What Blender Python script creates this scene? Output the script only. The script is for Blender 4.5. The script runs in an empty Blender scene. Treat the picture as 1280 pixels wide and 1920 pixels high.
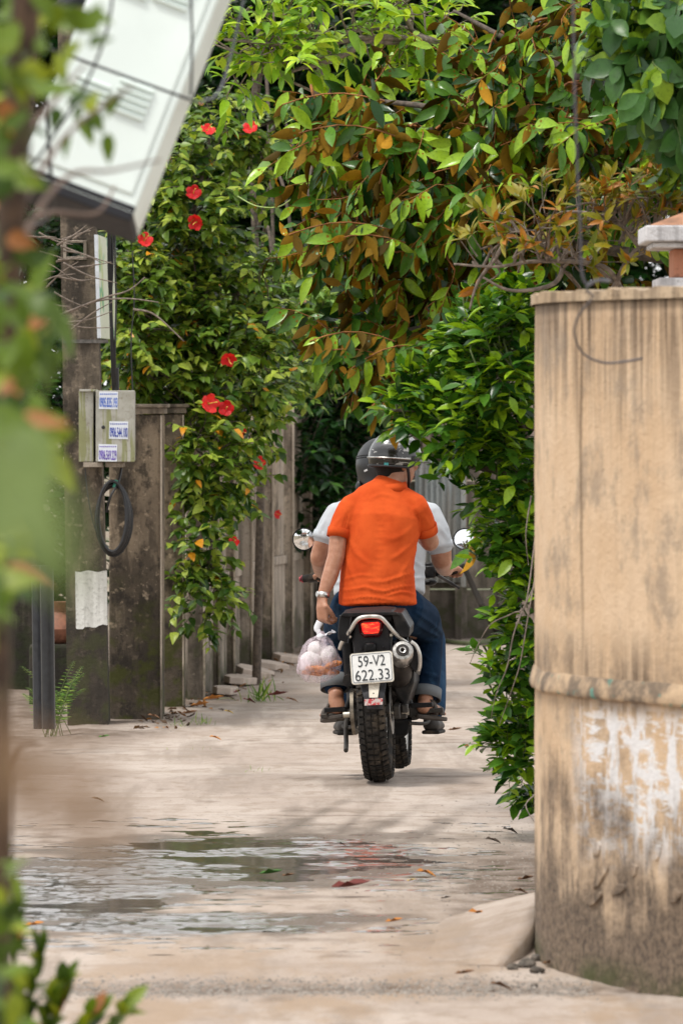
import bpy, bmesh, math, random
import numpy as np
from mathutils import Vector, Matrix, Quaternion, Euler

R = math.radians
SC = bpy.context.scene
COL = SC.collection
random.seed(7)
RNG = np.random.default_rng(11)

# ------------------------------------------------------------------ camera
F, H, CX, HY = 10000.0, 1.73, 640.0, 760.0      # focal length in photo pixels, eye height, horizon row
cam = bpy.data.cameras.new('camera')
cam.sensor_fit = 'VERTICAL'
cam.sensor_height = 36.0
cam.sensor_width = 24.0
cam.lens = F / 1920 * 36
cam.shift_y = -(960 - HY) / 1920
cam.clip_start = 0.1
cam.clip_end = 6000
cam.dof.use_dof = True
cam.dof.focus_distance = 24.4
cam.dof.aperture_fstop = 7.0
cam.dof.aperture_blades = 9
camo = bpy.data.objects.new('camera', cam)
COL.objects.link(camo)
camo.location = (0, 0, H)
camo.rotation_euler = (R(90), 0, 0)
SC.camera = camo

# ------------------------------------------------------------------ sky and sun (bright overcast)
SUN_EL, SUN_AZ = 66.0, -125.0     # azimuth: from +Y clockwise; the sun stands behind the camera, to the left
world = bpy.data.worlds.new('World')
SC.world = world
world.use_nodes = True
wn = world.node_tree.nodes; wl = world.node_tree.links
wn.clear()
sky = wn.new('ShaderNodeTexSky')
sky.sky_type = 'NISHITA'
sky.sun_disc = False
sky.sun_elevation = R(SUN_EL)
sky.sun_rotation = R(SUN_AZ)
sky.air_density = 1.0
sky.dust_density = 1.0
sky.ozone_density = 1.0
hs = wn.new('ShaderNodeHueSaturation')      # a veil of cloud: the blue is washed out to white
hs.inputs['Saturation'].default_value = 0.16
bg = wn.new('ShaderNodeBackground')
bg.inputs['Strength'].default_value = 0.15
wo = wn.new('ShaderNodeOutputWorld')
cv = wn.new('ShaderNodeMix'); cv.data_type = 'RGBA'          # even cloud cover over the clear sky
cv.inputs[0].default_value = 0.75
cv.inputs[7].default_value = (5.0, 5.0, 5.05, 1)
wl.new(sky.outputs[0], hs.inputs['Color'])
wl.new(hs.outputs[0], cv.inputs[6])
wl.new(cv.outputs[2], bg.inputs['Color'])
wl.new(bg.outputs[0], wo.inputs['Surface'])

sl = bpy.data.lights.new('sun', 'SUN')
sl.energy = 1.5
sl.angle = R(12)
sl.color = (1.0, 0.95, 0.88)
so = bpy.data.objects.new('sun', sl)
COL.objects.link(so)
_sd = Vector((math.sin(R(SUN_AZ)) * math.cos(R(SUN_EL)), math.cos(R(SUN_AZ)) * math.cos(R(SUN_EL)), math.sin(R(SUN_EL))))
so.rotation_euler = _sd.to_track_quat('Z', 'Y').to_euler()
so.location = _sd * 60

SC.view_settings.view_transform = 'Standard'
SC.view_settings.look = 'None'
SC.view_settings.gamma = 1.0
SC.view_settings.use_curve_mapping = False
SC.view_settings.exposure = 0.84
SC.cycles.use_denoising = True
SC.cycles.max_bounces = 8
SC.cycles.transparent_max_bounces = 16
SC.cycles.sample_clamp_indirect = 6.0

# ------------------------------------------------------------------ helpers
def P(px, py, d):
    """photo pixel at distance d -> world point"""
    return Vector(((px - CX) * d / F, d, H - (py - HY) * d / F))

def G(px, py, z=0.0):
    """photo pixel on the ground plane of height z"""
    d = (H - z) * F / (py - HY)
    return P(px, py, d)

def s2l(r, g, b):
    def f(c):
        c /= 255.0
        return c / 12.92 if c <= 0.04045 else ((c + 0.055) / 1.055) ** 2.4
    return (f(r), f(g), f(b), 1.0)

def wloc(o):
    v = Vector((0, 0, 0))
    while o is not None:
        v += Vector(o.location); o = o.parent
    return v

def tag(o, label=None, cat=None, group=None, kind=None):
    if label: o['label'] = label
    if cat: o['category'] = cat
    if group: o['group'] = group
    if kind: o['kind'] = kind
    return o

def empty(name, loc, label=None, cat=None, group=None):
    o = bpy.data.objects.new(name, None)
    COL.objects.link(o)
    o.location = loc
    o.empty_display_size = 0.1
    return tag(o, label, cat, group)

def link(name, me, parent=None, loc=None):
    o = bpy.data.objects.new(name, me)
    COL.objects.link(o)
    if parent is not None: o.parent = parent
    if loc is not None: o.location = loc
    return o

def frame_of(t, side=None):
    t = t.normalized()
    if side is None:
        side = Vector((1, 0, 0)) if abs(t.x) < 0.8 else Vector((0, 1, 0))
    u = (side - t * side.dot(t))
    if u.length < 1e-6:
        u = t.orthogonal()
    u.normalize()
    return u, t.cross(u)

class MB:
    """collects shapes for one mesh object"""
    def __init__(self):
        self.v = []; self.f = []; self.m = []; self.cur = 0
    def _add(self, vs, fs):
        b = len(self.v)
        self.v += [tuple(x) for x in vs]
        self.f += [tuple(i + b for i in f) for f in fs]
        self.m += [self.cur] * len(fs)
        return self
    def box(self, c, s, rot=None):
        c = Vector(c); hx, hy, hz = s[0] / 2, s[1] / 2, s[2] / 2
        pts = [Vector((x, y, z)) for z in (-hz, hz) for y in (-hy, hy) for x in (-hx, hx)]
        if rot is not None:
            pts = [rot @ p for p in pts]
        return self._add([c + p for p in pts], [(0, 2, 3, 1), (4, 5, 7, 6), (0, 1, 5, 4), (2, 6, 7, 3), (0, 4, 6, 2), (1, 3, 7, 5)])
    def hexa(self, p):
        """8 points: bottom quad ccw then top quad ccw"""
        return self._add(p, [(3, 2, 1, 0), (4, 5, 6, 7), (0, 1, 5, 4), (1, 2, 6, 5), (2, 3, 7, 6), (3, 0, 4, 7)])
    def loft(self, rings, closed=True, caps=True):
        n = len(rings[0]); vs = [p for r in rings for p in r]; fs = []
        for i in range(len(rings) - 1):
            for j in range(n if closed else n - 1):
                k = (j + 1) % n
                fs.append((i * n + j, i * n + k, (i + 1) * n + k, (i + 1) * n + j))
        if caps and closed:
            fs.append(tuple(reversed(range(n)))); fs.append(tuple((len(rings) - 1) * n + j for j in range(n)))
        return self._add(vs, fs)
    def tube(self, pts, r, n=8, caps=True, flat=None, side=None):
        pts = [Vector(p) for p in pts]
        rs = r if hasattr(r, '__len__') else [r] * len(pts)
        rings = []; u = None
        for i, p in enumerate(pts):
            t = (pts[min(i + 1, len(pts) - 1)] - pts[max(i - 1, 0)])
            if t.length < 1e-9: t = Vector((0, 0, 1))
            u, w = frame_of(t, side if side is not None else u)
            k = flat if flat else 1.0
            rings.append([p + (u * math.cos(a) + w * math.sin(a) * k) * rs[i] for a in [2 * math.pi * j / n for j in range(n)]])
        return self.loft(rings, True, caps)
    def lathe(self, c, axis, prof, n=24, caps=False, side=None):
        """prof: (radius, offset along axis)"""
        c = Vector(c); ax = Vector(axis).normalized(); u, w = frame_of(ax, side)
        rings = [[c + ax * h + (u * math.cos(a) + w * math.sin(a)) * max(r, 1e-5) for a in [2 * math.pi * j / n for j in range(n)]] for r, h in prof]
        return self.loft(rings, True, caps)
    def prism(self, poly, off):
        off = Vector(off); n = len(poly); a = [Vector(p) for p in poly]
        return self.loft([a, [p + off for p in a]], True, True)
    def ball(self, c, r, nu=14, nv=9, rot=None):
        c = Vector(c); r = r if hasattr(r, '__len__') else (r, r, r)
        rings = []
        for i in range(nv + 1):
            th = math.pi * (0.001 + 0.998 * i / nv)
            ring = []
            for j in range(nu):
                ph = 2 * math.pi * j / nu
                p = Vector((r[0] * math.sin(th) * math.cos(ph), r[1] * math.sin(th) * math.sin(ph), -r[2] * math.cos(th)))
                if rot is not None: p = rot @ p
                ring.append(c + p)
            rings.append(ring)
        return self.loft(rings, True, True)
    def build(self, name, mats, parent=None, smooth=False, bevel=0, local=False, subsurf=0, segs=2):
        me = bpy.data.meshes.new(name)
        b = Vector((0, 0, 0)) if (local or parent is None) else wloc(parent)
        me.from_pydata([(x - b.x, y - b.y, z - b.z) for x, y, z in self.v], [], self.f)
        for mt in (mats if isinstance(mats, (list, tuple)) else [mats]):
            me.materials.append(mt)
        if any(self.m): me.polygons.foreach_set('material_index', self.m)
        bm = bmesh.new(); bm.from_mesh(me); bmesh.ops.recalc_face_normals(bm, faces=bm.faces); bm.to_mesh(me); bm.free()
        if smooth:
            me.polygons.foreach_set('use_smooth', [True] * len(me.polygons))
            if smooth != 'all': me.set_sharp_from_angle(angle=R(40))
        o = link(name, me, parent)
        if bevel:
            md = o.modifiers.new('bevel', 'BEVEL'); md.width = bevel; md.segments = segs; md.limit_method = 'ANGLE'; md.angle_limit = R(35)
        if subsurf:
            md = o.modifiers.new('sub', 'SUBSURF'); md.levels = subsurf; md.render_levels = subsurf
        return o

def spline(pts, n=8):
    """Catmull-Rom through pts"""
    pts = [Vector(p) for p in pts]
    out = []
    for i in range(len(pts) - 1):
        p0 = pts[max(i - 1, 0)]; p1 = pts[i]; p2 = pts[i + 1]; p3 = pts[min(i + 2, len(pts) - 1)]
        for k in range(n):
            t = k / n
            out.append(0.5 * ((2 * p1) + (p2 - p0) * t + (2 * p0 - 5 * p1 + 4 * p2 - p3) * t * t + (3 * p1 - p0 - 3 * p2 + p3) * t ** 3))
    out.append(pts[-1])
    return out

# value noise in numpy
def vnoise(x, y, seed=0):
    xi = np.floor(x).astype(np.int64); yi = np.floor(y).astype(np.int64)
    xf = x - xi; yf = y - yi
    def h(a, b):
        n = (a * 374761393 + b * 668265263 + seed * 1442695041) & 0x7fffffff
        n = ((n ^ (n >> 13)) * 1274126177) & 0x7fffffff
        return ((n ^ (n >> 16)) & 0xffff) / 65535.0
    u = xf * xf * (3 - 2 * xf); v = yf * yf * (3 - 2 * yf)
    return (h(xi, yi) * (1 - u) + h(xi + 1, yi) * u) * (1 - v) + (h(xi, yi + 1) * (1 - u) + h(xi + 1, yi + 1) * u) * v

def fbm(x, y, seed=0, oct=4):
    s = 0; a = 0.5; t = 0
    for i in range(oct):
        s = s + a * vnoise(x * 2 ** i, y * 2 ** i, seed + i * 17); t += a; a *= 0.5
    return s / t

def sstep(a, b, x):
    t = np.clip((x - a) / (b - a), 0, 1)
    return t * t * (3 - 2 * t)

# ------------------------------------------------------------------ materials
MATS = {}
class NT:
    """small node-tree writer"""
    def __init__(self, name):
        self.mat = bpy.data.materials.new(name); self.mat.use_nodes = True
        self.t = self.mat.node_tree; self.t.nodes.clear()
        self.out = self.n('ShaderNodeOutputMaterial')
        self.bs = self.n('ShaderNodeBsdfPrincipled')
        self.l(self.bs.outputs[0], self.out.inputs['Surface'])
        MATS[name] = self.mat
    def n(self, typ, **kw):
        nd = self.t.nodes.new(typ)
        for k, v in kw.items(): setattr(nd, k, v)
        return nd
    def l(self, a, b): self.t.links.new(a, b); return b
    def set(self, **kw):
        for k, v in kw.items():
            self.put(self.bs.inputs[k.replace('_', ' ')], v)
        return self
    def put(self, sock, v):
        if hasattr(v, 'is_linked') or hasattr(v, 'links'): self.l(v, sock)
        else: sock.default_value = v
    def pos(self, scale=(1, 1, 1), obj=False):
        if obj:
            c = self.n('ShaderNodeTexCoord').outputs['Object']
        else:
            c = self.n('ShaderNodeNewGeometry').outputs['Position']
        m = self.n('ShaderNodeVectorMath', operation='MULTIPLY')
        self.l(c, m.inputs[0]); m.inputs[1].default_value = scale
        return m.outputs[0]
    def noise(self, vec, scale=1.0, detail=4, rough=0.55, dist=0.0):
        nd = self.n('ShaderNodeTexNoise')
        self.l(vec, nd.inputs['Vector']); nd.inputs['Scale'].default_value = scale
        nd.inputs['Detail'].default_value = detail; nd.inputs['Roughness'].default_value = rough; nd.inputs['Distortion'].default_value = dist
        return nd.outputs['Fac']
    def ramp(self, fac, lo, hi, a=0.0, b=1.0):
        nd = self.n('ShaderNodeMapRange'); nd.interpolation_type = 'SMOOTHSTEP'
        self.put(nd.inputs['Value'], fac)
        nd.inputs['From Min'].default_value = lo; nd.inputs['From Max'].default_value = hi
        nd.inputs['To Min'].default_value = a; nd.inputs['To Max'].default_value = b
        return nd.outputs['Result']
    def mix(self, fac, a, b):
        nd = self.n('ShaderNodeMix', data_type='RGBA')
        self.put(nd.inputs['Factor'], fac); self.put(nd.inputs['A'] if False else nd.inputs[6], a); self.put(nd.inputs[7], b)
        return nd.outputs[2]
    def math(self, op, a, b=0.0):
        nd = self.n('ShaderNodeMath', operation=op)
        self.put(nd.inputs[0], a); self.put(nd.inputs[1], b)
        return nd.outputs[0]
    def sep(self, vec):
        nd = self.n('ShaderNodeSeparateXYZ'); self.l(vec, nd.inputs[0]); return nd.outputs
    def attr(self, name):
        nd = self.n('ShaderNodeAttribute'); nd.attribute_name = name; return nd.outputs['Fac']
    def objrand(self):
        return self.n('ShaderNodeObjectInfo').outputs['Random']
    def bump(self, hgt, strength=0.3, dist=0.01):
        nd = self.n('ShaderNodeBump'); self.put(nd.inputs['Height'], hgt)
        nd.inputs['Strength'].default_value = strength; nd.inputs['Distance'].default_value = dist
        self.l(nd.outputs[0], self.bs.inputs['Normal']); return nd.outputs[0]

def simple(name, col, rough=0.5, metal=0.0, var=0.25, scale=30.0, bump=0.0, spec=0.5, obj=True, dirt=None, coat=0.0):
    """plain coloured surface with grain, small colour drift and optional dirt"""
    t = NT(name); p = t.pos((1, 1, 1), obj)
    c = col if len(col) == 4 else (*col, 1)
    n1 = t.noise(p, scale, 5)
    dark = tuple(x * (1 - var) for x in c[:3]) + (1,); lite = tuple(min(1, x * (1 + var)) for x in c[:3]) + (1,)
    cc = t.mix(t.ramp(n1, 0.3, 0.7), dark, lite)
    if dirt:
        cc = t.mix(t.ramp(t.noise(p, scale * 0.25, 6, 0.65), 0.5, 0.72, 0, 0.8), cc, (*dirt, 1))
    t.set(Base_Color=cc, Roughness=t.ramp(n1, 0.2, 0.8, max(0.02, rough - 0.08), min(1, rough + 0.1)), Metallic=metal)
    t.bs.inputs['Specular IOR Level'].default_value = spec
    if coat: t.bs.inputs['Coat Weight'].default_value = coat
    if bump: t.bump(t.noise(p, scale * 2, 6), bump, 0.004)
    return t.mat

def stained(name, base, alt, dark, moss, z0=0.0, z1=0.7, grime=0.55, streak=9.0, seedoff=0.0, darkband=(0.44, 0.62), mossamt=0.7, zs=0.55, blotch=0.0):
    """weathered cement or plaster: two tones, rain streaks, grime and moss near the foot"""
    t = NT(name)
    rnd = t.objrand()
    off = t.n('ShaderNodeVectorMath', operation='ADD')
    g = t.n('ShaderNodeNewGeometry').outputs['Position']
    t.l(g, off.inputs[0])
    cmb = t.n('ShaderNodeCombineXYZ'); t.l(t.math('MULTIPLY', rnd, 37.0), cmb.inputs[0]); t.l(t.math('MULTIPLY', rnd, 11.0), cmb.inputs[2])
    t.l(cmb.outputs[0], off.inputs[1])
    v = off.outputs[0]
    def sc(s):
        m = t.n('ShaderNodeVectorMath', operation='MULTIPLY'); t.l(v, m.inputs[0]); m.inputs[1].default_value = s; return m.outputs[0]
    z = t.sep(g)[2]
    n_big = t.noise(sc((1, 1, 1)), 3.0 + seedoff, 6, 0.62)
    n_str = t.noise(sc((streak, streak, zs)), 1.6, 6, 0.6)
    n_fin = t.noise(sc((1, 1, 1)), 45.0, 5, 0.65)
    c = t.mix(t.ramp(n_big, 0.35, 0.65), base, alt)
    c = t.mix(t.math('MULTIPLY', t.ramp(n_str, darkband[0], darkband[1]), grime), c, dark)
    c = t.mix(t.math('MULTIPLY', t.ramp(n_fin, 0.5, 0.75), 0.5), c, tuple(x * 0.45 for x in dark[:3]) + (1,))
    if blotch:
        n_b = t.noise(sc((1.3, 1.3, 0.8)), 7.0, 8, 0.72)
        c = t.mix(t.ramp(n_b, 0.50, 0.62, 0, blotch), c, dark)
        c = t.mix(t.ramp(t.noise(sc((1, 1, 1)), 21.0, 6, 0.7), 0.56, 0.66, 0, blotch * 0.8), c, tuple(min(1, x * 1.7) for x in alt[:3]) + (1,))
    foot = t.ramp(t.math('ADD', z, t.math('MULTIPLY', t.math('SUBTRACT', n_big, 0.5), 1.3)), z0, z1, 1.0, 0.0)
    c = t.mix(t.math('MULTIPLY', foot, 0.75), c, dark)
    c = t.mix(t.math('MULTIPLY', t.math('MULTIPLY', foot, t.ramp(t.noise(sc((1, 1, 1)), 9, 5), 0.45, 0.6)), mossamt), c, moss)
    t.set(Base_Color=c, Roughness=0.9)
    t.bs.inputs['Specular IOR Level'].default_value = 0.25
    t.bump(t.math('ADD', n_fin, t.math('MULTIPLY', n_str, 0.6)), 0.5, 0.012)
    return t.mat
# ================================================================== SETTING: ground, road, puddle
def road_parts(x, y):
    """height, wetness and dirt of the concrete lane"""
    z = -0.05 * sstep(24.7, 26.0, y)
    n1 = fbm(x * 1.1, y * 0.55, 3, 4) - 0.5
    n2 = fbm(x * 5, y * 4.0, 9, 4) - 0.5
    n3 = fbm(x * 18, y * 13, 21, 3) - 0.5
    z = z + 0.010 * n1 + 0.0055 * n2 + 0.0014 * n3
    # two shallow hollows that hold the water
    e1 = ((x + 0.34) / 0.80) ** 2 + ((y - 20.4) / 1.35) ** 2
    e2 = ((x + 0.52) / 0.70) ** 2 + ((y - 17.85) / 0.42) ** 2
    e3 = ((x + 0.92) / 0.48) ** 2 + ((y - 19.2) / 2.0) ** 2
    basin = np.maximum.reduce([np.exp(-e1 * 1.2), 0.9 * np.exp(-e2 * 1.2), 0.85 * np.exp(-e3 * 1.4)])
    z = z - 0.0135 * basin
    # low swell under the motorcycle and a broken gutter in front
    z = z + 0.012 * np.exp(-((y - 24.5) / 0.5) ** 2) * (0.6 + 0.8 * (fbm(x * 0.9, y * 0.3, 5, 2)))
    gut = np.exp(-((y - 15.85 - 0.18 * (fbm(x * 1.4, x * 0.0, 8, 3) - 0.5)) / 0.16) ** 2) * sstep(-1.0, -0.7, x)
    z = z - 0.012 * gut + 0.014 * gut * (fbm(x * 20, y * 16, 31, 3) - 0.4)
    # joints
    jn = np.zeros_like(x)
    for y0, wv, w, dp, xa, xb in ((25.40, 0.35, 0.045, 0.020, -1.6, 1.2), (28.1, 0.4, 0.05, 0.012, -0.5, 2.0), (22.55, 0.40, 0.022, 0.006, -0.6, 1.0), (31.4, .3, .05, .01, -.5, 2), (24.75, .3, .03, .008, .1, 1.3)):
        yc = y0 + wv * (fbm(x * 1.7, x * 0 + y0, 12, 3) - 0.5)
        m = np.exp(-((y - yc) / w) ** 2) * sstep(xa, xa + 0.2, x) * (1 - sstep(xb - 0.2, xb, x)) * sstep(0.25, 0.45, fbm(x * 4, x * 0 + y0, 40, 2))
        z = z - dp * m; jn = np.maximum(jn, m)
    wet = np.clip(basin * 2.1 - 0.42 + 1.6 * n2 + 1.0 * n1, 0, 1)
    # damp tyre tracks drawn out of the water towards the motorcycle
    for (xa, ya, xb, yb, w) in ((-0.30, 21.3, 0.16, 24.2, 0.05), (0.02, 21.0, 0.42, 23.5, 0.06), (0.2, 20.8, 0.62, 23.4, 0.07), (-0.05, 21.2, 0.22, 24.0, 0.035)):
        t = np.clip((y - ya) / (yb - ya), 0, 1); xc = xa + (xb - xa) * t
        wet = np.maximum(wet, 0.8 * np.exp(-((x - xc) / w) ** 2) * (1 - t) ** 0.5 * (y > ya - 0.2) * np.clip(0.85 + 1.4 * n2, 0, 1))
    dirt = np.clip(gut * (0.85 + 1.6 * n3 + 1.2 * n2) + jn, 0, 1)
    # trodden earth along the right-hand wall
    er = np.exp(-((x - 0.75) / 0.42) ** 2) * np.exp(-((y - 19.3) / 1.5) ** 2)
    dirt = np.maximum(dirt, np.clip(er * (1.9 + 3.2 * n2) - 0.2, 0, 1))
    # brown silt left where the puddle has shrunk, and dust in the worn hollows
    dirt = np.maximum(dirt, np.clip(basin * (1 - basin) * 2.0 + 2.4 * n2 + 0.9 * n1 - 0.30, 0, 0.55))
    lf = sstep(-0.55, -1.0, x - 0.085 * (y - 31.5)) * sstep(27.0, 29.0, y)
    dirt = np.maximum(dirt, np.clip(lf * (0.9 + 2.0 * n2), 0, 1))
    z = z + 0.03 * lf * (0.4 + n2)
    return z, wet, dirt

def gz(x, y):
    return float(road_parts(np.array([float(x)]), np.array([float(y)]))[0][0])

def make_road():
    xs = np.concatenate([np.arange(-3.2, -1.6, 0.08), np.arange(-1.6, 1.5, 0.025), np.arange(1.5, 3.2, 0.08)])
    ys = np.concatenate([np.arange(10.5, 14.5, 0.1), np.arange(14.5, 22.4, 0.03), np.arange(22.4, 22.75, 0.012), np.arange(22.75, 25.25, 0.05),
                         np.arange(25.25, 25.65, 0.018), np.arange(25.65, 27.9, 0.06), np.arange(27.9, 28.3, 0.012), np.arange(28.3, 42, 0.07)])
    X, Y = np.meshgrid(xs, ys)
    z, wet, dirt = road_parts(X.ravel(), Y.ravel())
    nx, ny = len(xs), len(ys)
    v = np.stack([X.ravel(), Y.ravel(), z], 1)
    i = np.arange((ny - 1) * (nx - 1)); r = i // (nx - 1); c = i % (nx - 1); a = r * nx + c
    f = np.stack([a, a + 1, a + nx + 1, a + nx], 1)
    me = grid_mesh('road', v, f)
    for nm, arr in (('wet', wet), ('dirt', dirt)):
        at = me.attributes.new(nm, 'FLOAT', 'POINT'); at.data.foreach_set('value', arr.astype(np.float32))
    return me

def grid_mesh(name, v, f):
    me = bpy.data.meshes.new(name)
    n, k = f.shape
    me.vertices.add(len(v)); me.vertices.foreach_set('co', v.astype(np.float32).ravel())
    me.loops.add(n * k); me.loops.foreach_set('vertex_index', f.astype(np.int32).ravel())
    me.polygons.add(n); me.polygons.foreach_set('loop_start', np.arange(0, n * k, k, dtype=np.int32))
    me.polygons.foreach_set('use_smooth', np.ones(n, dtype=bool))
    me.update(calc_edges=True)
    return me

def m_road():
    t = NT('road_concrete'); p = t.pos()
    wet, dirt = t.attr('wet'), t.attr('dirt')
    nb = t.noise(t.pos((1, 0.45, 1)), 1.6, 6, 0.6)
    nf = t.noise(p, 60, 5, 0.7)
    nm = t.noise(t.pos((1, 0.6, 1)), 9, 6, 0.65)
    sp = t.noise(p, 220, 3, 0.6)
    c = t.mix(t.ramp(nb, 0.35, 0.65), (0.37, 0.30, 0.25, 1), (0.47, 0.40, 0.345, 1))
    c = t.mix(t.ramp(nm, 0.48, 0.68, 0, 0.65), c, (0.27, 0.205, 0.15, 1))
    lng = t.noise(t.pos((0.9, 0.10, 1)), 3.2, 6, 0.65)                       # tyre-worn streaks along the lane
    c = t.mix(t.ramp(lng, 0.48, 0.62, 0, 0.65), c, (0.25, 0.20, 0.16, 1))
    crs = t.noise(t.pos((0.25, 1.6, 1)), 2.4, 6, 0.7)                         # broom and trowel lines across it
    c = t.mix(t.ramp(crs, 0.50, 0.66, 0, 0.6), c, (0.30, 0.235, 0.18, 1))
    near = t.ramp(t.sep(p)[1], 15.0, 19.5, 1.0, 0.0)
    c = t.mix(t.math('MULTIPLY', t.ramp(t.noise(t.pos((1, 0.35, 1)), 2.3, 6, 0.65), 0.45, 0.62, 0, 0.8), near), c, (0.33, 0.235, 0.155, 1))
    c = t.mix(t.ramp(nf, 0.52, 0.72, 0, 0.6), c, (0.22, 0.185, 0.155, 1))
    c = t.mix(t.ramp(sp, 0.6, 0.75, 0, 0.35), c, (0.62, 0.55, 0.48, 1))
    c = t.mix(t.math('MULTIPLY', dirt, t.ramp(nm, 0.25, 0.6, 0.4, 0.95)), c, (0.125, 0.09, 0.065, 1))
    c = t.mix(t.ramp(wet, 0.02, 0.8, 0.0, 0.85), c, (0.13, 0.098, 0.07, 1))
    t.set(Base_Color=c, Roughness=t.ramp(wet, 0.2, 0.9, 0.88, 0.26))
    t.bs.inputs['Specular IOR Level'].default_value = 0.4
    t.bump(t.math('ADD', nf, t.math('MULTIPLY', nm, 1.5)), 0.45, 0.008)
    return t.mat
m_road()

def m_water():
    t = NT('puddle_water')
    n2 = t.noise(t.pos((0.8, 0.45, 1)), 4.5, 4, 0.6)
    t.set(Base_Color=(0.11, 0.09, 0.065, 1), Roughness=t.ramp(n2, 0.36, 0.5, 0.03, 0.20))
    t.bs.inputs['IOR'].default_value = 1.50
    t.bs.inputs['Coat Weight'].default_value = 1.0; t.bs.inputs['Coat IOR'].default_value = 1.6; t.bs.inputs['Coat Roughness'].default_value = 0.08
    t.bump(t.noise(t.pos((1, 0.8, 1)), 160, 3, 0.6), 0.25, 0.004)
    return t.mat
m_water()

def m_ground():
    t = NT('bare_earth'); p = t.pos()
    c = t.mix(t.ramp(t.noise(p, 1.5, 8, 0.6), 0.35, 0.65), (0.17, 0.125, 0.085, 1), (0.27, 0.22, 0.16, 1))
    c = t.mix(t.ramp(t.noise(p, 0.4, 5), 0.5, 0.6, 0, 0.7), c, (0.08, 0.11, 0.04, 1))
    t.set(Base_Color=c, Roughness=0.95); t.bump(t.noise(p, 14, 6), 0.5, 0.03)
    return t.mat
m_ground()

g = MB(); g._add([(-2500, -2500, -0.13), (2500, -2500, -0.13), (2500, 3500, -0.13), (-2500, 3500, -0.13)], [(0, 1, 2, 3)])
tag(g.build('ground', MATS['bare_earth']), 'bare earth ground around the lane', None, None, 'structure')
# near part of the lane, out of frame: one plain slab under the camera that meets the lane
g = MB(); g.box((0, 2.5, -0.075), (6.4, 16.0, 0.13))
tag(g.build('road_apron', MATS['road_concrete']), 'concrete lane in front of the camera', None, None, 'structure')
road = link('road', make_road()); road.data.materials.append(MATS['road_concrete'])
tag(road, 'worn pinkish grey concrete lane with cracks and damp patches', None, None, 'structure')

WL = -0.0060
def make_puddle():
    xs = np.arange(-1.35, 0.7, 0.009); ys = np.arange(16.8, 22.4, 0.010)
    X, Y = np.meshgrid(xs, ys); x, y = X.ravel(), Y.ravel()
    # wind ripples and the grain of the concrete telling through the thin film; some calm patches
    rough = sstep(0.30, 0.40, fbm(x * 2.2, y * 3.0, 61, 3))
    z = WL + 0.0210 * (0.04 + 0.96 * rough) * (fbm(x * 7, y * 26, 71, 3) - 0.5)
    nx, ny = len(xs), len(ys)
    i = np.arange((ny - 1) * (nx - 1)); r = i // (nx - 1); c = i % (nx - 1); a = r * nx + c
    f = np.stack([a, a + 1, a + nx + 1, a + nx], 1)
    hz, _, _ = road_parts(x, y)
    keep = (hz < z + 0.003)[a]
    o = link('puddle', grid_mesh('puddle', np.stack([x, y, z], 1), f[keep]))
    o.data.materials.append(MATS['puddle_water'])
    tag(o, 'shallow rain puddle reflecting the white sky on the lane', None, None, 'structure')
make_puddle()

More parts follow.
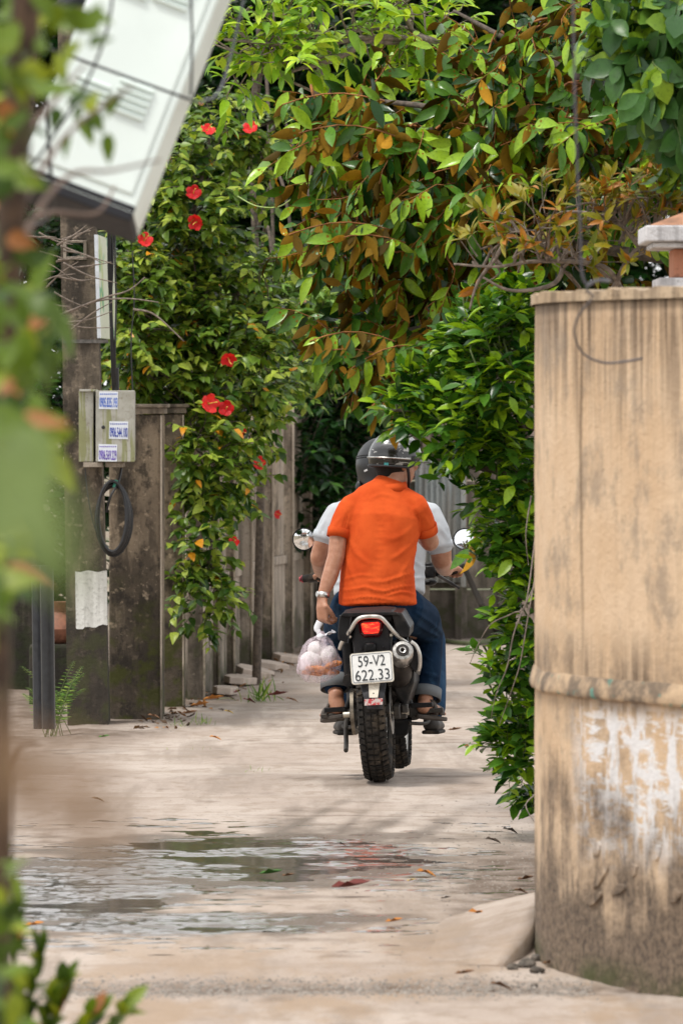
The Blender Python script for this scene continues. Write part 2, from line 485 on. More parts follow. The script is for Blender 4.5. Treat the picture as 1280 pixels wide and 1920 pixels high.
# ================================================================== right-hand curved boundary wall
def m_wall():
    t = NT('ochre_plaster')
    g = t.n('ShaderNodeNewGeometry').outputs['Position']
    x, y, z = t.sep(g)
    along = t.math('ADD', t.math('MULTIPLY', x, 1.0), t.math('MULTIPLY', y, -0.8))
    def vec(sa, sz, off=0.0):
        c = t.n('ShaderNodeCombineXYZ')
        t.l(t.math('MULTIPLY', along, sa), c.inputs[0]); t.l(t.math('MULTIPLY', z, sz), c.inputs[1]); c.inputs[2].default_value = off
        return c.outputs[0]
    streak = t.noise(vec(7, 0.35), 3.0, 6, 0.62)
    streak2 = t.noise(vec(16, 0.5, 4.0), 2.4, 5, 0.6)
    big = t.noise(vec(1, 1, 2.0), 3.2, 6, 0.6)
    fine = t.noise(vec(1, 1, 7.0), 38, 6, 0.7)
    c = t.mix(t.ramp(big, 0.35, 0.65), (0.60, 0.425, 0.27, 1), (0.67, 0.50, 0.34, 1))
    c = t.mix(t.ramp(streak2, 0.52, 0.75, 0, 0.4), c, (0.74, 0.57, 0.39, 1))
    # run-off from the coping: streaks that thin out downwards
    top = t.ramp(t.math('ADD', z, t.math('MULTIPLY', t.math('SUBTRACT', streak, 0.5), 1.0)), 1.62, 2.10, 0.0, 1.0)
    c = t.mix(t.math('MULTIPLY', top, t.ramp(t.math('ADD', t.math('MULTIPLY', streak, 0.5), t.math('MULTIPLY', t.math('ADD', streak2, big), 0.25)), 0.40, 0.56, 0.15, 0.95)), c, (0.13, 0.09, 0.06, 1))
    c = t.mix(t.ramp(t.math('ADD', t.math('MULTIPLY', streak, 0.6), t.math('MULTIPLY', big, 0.4)), 0.52, 0.70, 0, 0.30), c, (0.40, 0.28, 0.18, 1))
    blot = t.noise(vec(1.0, 0.7, 5.0), 5.5, 8, 0.68)
    c = t.mix(t.ramp(blot, 0.50, 0.66, 0, 0.65), c, (0.29, 0.23, 0.175, 1))
    blk = t.noise(vec(2.6, 0.8, 8.0), 4.0, 8, 0.7)
    c = t.mix(t.math('MULTIPLY', t.ramp(blk, 0.50, 0.60, 0, 0.85), t.ramp(z, 0.25, 0.75, 1.0, 0.0)), c, (0.085, 0.068, 0.055, 1))
    # one long dark run
    run = t.math('ABSOLUTE', t.math('SUBTRACT', along, t.math('ADD', -12.17, t.math('MULTIPLY', t.math('SUBTRACT', t.noise(vec(0, 2.0, 1.0), 2.0, 3), 0.5), 0.05))))
    c = t.mix(t.math('MULTIPLY', t.ramp(run, 0.0, 0.022, 0.75, 0.0), t.ramp(z, 0.85, 1.5, 0.35, 1.0)), c, (0.15, 0.10, 0.06, 1))
    # grime above and below the string course
    zb = t.math('ABSOLUTE', t.math('SUBTRACT', z, 0.90))
    c = t.mix(t.math('MULTIPLY', t.math('MULTIPLY', t.ramp(zb, 0.02, 0.20, 1.0, 0.0), t.ramp(big, 0.38, 0.58, 0.15, 1.0)), t.ramp(streak2, 0.32, 0.6, 0.2, 0.9)), c, (0.13, 0.09, 0.06, 1))
    # thin white limewash scrubbed over the lower half
    ww = t.noise(vec(3.2, 1.0, 9.0), 4.2, 8, 0.72)
    ww2 = t.noise(vec(1.0, 4.2, 3.0), 4.6, 8, 0.72)
    band = t.math('MULTIPLY', t.ramp(z, 0.30, 0.5, 0, 1), t.ramp(z, 0.76, 0.86, 1, 0))
    band = t.math('MULTIPLY', band, t.ramp(x, 0.68, 0.76, 0, 1))
    wmask = t.math('MULTIPLY', t.ramp(t.math('MAXIMUM', ww, ww2), 0.495, 0.55, 0, 0.92), band)
    c = t.mix(wmask, c, (0.74, 0.74, 0.75, 1))
    # damp grey cement where the paint has come off at the foot
    foot = t.ramp(t.math('ADD', z, t.math('MULTIPLY', t.math('SUBTRACT', t.math('ADD', t.math('MULTIPLY', streak, 0.3), t.math('MULTIPLY', big, 0.7)), 0.5), 1.7)), 0.22, 0.66, 1.0, 0.0)
    c = t.mix(t.math('MULTIPLY', foot, 0.95), c, t.mix(t.ramp(fine, 0.35, 0.65), (0.075, 0.058, 0.045, 1), (0.215, 0.16, 0.115, 1)))
    c = t.mix(t.math('MULTIPLY', t.ramp(z, 0.0, 0.10, 1, 0), t.ramp(big, 0.4, 0.6)), c, (0.07, 0.075, 0.03, 1))
    c = t.mix(t.ramp(fine, 0.58, 0.8, 0, 0.45), c, (0.22, 0.15, 0.09, 1))
    t.set(Base_Color=c, Roughness=0.88); t.bs.inputs['Specular IOR Level'].default_value = 0.25
    t.bump(t.math('ADD', t.math('MULTIPLY', fine, 0.7), big), 0.6, 0.02)
    return t.mat
m_wall()

WALL_PLAN = [(1.25, 20.0), (0.92, 18.6), (0.72, 17.8), (0.635, 17.2), (0.611, 16.80), (0.632, 16.45), (0.715, 16.14), (0.855, 15.86), (1.0, 15.62), (1.3, 15.28), (2.0, 14.85), (4.0, 14.5)]
WP = spline([(x, y, 0) for x, y in WALL_PLAN], 10)
def wall_ring(off, z, wob=0.0):
    out = []
    for i, p in enumerate(WP):
        t = (WP[min(i + 1, len(WP) - 1)] - WP[max(i - 1, 0)]).normalized()
        nrm = Vector((t.y, -t.x, 0))          # towards the lane
        w = wob * (vnoise(np.array([i * 0.9]), np.array([z * 6.0]), 5)[0] - 0.5)
        out.append(p - nrm * (-off - w) + Vector((0, 0, z)))
    return out
def shell(z0, z1, off_out, off_in, nz, wob=0.006, topjit=0.0):
    mb = MB(); rings = []
    zs = [z0 + (z1 - z0) * i / nz for i in range(nz + 1)]
    for z in zs: rings.append(wall_ring(off_out, z, wob))
    if topjit:
        rings[-1] = [p + Vector((0, 0, topjit * (vnoise(np.array([i * 0.7]), np.array([0.0]), 8)[0] - 0.5))) for i, p in enumerate(rings[-1])]
    rings.append([Vector((q.x, q.y, rings[-1][i].z)) for i, q in enumerate(wall_ring(off_in, z1))])
    rings.append(wall_ring(off_in, z0))
    mb.loft(rings, closed=False, caps=False)
    return mb
wall = empty('boundary_wall', (0.75, 16.2, 0), 'tall ochre plaster wall with rounded corner and peeling white limewash', 'wall')
shell(-0.14, 2.045, 0.0, -0.16, 40).build('wall_face', MATS['ochre_plaster'], wall, smooth='all')
shell(2.045, 2.075, 0.014, -0.175, 1, 0.004, 0.016).build('coping', stained('wall_coping', (0.42, 0.31, 0.20, 1), (0.55, 0.43, 0.30, 1), (0.09, 0.065, 0.045, 1), (0.07, 0.07, 0.03, 1), -2, -1), wall, smooth=True)
def m_band():
    t = NT('chipped_string_course'); p = t.pos()
    n = t.noise(p, 7, 6, 0.65); f = t.noise(p, 34, 5)
    c = t.mix(t.ramp(n, 0.4, 0.6), (0.16, 0.12, 0.085, 1), (0.48, 0.345, 0.22, 1))
    c = t.mix(t.ramp(t.noise(p, 17, 4), 0.62, 0.66, 0, 0.8), c, (0.10, 0.30, 0.24, 1))
    c = t.mix(t.ramp(f, 0.54, 0.70, 0, 0.5), c, (0.11, 0.085, 0.065, 1))
    t.set(Base_Color=c, Roughness=0.92); t.bump(t.math('ADD', n, f), 0.45, 0.012)
    return t.mat
m_band()
mb = MB()
rings = []
for k, (o_, z_) in enumerate(((-0.01, 0.846), (0.013, 0.847), (0.018, 0.856), (0.014, 0.876), (0.006, 0.902), (-0.008, 0.922))):
    rings.append([p + Vector((0, 0, 0.010 * (vnoise(np.array([i * 0.25]), np.array([k * 0.4]), 3)[0] - 0.5))) for i, p in enumerate(wall_ring(o_, z_, 0.005))])
mb.loft(rings, closed=False, caps=False)
mb.build('string_course', MATS['chipped_string_course'], wall, smooth='all')
# knocked-off plaster edges: shallow scabs and gouges standing on the face
def scab(px, py, w, h, ang, dep=0.012):
    # nearest wall point for that pixel
    best = min(((abs((p.x / p.y * F + CX) - px), p, i) for i, p in enumerate(WP) if p.y < 16.8), key=lambda q: q[0])
    p, i = best[1], best[2]
    t = (WP[i + 1] - WP[i - 1]).normalized(); nrm = Vector((t.y, -t.x, 0))
    if nrm.y > 0: nrm = -nrm
    d = p.y; c = Vector((p.x, p.y, H - (py - HY) * d / F))
    u = t * (1 if t.x > 0 else -1); v = Vector((0, 0, 1)); ca, sa = math.cos(ang), math.sin(ang)
    ux, vx = u * ca + v * sa, -u * sa + v * ca
    mb = MB(); n = 12; o = []; inn = []
    for k in range(n):
        a = 2 * math.pi * k / n; j = 0.8 + 0.4 * random.random()
        q = ux * (w * math.cos(a) * j) + vx * (h * math.sin(a) * j)
        o.append(c + q - nrm * 0.006); inn.append(c + q * 0.72 + nrm * dep)
    mb.loft([o, inn], True, True)
    mb.build('plaster_scab', MATS['ochre_plaster'], wall, smooth=True)
for a in ((1118, 1592, 0.040, 0.030, 0.5, .005), (1130, 1640, 0.080, 0.020, 0.75, .007), (1122, 1685, 0.060, 0.016, 0.5, .008), (1155, 1668, 0.05, 0.018, 0.3, .006), (1185, 1632, 0.020, 0.026, -0.6, .006), (1262, 1680, 0.03, 0.024, 0.4, .007), (1235, 1600, 0.018, 0.035, -0.4, .005)):
    scab(*a)

# gate pillar beyond the wall
m_coral = stained('coral_paint', (0.52, 0.23, 0.14, 1), (0.58, 0.27, 0.17, 1), (0.25, 0.12, 0.08, 1), (0.1, 0.1, 0.05, 1), -3, -2, 0.3)
m_white = stained('weathered_white_paint', (0.62, 0.61, 0.62, 1), (0.70, 0.69, 0.70, 1), (0.16, 0.15, 0.15, 1), (0.1, 0.1, 0.05, 1), -3, -2, 0.5)
m_terra = simple('terracotta_tile', (0.32, 0.16, 0.09), 0.8, var=0.3, scale=20, bump=0.3)
dp = 18.6
gp = empty('gate_pillar', P(1330, 1690, dp), 'coral gate pillar with white cap above the ochre wall', 'pillar')
k = dp / F
def pil(cxp, hw, y0, y1, nm, mt, bev=0.006):
    c0 = P(cxp, y1, dp); c1 = P(cxp, y0, dp)
    mb = MB(); mb.box(((c0.x), dp + 0.14, (c0.z + c1.z) / 2), (2 * hw * k, 2 * hw * k, c1.z - c0.z)); return mb.build(nm, mt, gp, bevel=bev)
pil(1333, 70, 551, 1720, 'shaft', m_coral)
pil(1333, 101, 521, 550, 'base_course', m_white)
pil(1333, 71, 466, 520, 'neck', m_coral)
pil(1333, 112, 455, 465.5, 'lower_cap', m_white)
pil(1333, 127, 424, 454.5, 'cap', m_white)
mb = MB(); c0 = P(1333, 423.5, dp); r0 = 119 * k
base = [Vector((c0.x + sx * r0, dp + 0.14 + sy * r0, c0.z)) for sx, sy in ((-1, -1), (1, -1), (1, 1), (-1, 1))]
tip = [Vector((c0.x + sx * 0.03, dp + 0.14 + sy * 0.03, c0.z + 0.075)) for sx, sy in ((-1, -1), (1, -1), (1, 1), (-1, 1))]
mb.loft([base, tip]); mb.build('tiled_top', m_terra, gp, bevel=0.004)

# concrete wedge and rubble at the foot of the wall
mb = MB()
row = []
A = [(0.20, 16.55), (0.27, 17.6), (0.42, 18.35), (0.64, 18.9)]      # outer edge on the lane
Bq = [(0.50, 16.42), (0.60, 16.95), (0.66, 17.7), (0.80, 18.5)]     # inner edge against the wall
A = spline([(x, y, gz(x, y) - 0.004) for x, y in A], 6); Bq = spline([(x, y, 0) for x, y in Bq], 6)
rings = []
for s in range(9):
    f_ = s / 8
    rings.append([a.lerp(b, f_) + Vector((0, 0, 0.085 * f_ ** 1.15 * min(1, 0.04 + i / 9) + 0.010 * (vnoise(np.array([i * 0.35]), np.array([s * 0.5]), 4)[0] - 0.5) * (s > 0))) for i, (a, b) in enumerate(zip(A, Bq))])
rings.append([Vector((b.x, b.y, -0.14)) for b in Bq])
mb.loft(rings, closed=False, caps=False)
mb._add([rings[-2][0], rings[0][0], rings[-1][0]], [(0, 1, 2)])
m_ramp = simple('pale_ramp_cement', (0.44, 0.365, 0.305), 0.9, var=0.14, scale=14, bump=0.5, obj=False, dirt=(0.27, 0.205, 0.15))
tag(mb.build('ramp', MATS['road_concrete'], smooth='all'), 'pale cement ramp sloping up to the foot of the ochre wall', 'ramp')

def rock_mesh(name, r, seed, flat=0.6):
    rg = random.Random(seed); bm = bmesh.new(); bmesh.ops.create_icosphere(bm, subdivisions=2, radius=r)
    ax = [Vector((rg.uniform(-1, 1), rg.uniform(-1, 1), rg.uniform(-1, 1))).normalized() for _ in range(7)]
    for v in bm.verts:
        for a in ax:
            dd = v.co.dot(a) - r * 0.62
            if dd > 0: v.co -= a * dd * 0.9
        v.co.z *= flat
    me = bpy.data.meshes.new(name); bm.to_mesh(me); bm.free(); return me
m_rub = simple('dark_rubble', (0.10, 0.085, 0.07), 0.95, var=0.5, scale=60, bump=0.5)
m_sto = simple('grey_stone', (0.26, 0.23, 0.2), 0.9, var=0.4, scale=60, bump=0.5)
for i, (px, py, r) in enumerate(((985, 1808, 0.034), (1006, 1818, 0.028), (962, 1812, 0.022), (1012, 1796, 0.03), (1000, 1840, 0.014))):
    p = G(px, py, 0.01)
    o = link('rubble_stone', rock_mesh('rubble', r, 40 + i)); o.data.materials.append(m_rub); o.location = (p.x, p.y, gz(p.x, p.y) + r * 0.3)
    o.rotation_euler = (0, 0, i * 1.3)
    tag(o, ['largest dark rubble lump wedged at the foot of the ochre wall', 'dark rubble lump touching the rounded wall foot, nearest the viewer', 'small dark rubble lump at the left end of the heap by the ramp', 'dark rubble lump in the gap between ramp and wall', 'tiny dark rubble bit in front of the heap by the wall'][i], 'stone', 'rubble at the foot of the ochre wall')

# loose grit in the broken gutter and along the right side of the lane
def scatter_grit():
    vs = []; fs = []
    base = [(0, 0, 1), (1, 0, 0), (0, 1, 0), (-1, 0, 0), (0, -1, 0), (0, 0, -.4)]
    tri = [(0, 1, 2), (0, 2, 3), (0, 3, 4), (0, 4, 1), (5, 2, 1), (5, 3, 2), (5, 4, 3), (5, 1, 4)]
    rg = random.Random(5)
    pts = []
    for _ in range(3600):
        x = rg.uniform(-0.95, 0.75); pts.append((x, 15.85 + rg.gauss(0, 0.13), rg.uniform(0.002, 0.008) * (1.8 if rg.random() < .06 else 1)))
    for _ in range(1500):
        pts.append((rg.gauss(0.66, 0.24), rg.gauss(19.3, 1.5), rg.uniform(0.002, 0.007)))
    for _ in range(900):
        pts.append((rg.uniform(-1.2, 0.6), rg.uniform(15.2, 24), rg.uniform(0.0015, 0.004)))
    for _ in range(300):
        y = rg.uniform(29, 38); pts.append((-0.93 + .086 * (y - 31.5) + abs(rg.gauss(0, .16)) - .1, y, rg.uniform(0.003, 0.010)))
    xy = np.array(pts); zz = road_parts(xy[:, 0], xy[:, 1])[0]
    for (x, y, r), z in zip(pts, zz):
        b = len(vs); a = rg.uniform(0, 6.28); ca, sa = math.cos(a), math.sin(a)
        for q in base:
            j = rg.uniform(0.7, 1.2)
            vs.append((x + (q[0] * ca - q[1] * sa) * r * j, y + (q[0] * sa + q[1] * ca) * r * j, z + q[2] * r * 0.7 * j))
        fs += [tuple(i + b for i in t) for t in tri]
    me = bpy.data.meshes.new('grit'); me.from_pydata(vs, [], fs); me.materials.append(m_sto)
    tag(link('grit', me), 'loose grey grit scattered along the broken gutter and lane edges', 'grit', None, 'stuff')
scatter_grit()
# ================================================================== left side: pole, meter box, gate pillars, fence, far wall
GZ = -0.05        # the lane drops a little beyond the motorcycle
m_pole = stained('pole_concrete', (0.11, 0.088, 0.066, 1), (0.20, 0.16, 0.12, 1), (0.035, 0.03, 0.025, 1), (0.055, 0.06, 0.025, 1), 0.1, 0.9, 0.8, 4, darkband=(0.42, 0.58), zs=0.9, blotch=0.7)
m_pill = stained('pillar_concrete', (0.20, 0.155, 0.11, 1), (0.30, 0.235, 0.165, 1), (0.028, 0.024, 0.020, 1), (0.06, 0.065, 0.015, 1), 0.15, 0.80, 0.7, 4, darkband=(0.46, 0.60), zs=1.0, blotch=0.75, mossamt=0.85)
m_fence = stained('fence_concrete', (0.22, 0.178, 0.135, 1), (0.34, 0.28, 0.215, 1), (0.045, 0.038, 0.03, 1), (0.06, 0.065, 0.025, 1), 0.0, 0.55, 0.7, 5, zs=0.8, blotch=0.55)
m_arris = stained('arris_concrete', (0.44, 0.37, 0.295, 1), (0.54, 0.46, 0.37, 1), (0.14, 0.115, 0.09, 1), (0.1, 0.1, 0.05, 1), 0.0, 0.3, 0.4, 5, zs=1.0)
m_slat = stained('slat_concrete', (0.32, 0.27, 0.215, 1), (0.42, 0.36, 0.295, 1), (0.08, 0.068, 0.055, 1), (0.07, 0.075, 0.035, 1), 0.0, 0.4, 0.55, 9)
m_patch = stained('white_patch_paint', (0.66, 0.66, 0.62, 1), (0.72, 0.72, 0.68, 1), (0.30, 0.29, 0.26, 1), (0.2, 0.2, 0.15, 1), -3, -2, 0.45)
m_black = simple('black_cable', (0.012, 0.012, 0.013), 0.45, var=0.3)

# utility pole with square step holes
D = 29.6; k = D / F
up = empty('utility_pole', (P(165, 1357, D).x, D + 0.12, GZ), 'dark square concrete utility pole with white painted patch beside the lane', 'utility pole')
def pole_sec(py):
    """left and right pixel edges of the pole at a photo row"""
    t = (1357 - py) / (1357 - 440)
    return 127 - 13 * t, 204 - 24 * t
def pole_part(pa, pb, la=0.0, ra=1.0, dep=0.24):
    q = []
    for py in (pb, pa):
        l, r = pole_sec(py); a = P(l + (r - l) * la, py, D); b = P(l + (r - l) * ra, py, D)
        q += [a, b, b + Vector((0, dep, 0)), a + Vector((0, dep, 0))]
    return MB().hexa(q)
mb = pole_part(488, 1400)
for pa, pb in ((-900, -560), (-520, -60), (-20, 448)):
    for m_ in [pole_part(pa, pb)]:
        mb._add(m_.v, m_.f)
for pa, pb in ((448, 488), (-60, -20), (-560, -520)):
    for la, ra in ((0, 0.14), (0.72, 1.0)):
        m_ = pole_part(pa, pb, la, ra); mb._add(m_.v, m_.f)
mb.build('shaft', m_pole, up)
mb = MB()
for pa, pb, l0, r0 in ((451, 454.5, .10, .76), (481.5, 485, .10, .76)):
    m_ = pole_part(pa, pb, l0, r0, 0.0); 
l0, r0 = pole_sec(468)
fr = MB()
for (xa, xb, ya, yb) in ((119, 125, 450, 487), (157, 163, 450, 487), (125, 157, 450, 455), (125, 157, 481, 487)):
    a = P(xa, yb, D - 0.012); b = P(xb, ya, D - 0.012)
    fr.box(((a.x + b.x) / 2, D - 0.004, (a.z + b.z) / 2), (b.x - a.x, 0.02, b.z - a.z))
fr.build('hole_rim', m_slat, up, bevel=0.003)
# white paint patch, a thin coat with a ragged lower edge
mb = MB(); top = []; bot = []
for i in range(15):
    f_ = i / 14
    top.append(P(141 + 60 * f_, 1071 + 1.5 * math.sin(i * 0.8), D - 0.004)); bot.append(P(143 + 59 * f_, 1180 - 9 * f_ + 1.2 * math.sin(i * 0.9) + random.uniform(-1.5, 1.5), D - 0.004))
mb._add(top + bot, [(i, i + 1, 16 + i, 15 + i) for i in range(14)])
o = mb.build('paint_patch', m_patch, up); md = o.modifiers.new('thick', 'SOLIDIFY'); md.thickness = 0.002

# steel strap that holds the sign
mb = MB(); a = P(122, 640, D); b = P(200, 636, D)
mb.box(((a.x + b.x) / 2, D - 0.006, a.z), (b.x - a.x + 0.02, 0.008, 0.02)); mb.build('strap', simple('old_steel', (0.16, 0.15, 0.14), 0.6, 0.6, 0.4), up)

# tall narrow advertising panel seen nearly edge on
def m_sign():
    t = NT('sign_print'); p = t.pos(obj=False); x, y, z = t.sep(p)
    n = t.noise(t.pos((1, 1, 0.2)), 22, 3)
    c = t.mix(t.ramp(n, 0.42, 0.5), (0.10, 0.33, 0.16, 1), (0.42, 0.48, 0.22, 1))
    c = t.mix(t.ramp(t.noise(t.pos((3, 1, 0.4)), 9, 3), 0.52, 0.56), c, (0.55, 0.58, 0.45, 1))
    t.set(Base_Color=c, Roughness=0.5); return t.mat
sg = empty('sign_panel', P(200, 636, D - 0.06), 'tall narrow green and cream sign panel strapped to the pole', 'sign')
mb = MB(); a, b, c_, d_ = P(190, 634, D - 0.08), P(218, 637, D + 0.35), P(218, 452, D + 0.35), P(183, 440, D - 0.08)
a = P(189, 634, D - 0.08)
mb.hexa([a, b, b + Vector((-0.012, 0.01, 0)), a + Vector((-0.012, 0.01, 0)), d_, c_, c_ + Vector((-0.012, 0.01, 0)), d_ + Vector((-0.012, 0.01, 0))])
mb.build('face', m_sign(), sg)
mb = MB(); e = Vector((-0.014, -0.002, 0))
mb.hexa([a + e * 1.3, a - e * .2 + Vector((0, -.006, 0)), a + Vector((0, .02, 0)), a + e * 1.3 + Vector((0, .02, 0)), d_ + e * 1.3, d_ - e * .2 + Vector((0, -.006, 0)), d_ + Vector((0, .02, 0)), d_ + e * 1.3 + Vector((0, .02, 0))])
mb.build('edge_frame', simple('aluminium_edge', (0.62, 0.66, 0.70), 0.4, 0.2, 0.1), sg)

# ------------------------------------------------------------------ text helper
def text_mb(mb, s, c, ux, uz, height, width, off, bold=0.0):
    """flat lettering: centred at c, fitted to height and width, lifted by off along the facing normal"""
    cu = bpy.data.curves.new('t', 'FONT'); cu.body = s; cu.size = 1.0; cu.resolution_u = 3; cu.offset = bold
    o = bpy.data.objects.new('t', cu); COL.objects.link(o)
    dg = bpy.context.evaluated_depsgraph_get(); ev = o.evaluated_get(dg); me = ev.to_mesh()
    vs = np.array([v.co[:] for v in me.vertices]); fs = [tuple(p.vertices) for p in me.polygons]
    ev.to_mesh_clear(); bpy.data.objects.remove(o); bpy.data.curves.remove(cu)
    mn, mx = vs.min(0), vs.max(0)
    sx, sy = width / (mx[0] - mn[0]), height / (mx[1] - mn[1])
    ux, uz = Vector(ux).normalized(), Vector(uz).normalized(); nrm = ux.cross(uz)
    pts = [Vector(c) + ux * ((v[0] - (mn[0] + mx[0]) / 2) * sx) + uz * ((v[1] - (mn[1] + mx[1]) / 2) * sy) + nrm * off for v in vs]
    mb._add(pts, fs); return mb

# meter box
DB = 29.3; kb = DB / F
def m_boxp():
    t = NT('meter_box_paint'); p = t.pos()
    n = t.noise(p, 16, 5); s = t.noise(t.pos((18, 18, 1.5)), 1.5, 4)
    c = t.mix(t.ramp(n, 0.35, 0.65), (0.33, 0.32, 0.27, 1), (0.42, 0.41, 0.36, 1))
    c = t.mix(t.ramp(s, 0.50, 0.60, 0, 0.75), c, (0.20, 0.21, 0.055, 1))
    c = t.mix(t.ramp(t.noise(p, 60, 4), 0.55, 0.75, 0, 0.5), c, (0.15, 0.11, 0.07, 1))
    t.set(Base_Color=c, Roughness=0.55); return t.mat
m_bx = m_boxp()
bx = empty('meter_box', P(200, 870, DB), 'grey electricity meter box with three phone number stickers on the pole', 'meter box')
a = P(180, 866, DB); b = P(253, 732, DB)
body = MB().box(((a.x + b.x) / 2 - 0.004, DB + 0.16, (a.z + b.z) / 2), (b.x - a.x - 0.008, 0.27, b.z - a.z - 0.012)); body.build('body', m_bx, bx, bevel=0.004)
door = MB().box(((a.x + b.x) / 2, DB + 0.008, (a.z + b.z) / 2), (b.x - a.x, 0.03, b.z - a.z)); door.build('door', m_bx, bx, bevel=0.004)
a2 = P(148, 866, DB + 0.03); b2 = P(175.5, 733, DB + 0.03)
MB().box(((a2.x + b2.x) / 2, DB + 0.16, (a2.z + b2.z) / 2), (b2.x - a2.x, 0.24, b2.z - a2.z)).build('side_cabinet', m_bx, bx, bevel=0.004)
MB().box(((P(164, 0, DB).x), DB + 0.16, P(0, 732, DB).z), (0.09, 0.28, 0.012)).build('lid_flange', m_bx, bx, bevel=0.002)
for x0, x1 in ((156, 192), (197, 231)):
    a3 = P(x0, 876, DB); b3 = P(x1, 867, DB)
    MB().box(((a3.x + b3.x) / 2, DB + 0.14, (a3.z + b3.z) / 2), (b3.x - a3.x, 0.2, b3.z - a3.z)).build('foot', m_slat, bx, bevel=0.002)
lk = P(194, 801, DB - 0.012); MB().lathe(lk + Vector((0, 0.012, 0)), (0, -1, 0), [(0.010, 0), (0.010, 0.012), (0.006, 0.016), (0.0, 0.016)], 14).build('lock', m_black, bx, smooth=True)
m_stk = simple('sticker_paper', (0.72, 0.76, 0.82), 0.5, var=0.05)
m_blue = simple('sticker_blue_ink', (0.03, 0.12, 0.55), 0.5, var=0.2)
m_navy = simple('sticker_navy_ink', (0.03, 0.06, 0.36), 0.5, var=0.2)
m_purp = simple('sticker_purple_ink', (0.12, 0.06, 0.42), 0.5, var=0.2)
for (x0, x1, y0, y1, s, ink) in ((186, 221.5, 734, 767, '0905.835.193', m_blue), (205, 240.5, 790, 823, '0906.544.100', m_navy), (185, 220, 833, 865, '0906.569.229', m_purp)):
    a4 = P(x0, y1, DB - 0.009); b4 = P(x1, y0, DB - 0.009); c4 = (a4 + b4) / 2
    st = MB().box(c4, (b4.x - a4.x, 0.002, b4.z - a4.z), Matrix.Rotation(R(1.2), 3, 'Y')).build('sticker', m_stk, bx)
    mb = text_mb(MB(), s, c4 + Vector((0, 0, -0.012)), (1, 0, -0.02), (0, 0, 1), 0.056, (b4.x - a4.x) * 0.94, 0.0024, 0.022)
    mb.build('phone_number', ink, st)
    bar = MB()
    for q in range(9):
        bar.box(c4 + Vector(((q - 4) * 0.0105, -0.0016, 0.034)), (0.007, 0.0008, 0.006))
    bar.build('fine_print', ink, st)
# cables rising from the box and the coil hanging below it
cb = MB()
cc = empty('cable_bundle', P(214, 735, DB + 0.05), 'black cables running up from the meter box beside the sign', 'cable')
for q, (xs) in enumerate(((207, 208, 212, 214), (212, 209, 213, 217), (203, 206, 209, 212), (216, 218, 216, 218))):
    pts = [P(xs[0] + q, -60, DB + 0.1), P(xs[0], 440, DB - 0.02), P(xs[1], 560, DB), P(xs[2], 660, DB), P(xs[3], 738, DB + 0.06)]
    MB().tube(spline(pts, 6), 0.007 if q < 2 else 0.005, 6).build('cable', m_black, cc, smooth=True)
MB().tube([P(218, 690, DB + .05), P(219, 745, DB + .06)], 0.016, 8).build('conduit', m_black, cc, smooth=True)
MB().tube(spline([P(248, 470, DB + .2), P(252, 560, DB + .2), P(246, 640, DB + .2), P(249, 735, DB + .2)], 5), 0.004, 5).build('cable', m_black, cc, smooth=True)
co = empty('cable_coil', P(210, 1040, DB + 0.1), 'coil of black cable hanging below the meter box', 'cable')
for q in range(6):
    pts = []; rx = 26 + q * 1.6; ry = 66 + 3 * math.sin(q * 2.1)
    for j in range(25):
        a_ = 2 * math.pi * j / 24
        pts.append(P(211 + q * .6 + rx * math.sin(a_), 968 + q * 1.5 - ry * math.cos(a_) , DB + 0.02 + 0.012 * q + 0.01 * math.sin(a_ * 2 + q)))
    MB().tube(pts, 0.0085, 6).build('loop', m_black, co, smooth=True)
MB().tube(spline([P(228, 878, DB + .1), P(222, 905, DB + .05), P(208, 930, DB), P(200, 960, DB + .03)], 5), 0.007, 6).build('lead', m_black, co, smooth=True)
MB().tube(spline([P(160, 878, DB + .1), P(165, 930, DB + .05), P(178, 990, DB), P(197, 1030, DB + .03)], 5), 0.003, 5).build('lead', m_black, co, smooth=True)
m_tape = simple('green_tape', (0.03, 0.2, 0.13), 0.5)
MB().tube([P(219, 900, DB + .04), P(214, 914, DB + .035)], 0.010, 7).build('tape', m_tape, co, smooth=True)

# ------------------------------------------------------------------ gate pillars
def pillar(name, x0, x1, ytop, d, depth, label, mt, cap):
    e = empty(name, (P((x0 + x1) / 2, 0, d).x, d + depth / 2, GZ), label, 'pillar')
    a = P(x0, ytop, d); b = P(x1, ytop, d)
    MB().box(((a.x + b.x) / 2, d + depth / 2, (a.z + GZ - 0.08) / 2), (b.x - a.x, depth, a.z - GZ + 0.08)).build('shaft', mt, e, bevel=0.012)
    if cap:
        mb = MB(); mb.box(((a.x + b.x) / 2, d + depth / 2, a.z + 0.02), (b.x - a.x + 0.03, depth + 0.03, 0.035))
        mb.box(((a.x + b.x) / 2, d + depth / 2, a.z + 0.048), (b.x - a.x + 0.06, depth + 0.06, 0.02)); mb.build('cap', m_fence, e, bevel=0.005)
    # raised arris strips
    for xx in (x1 - 1.2,):
        c = P(xx, ytop, d); MB().box((c.x, d - 0.004, (a.z + GZ) / 2), (0.010, 0.016, a.z - GZ - 0.01)).build('arris', m_arris, e, bevel=0.002)
    return e
pillar('gate_pillar', 205, 303.5, 777, 30.1, 0.5, 'broad mossy black-stained concrete pillar behind the meter box', m_pill, True)
pillar('gate_pillar', 306, 345, 776, 31.2, 0.3, 'narrow stained concrete pillar between broad pillar and hibiscus', m_pill, True)

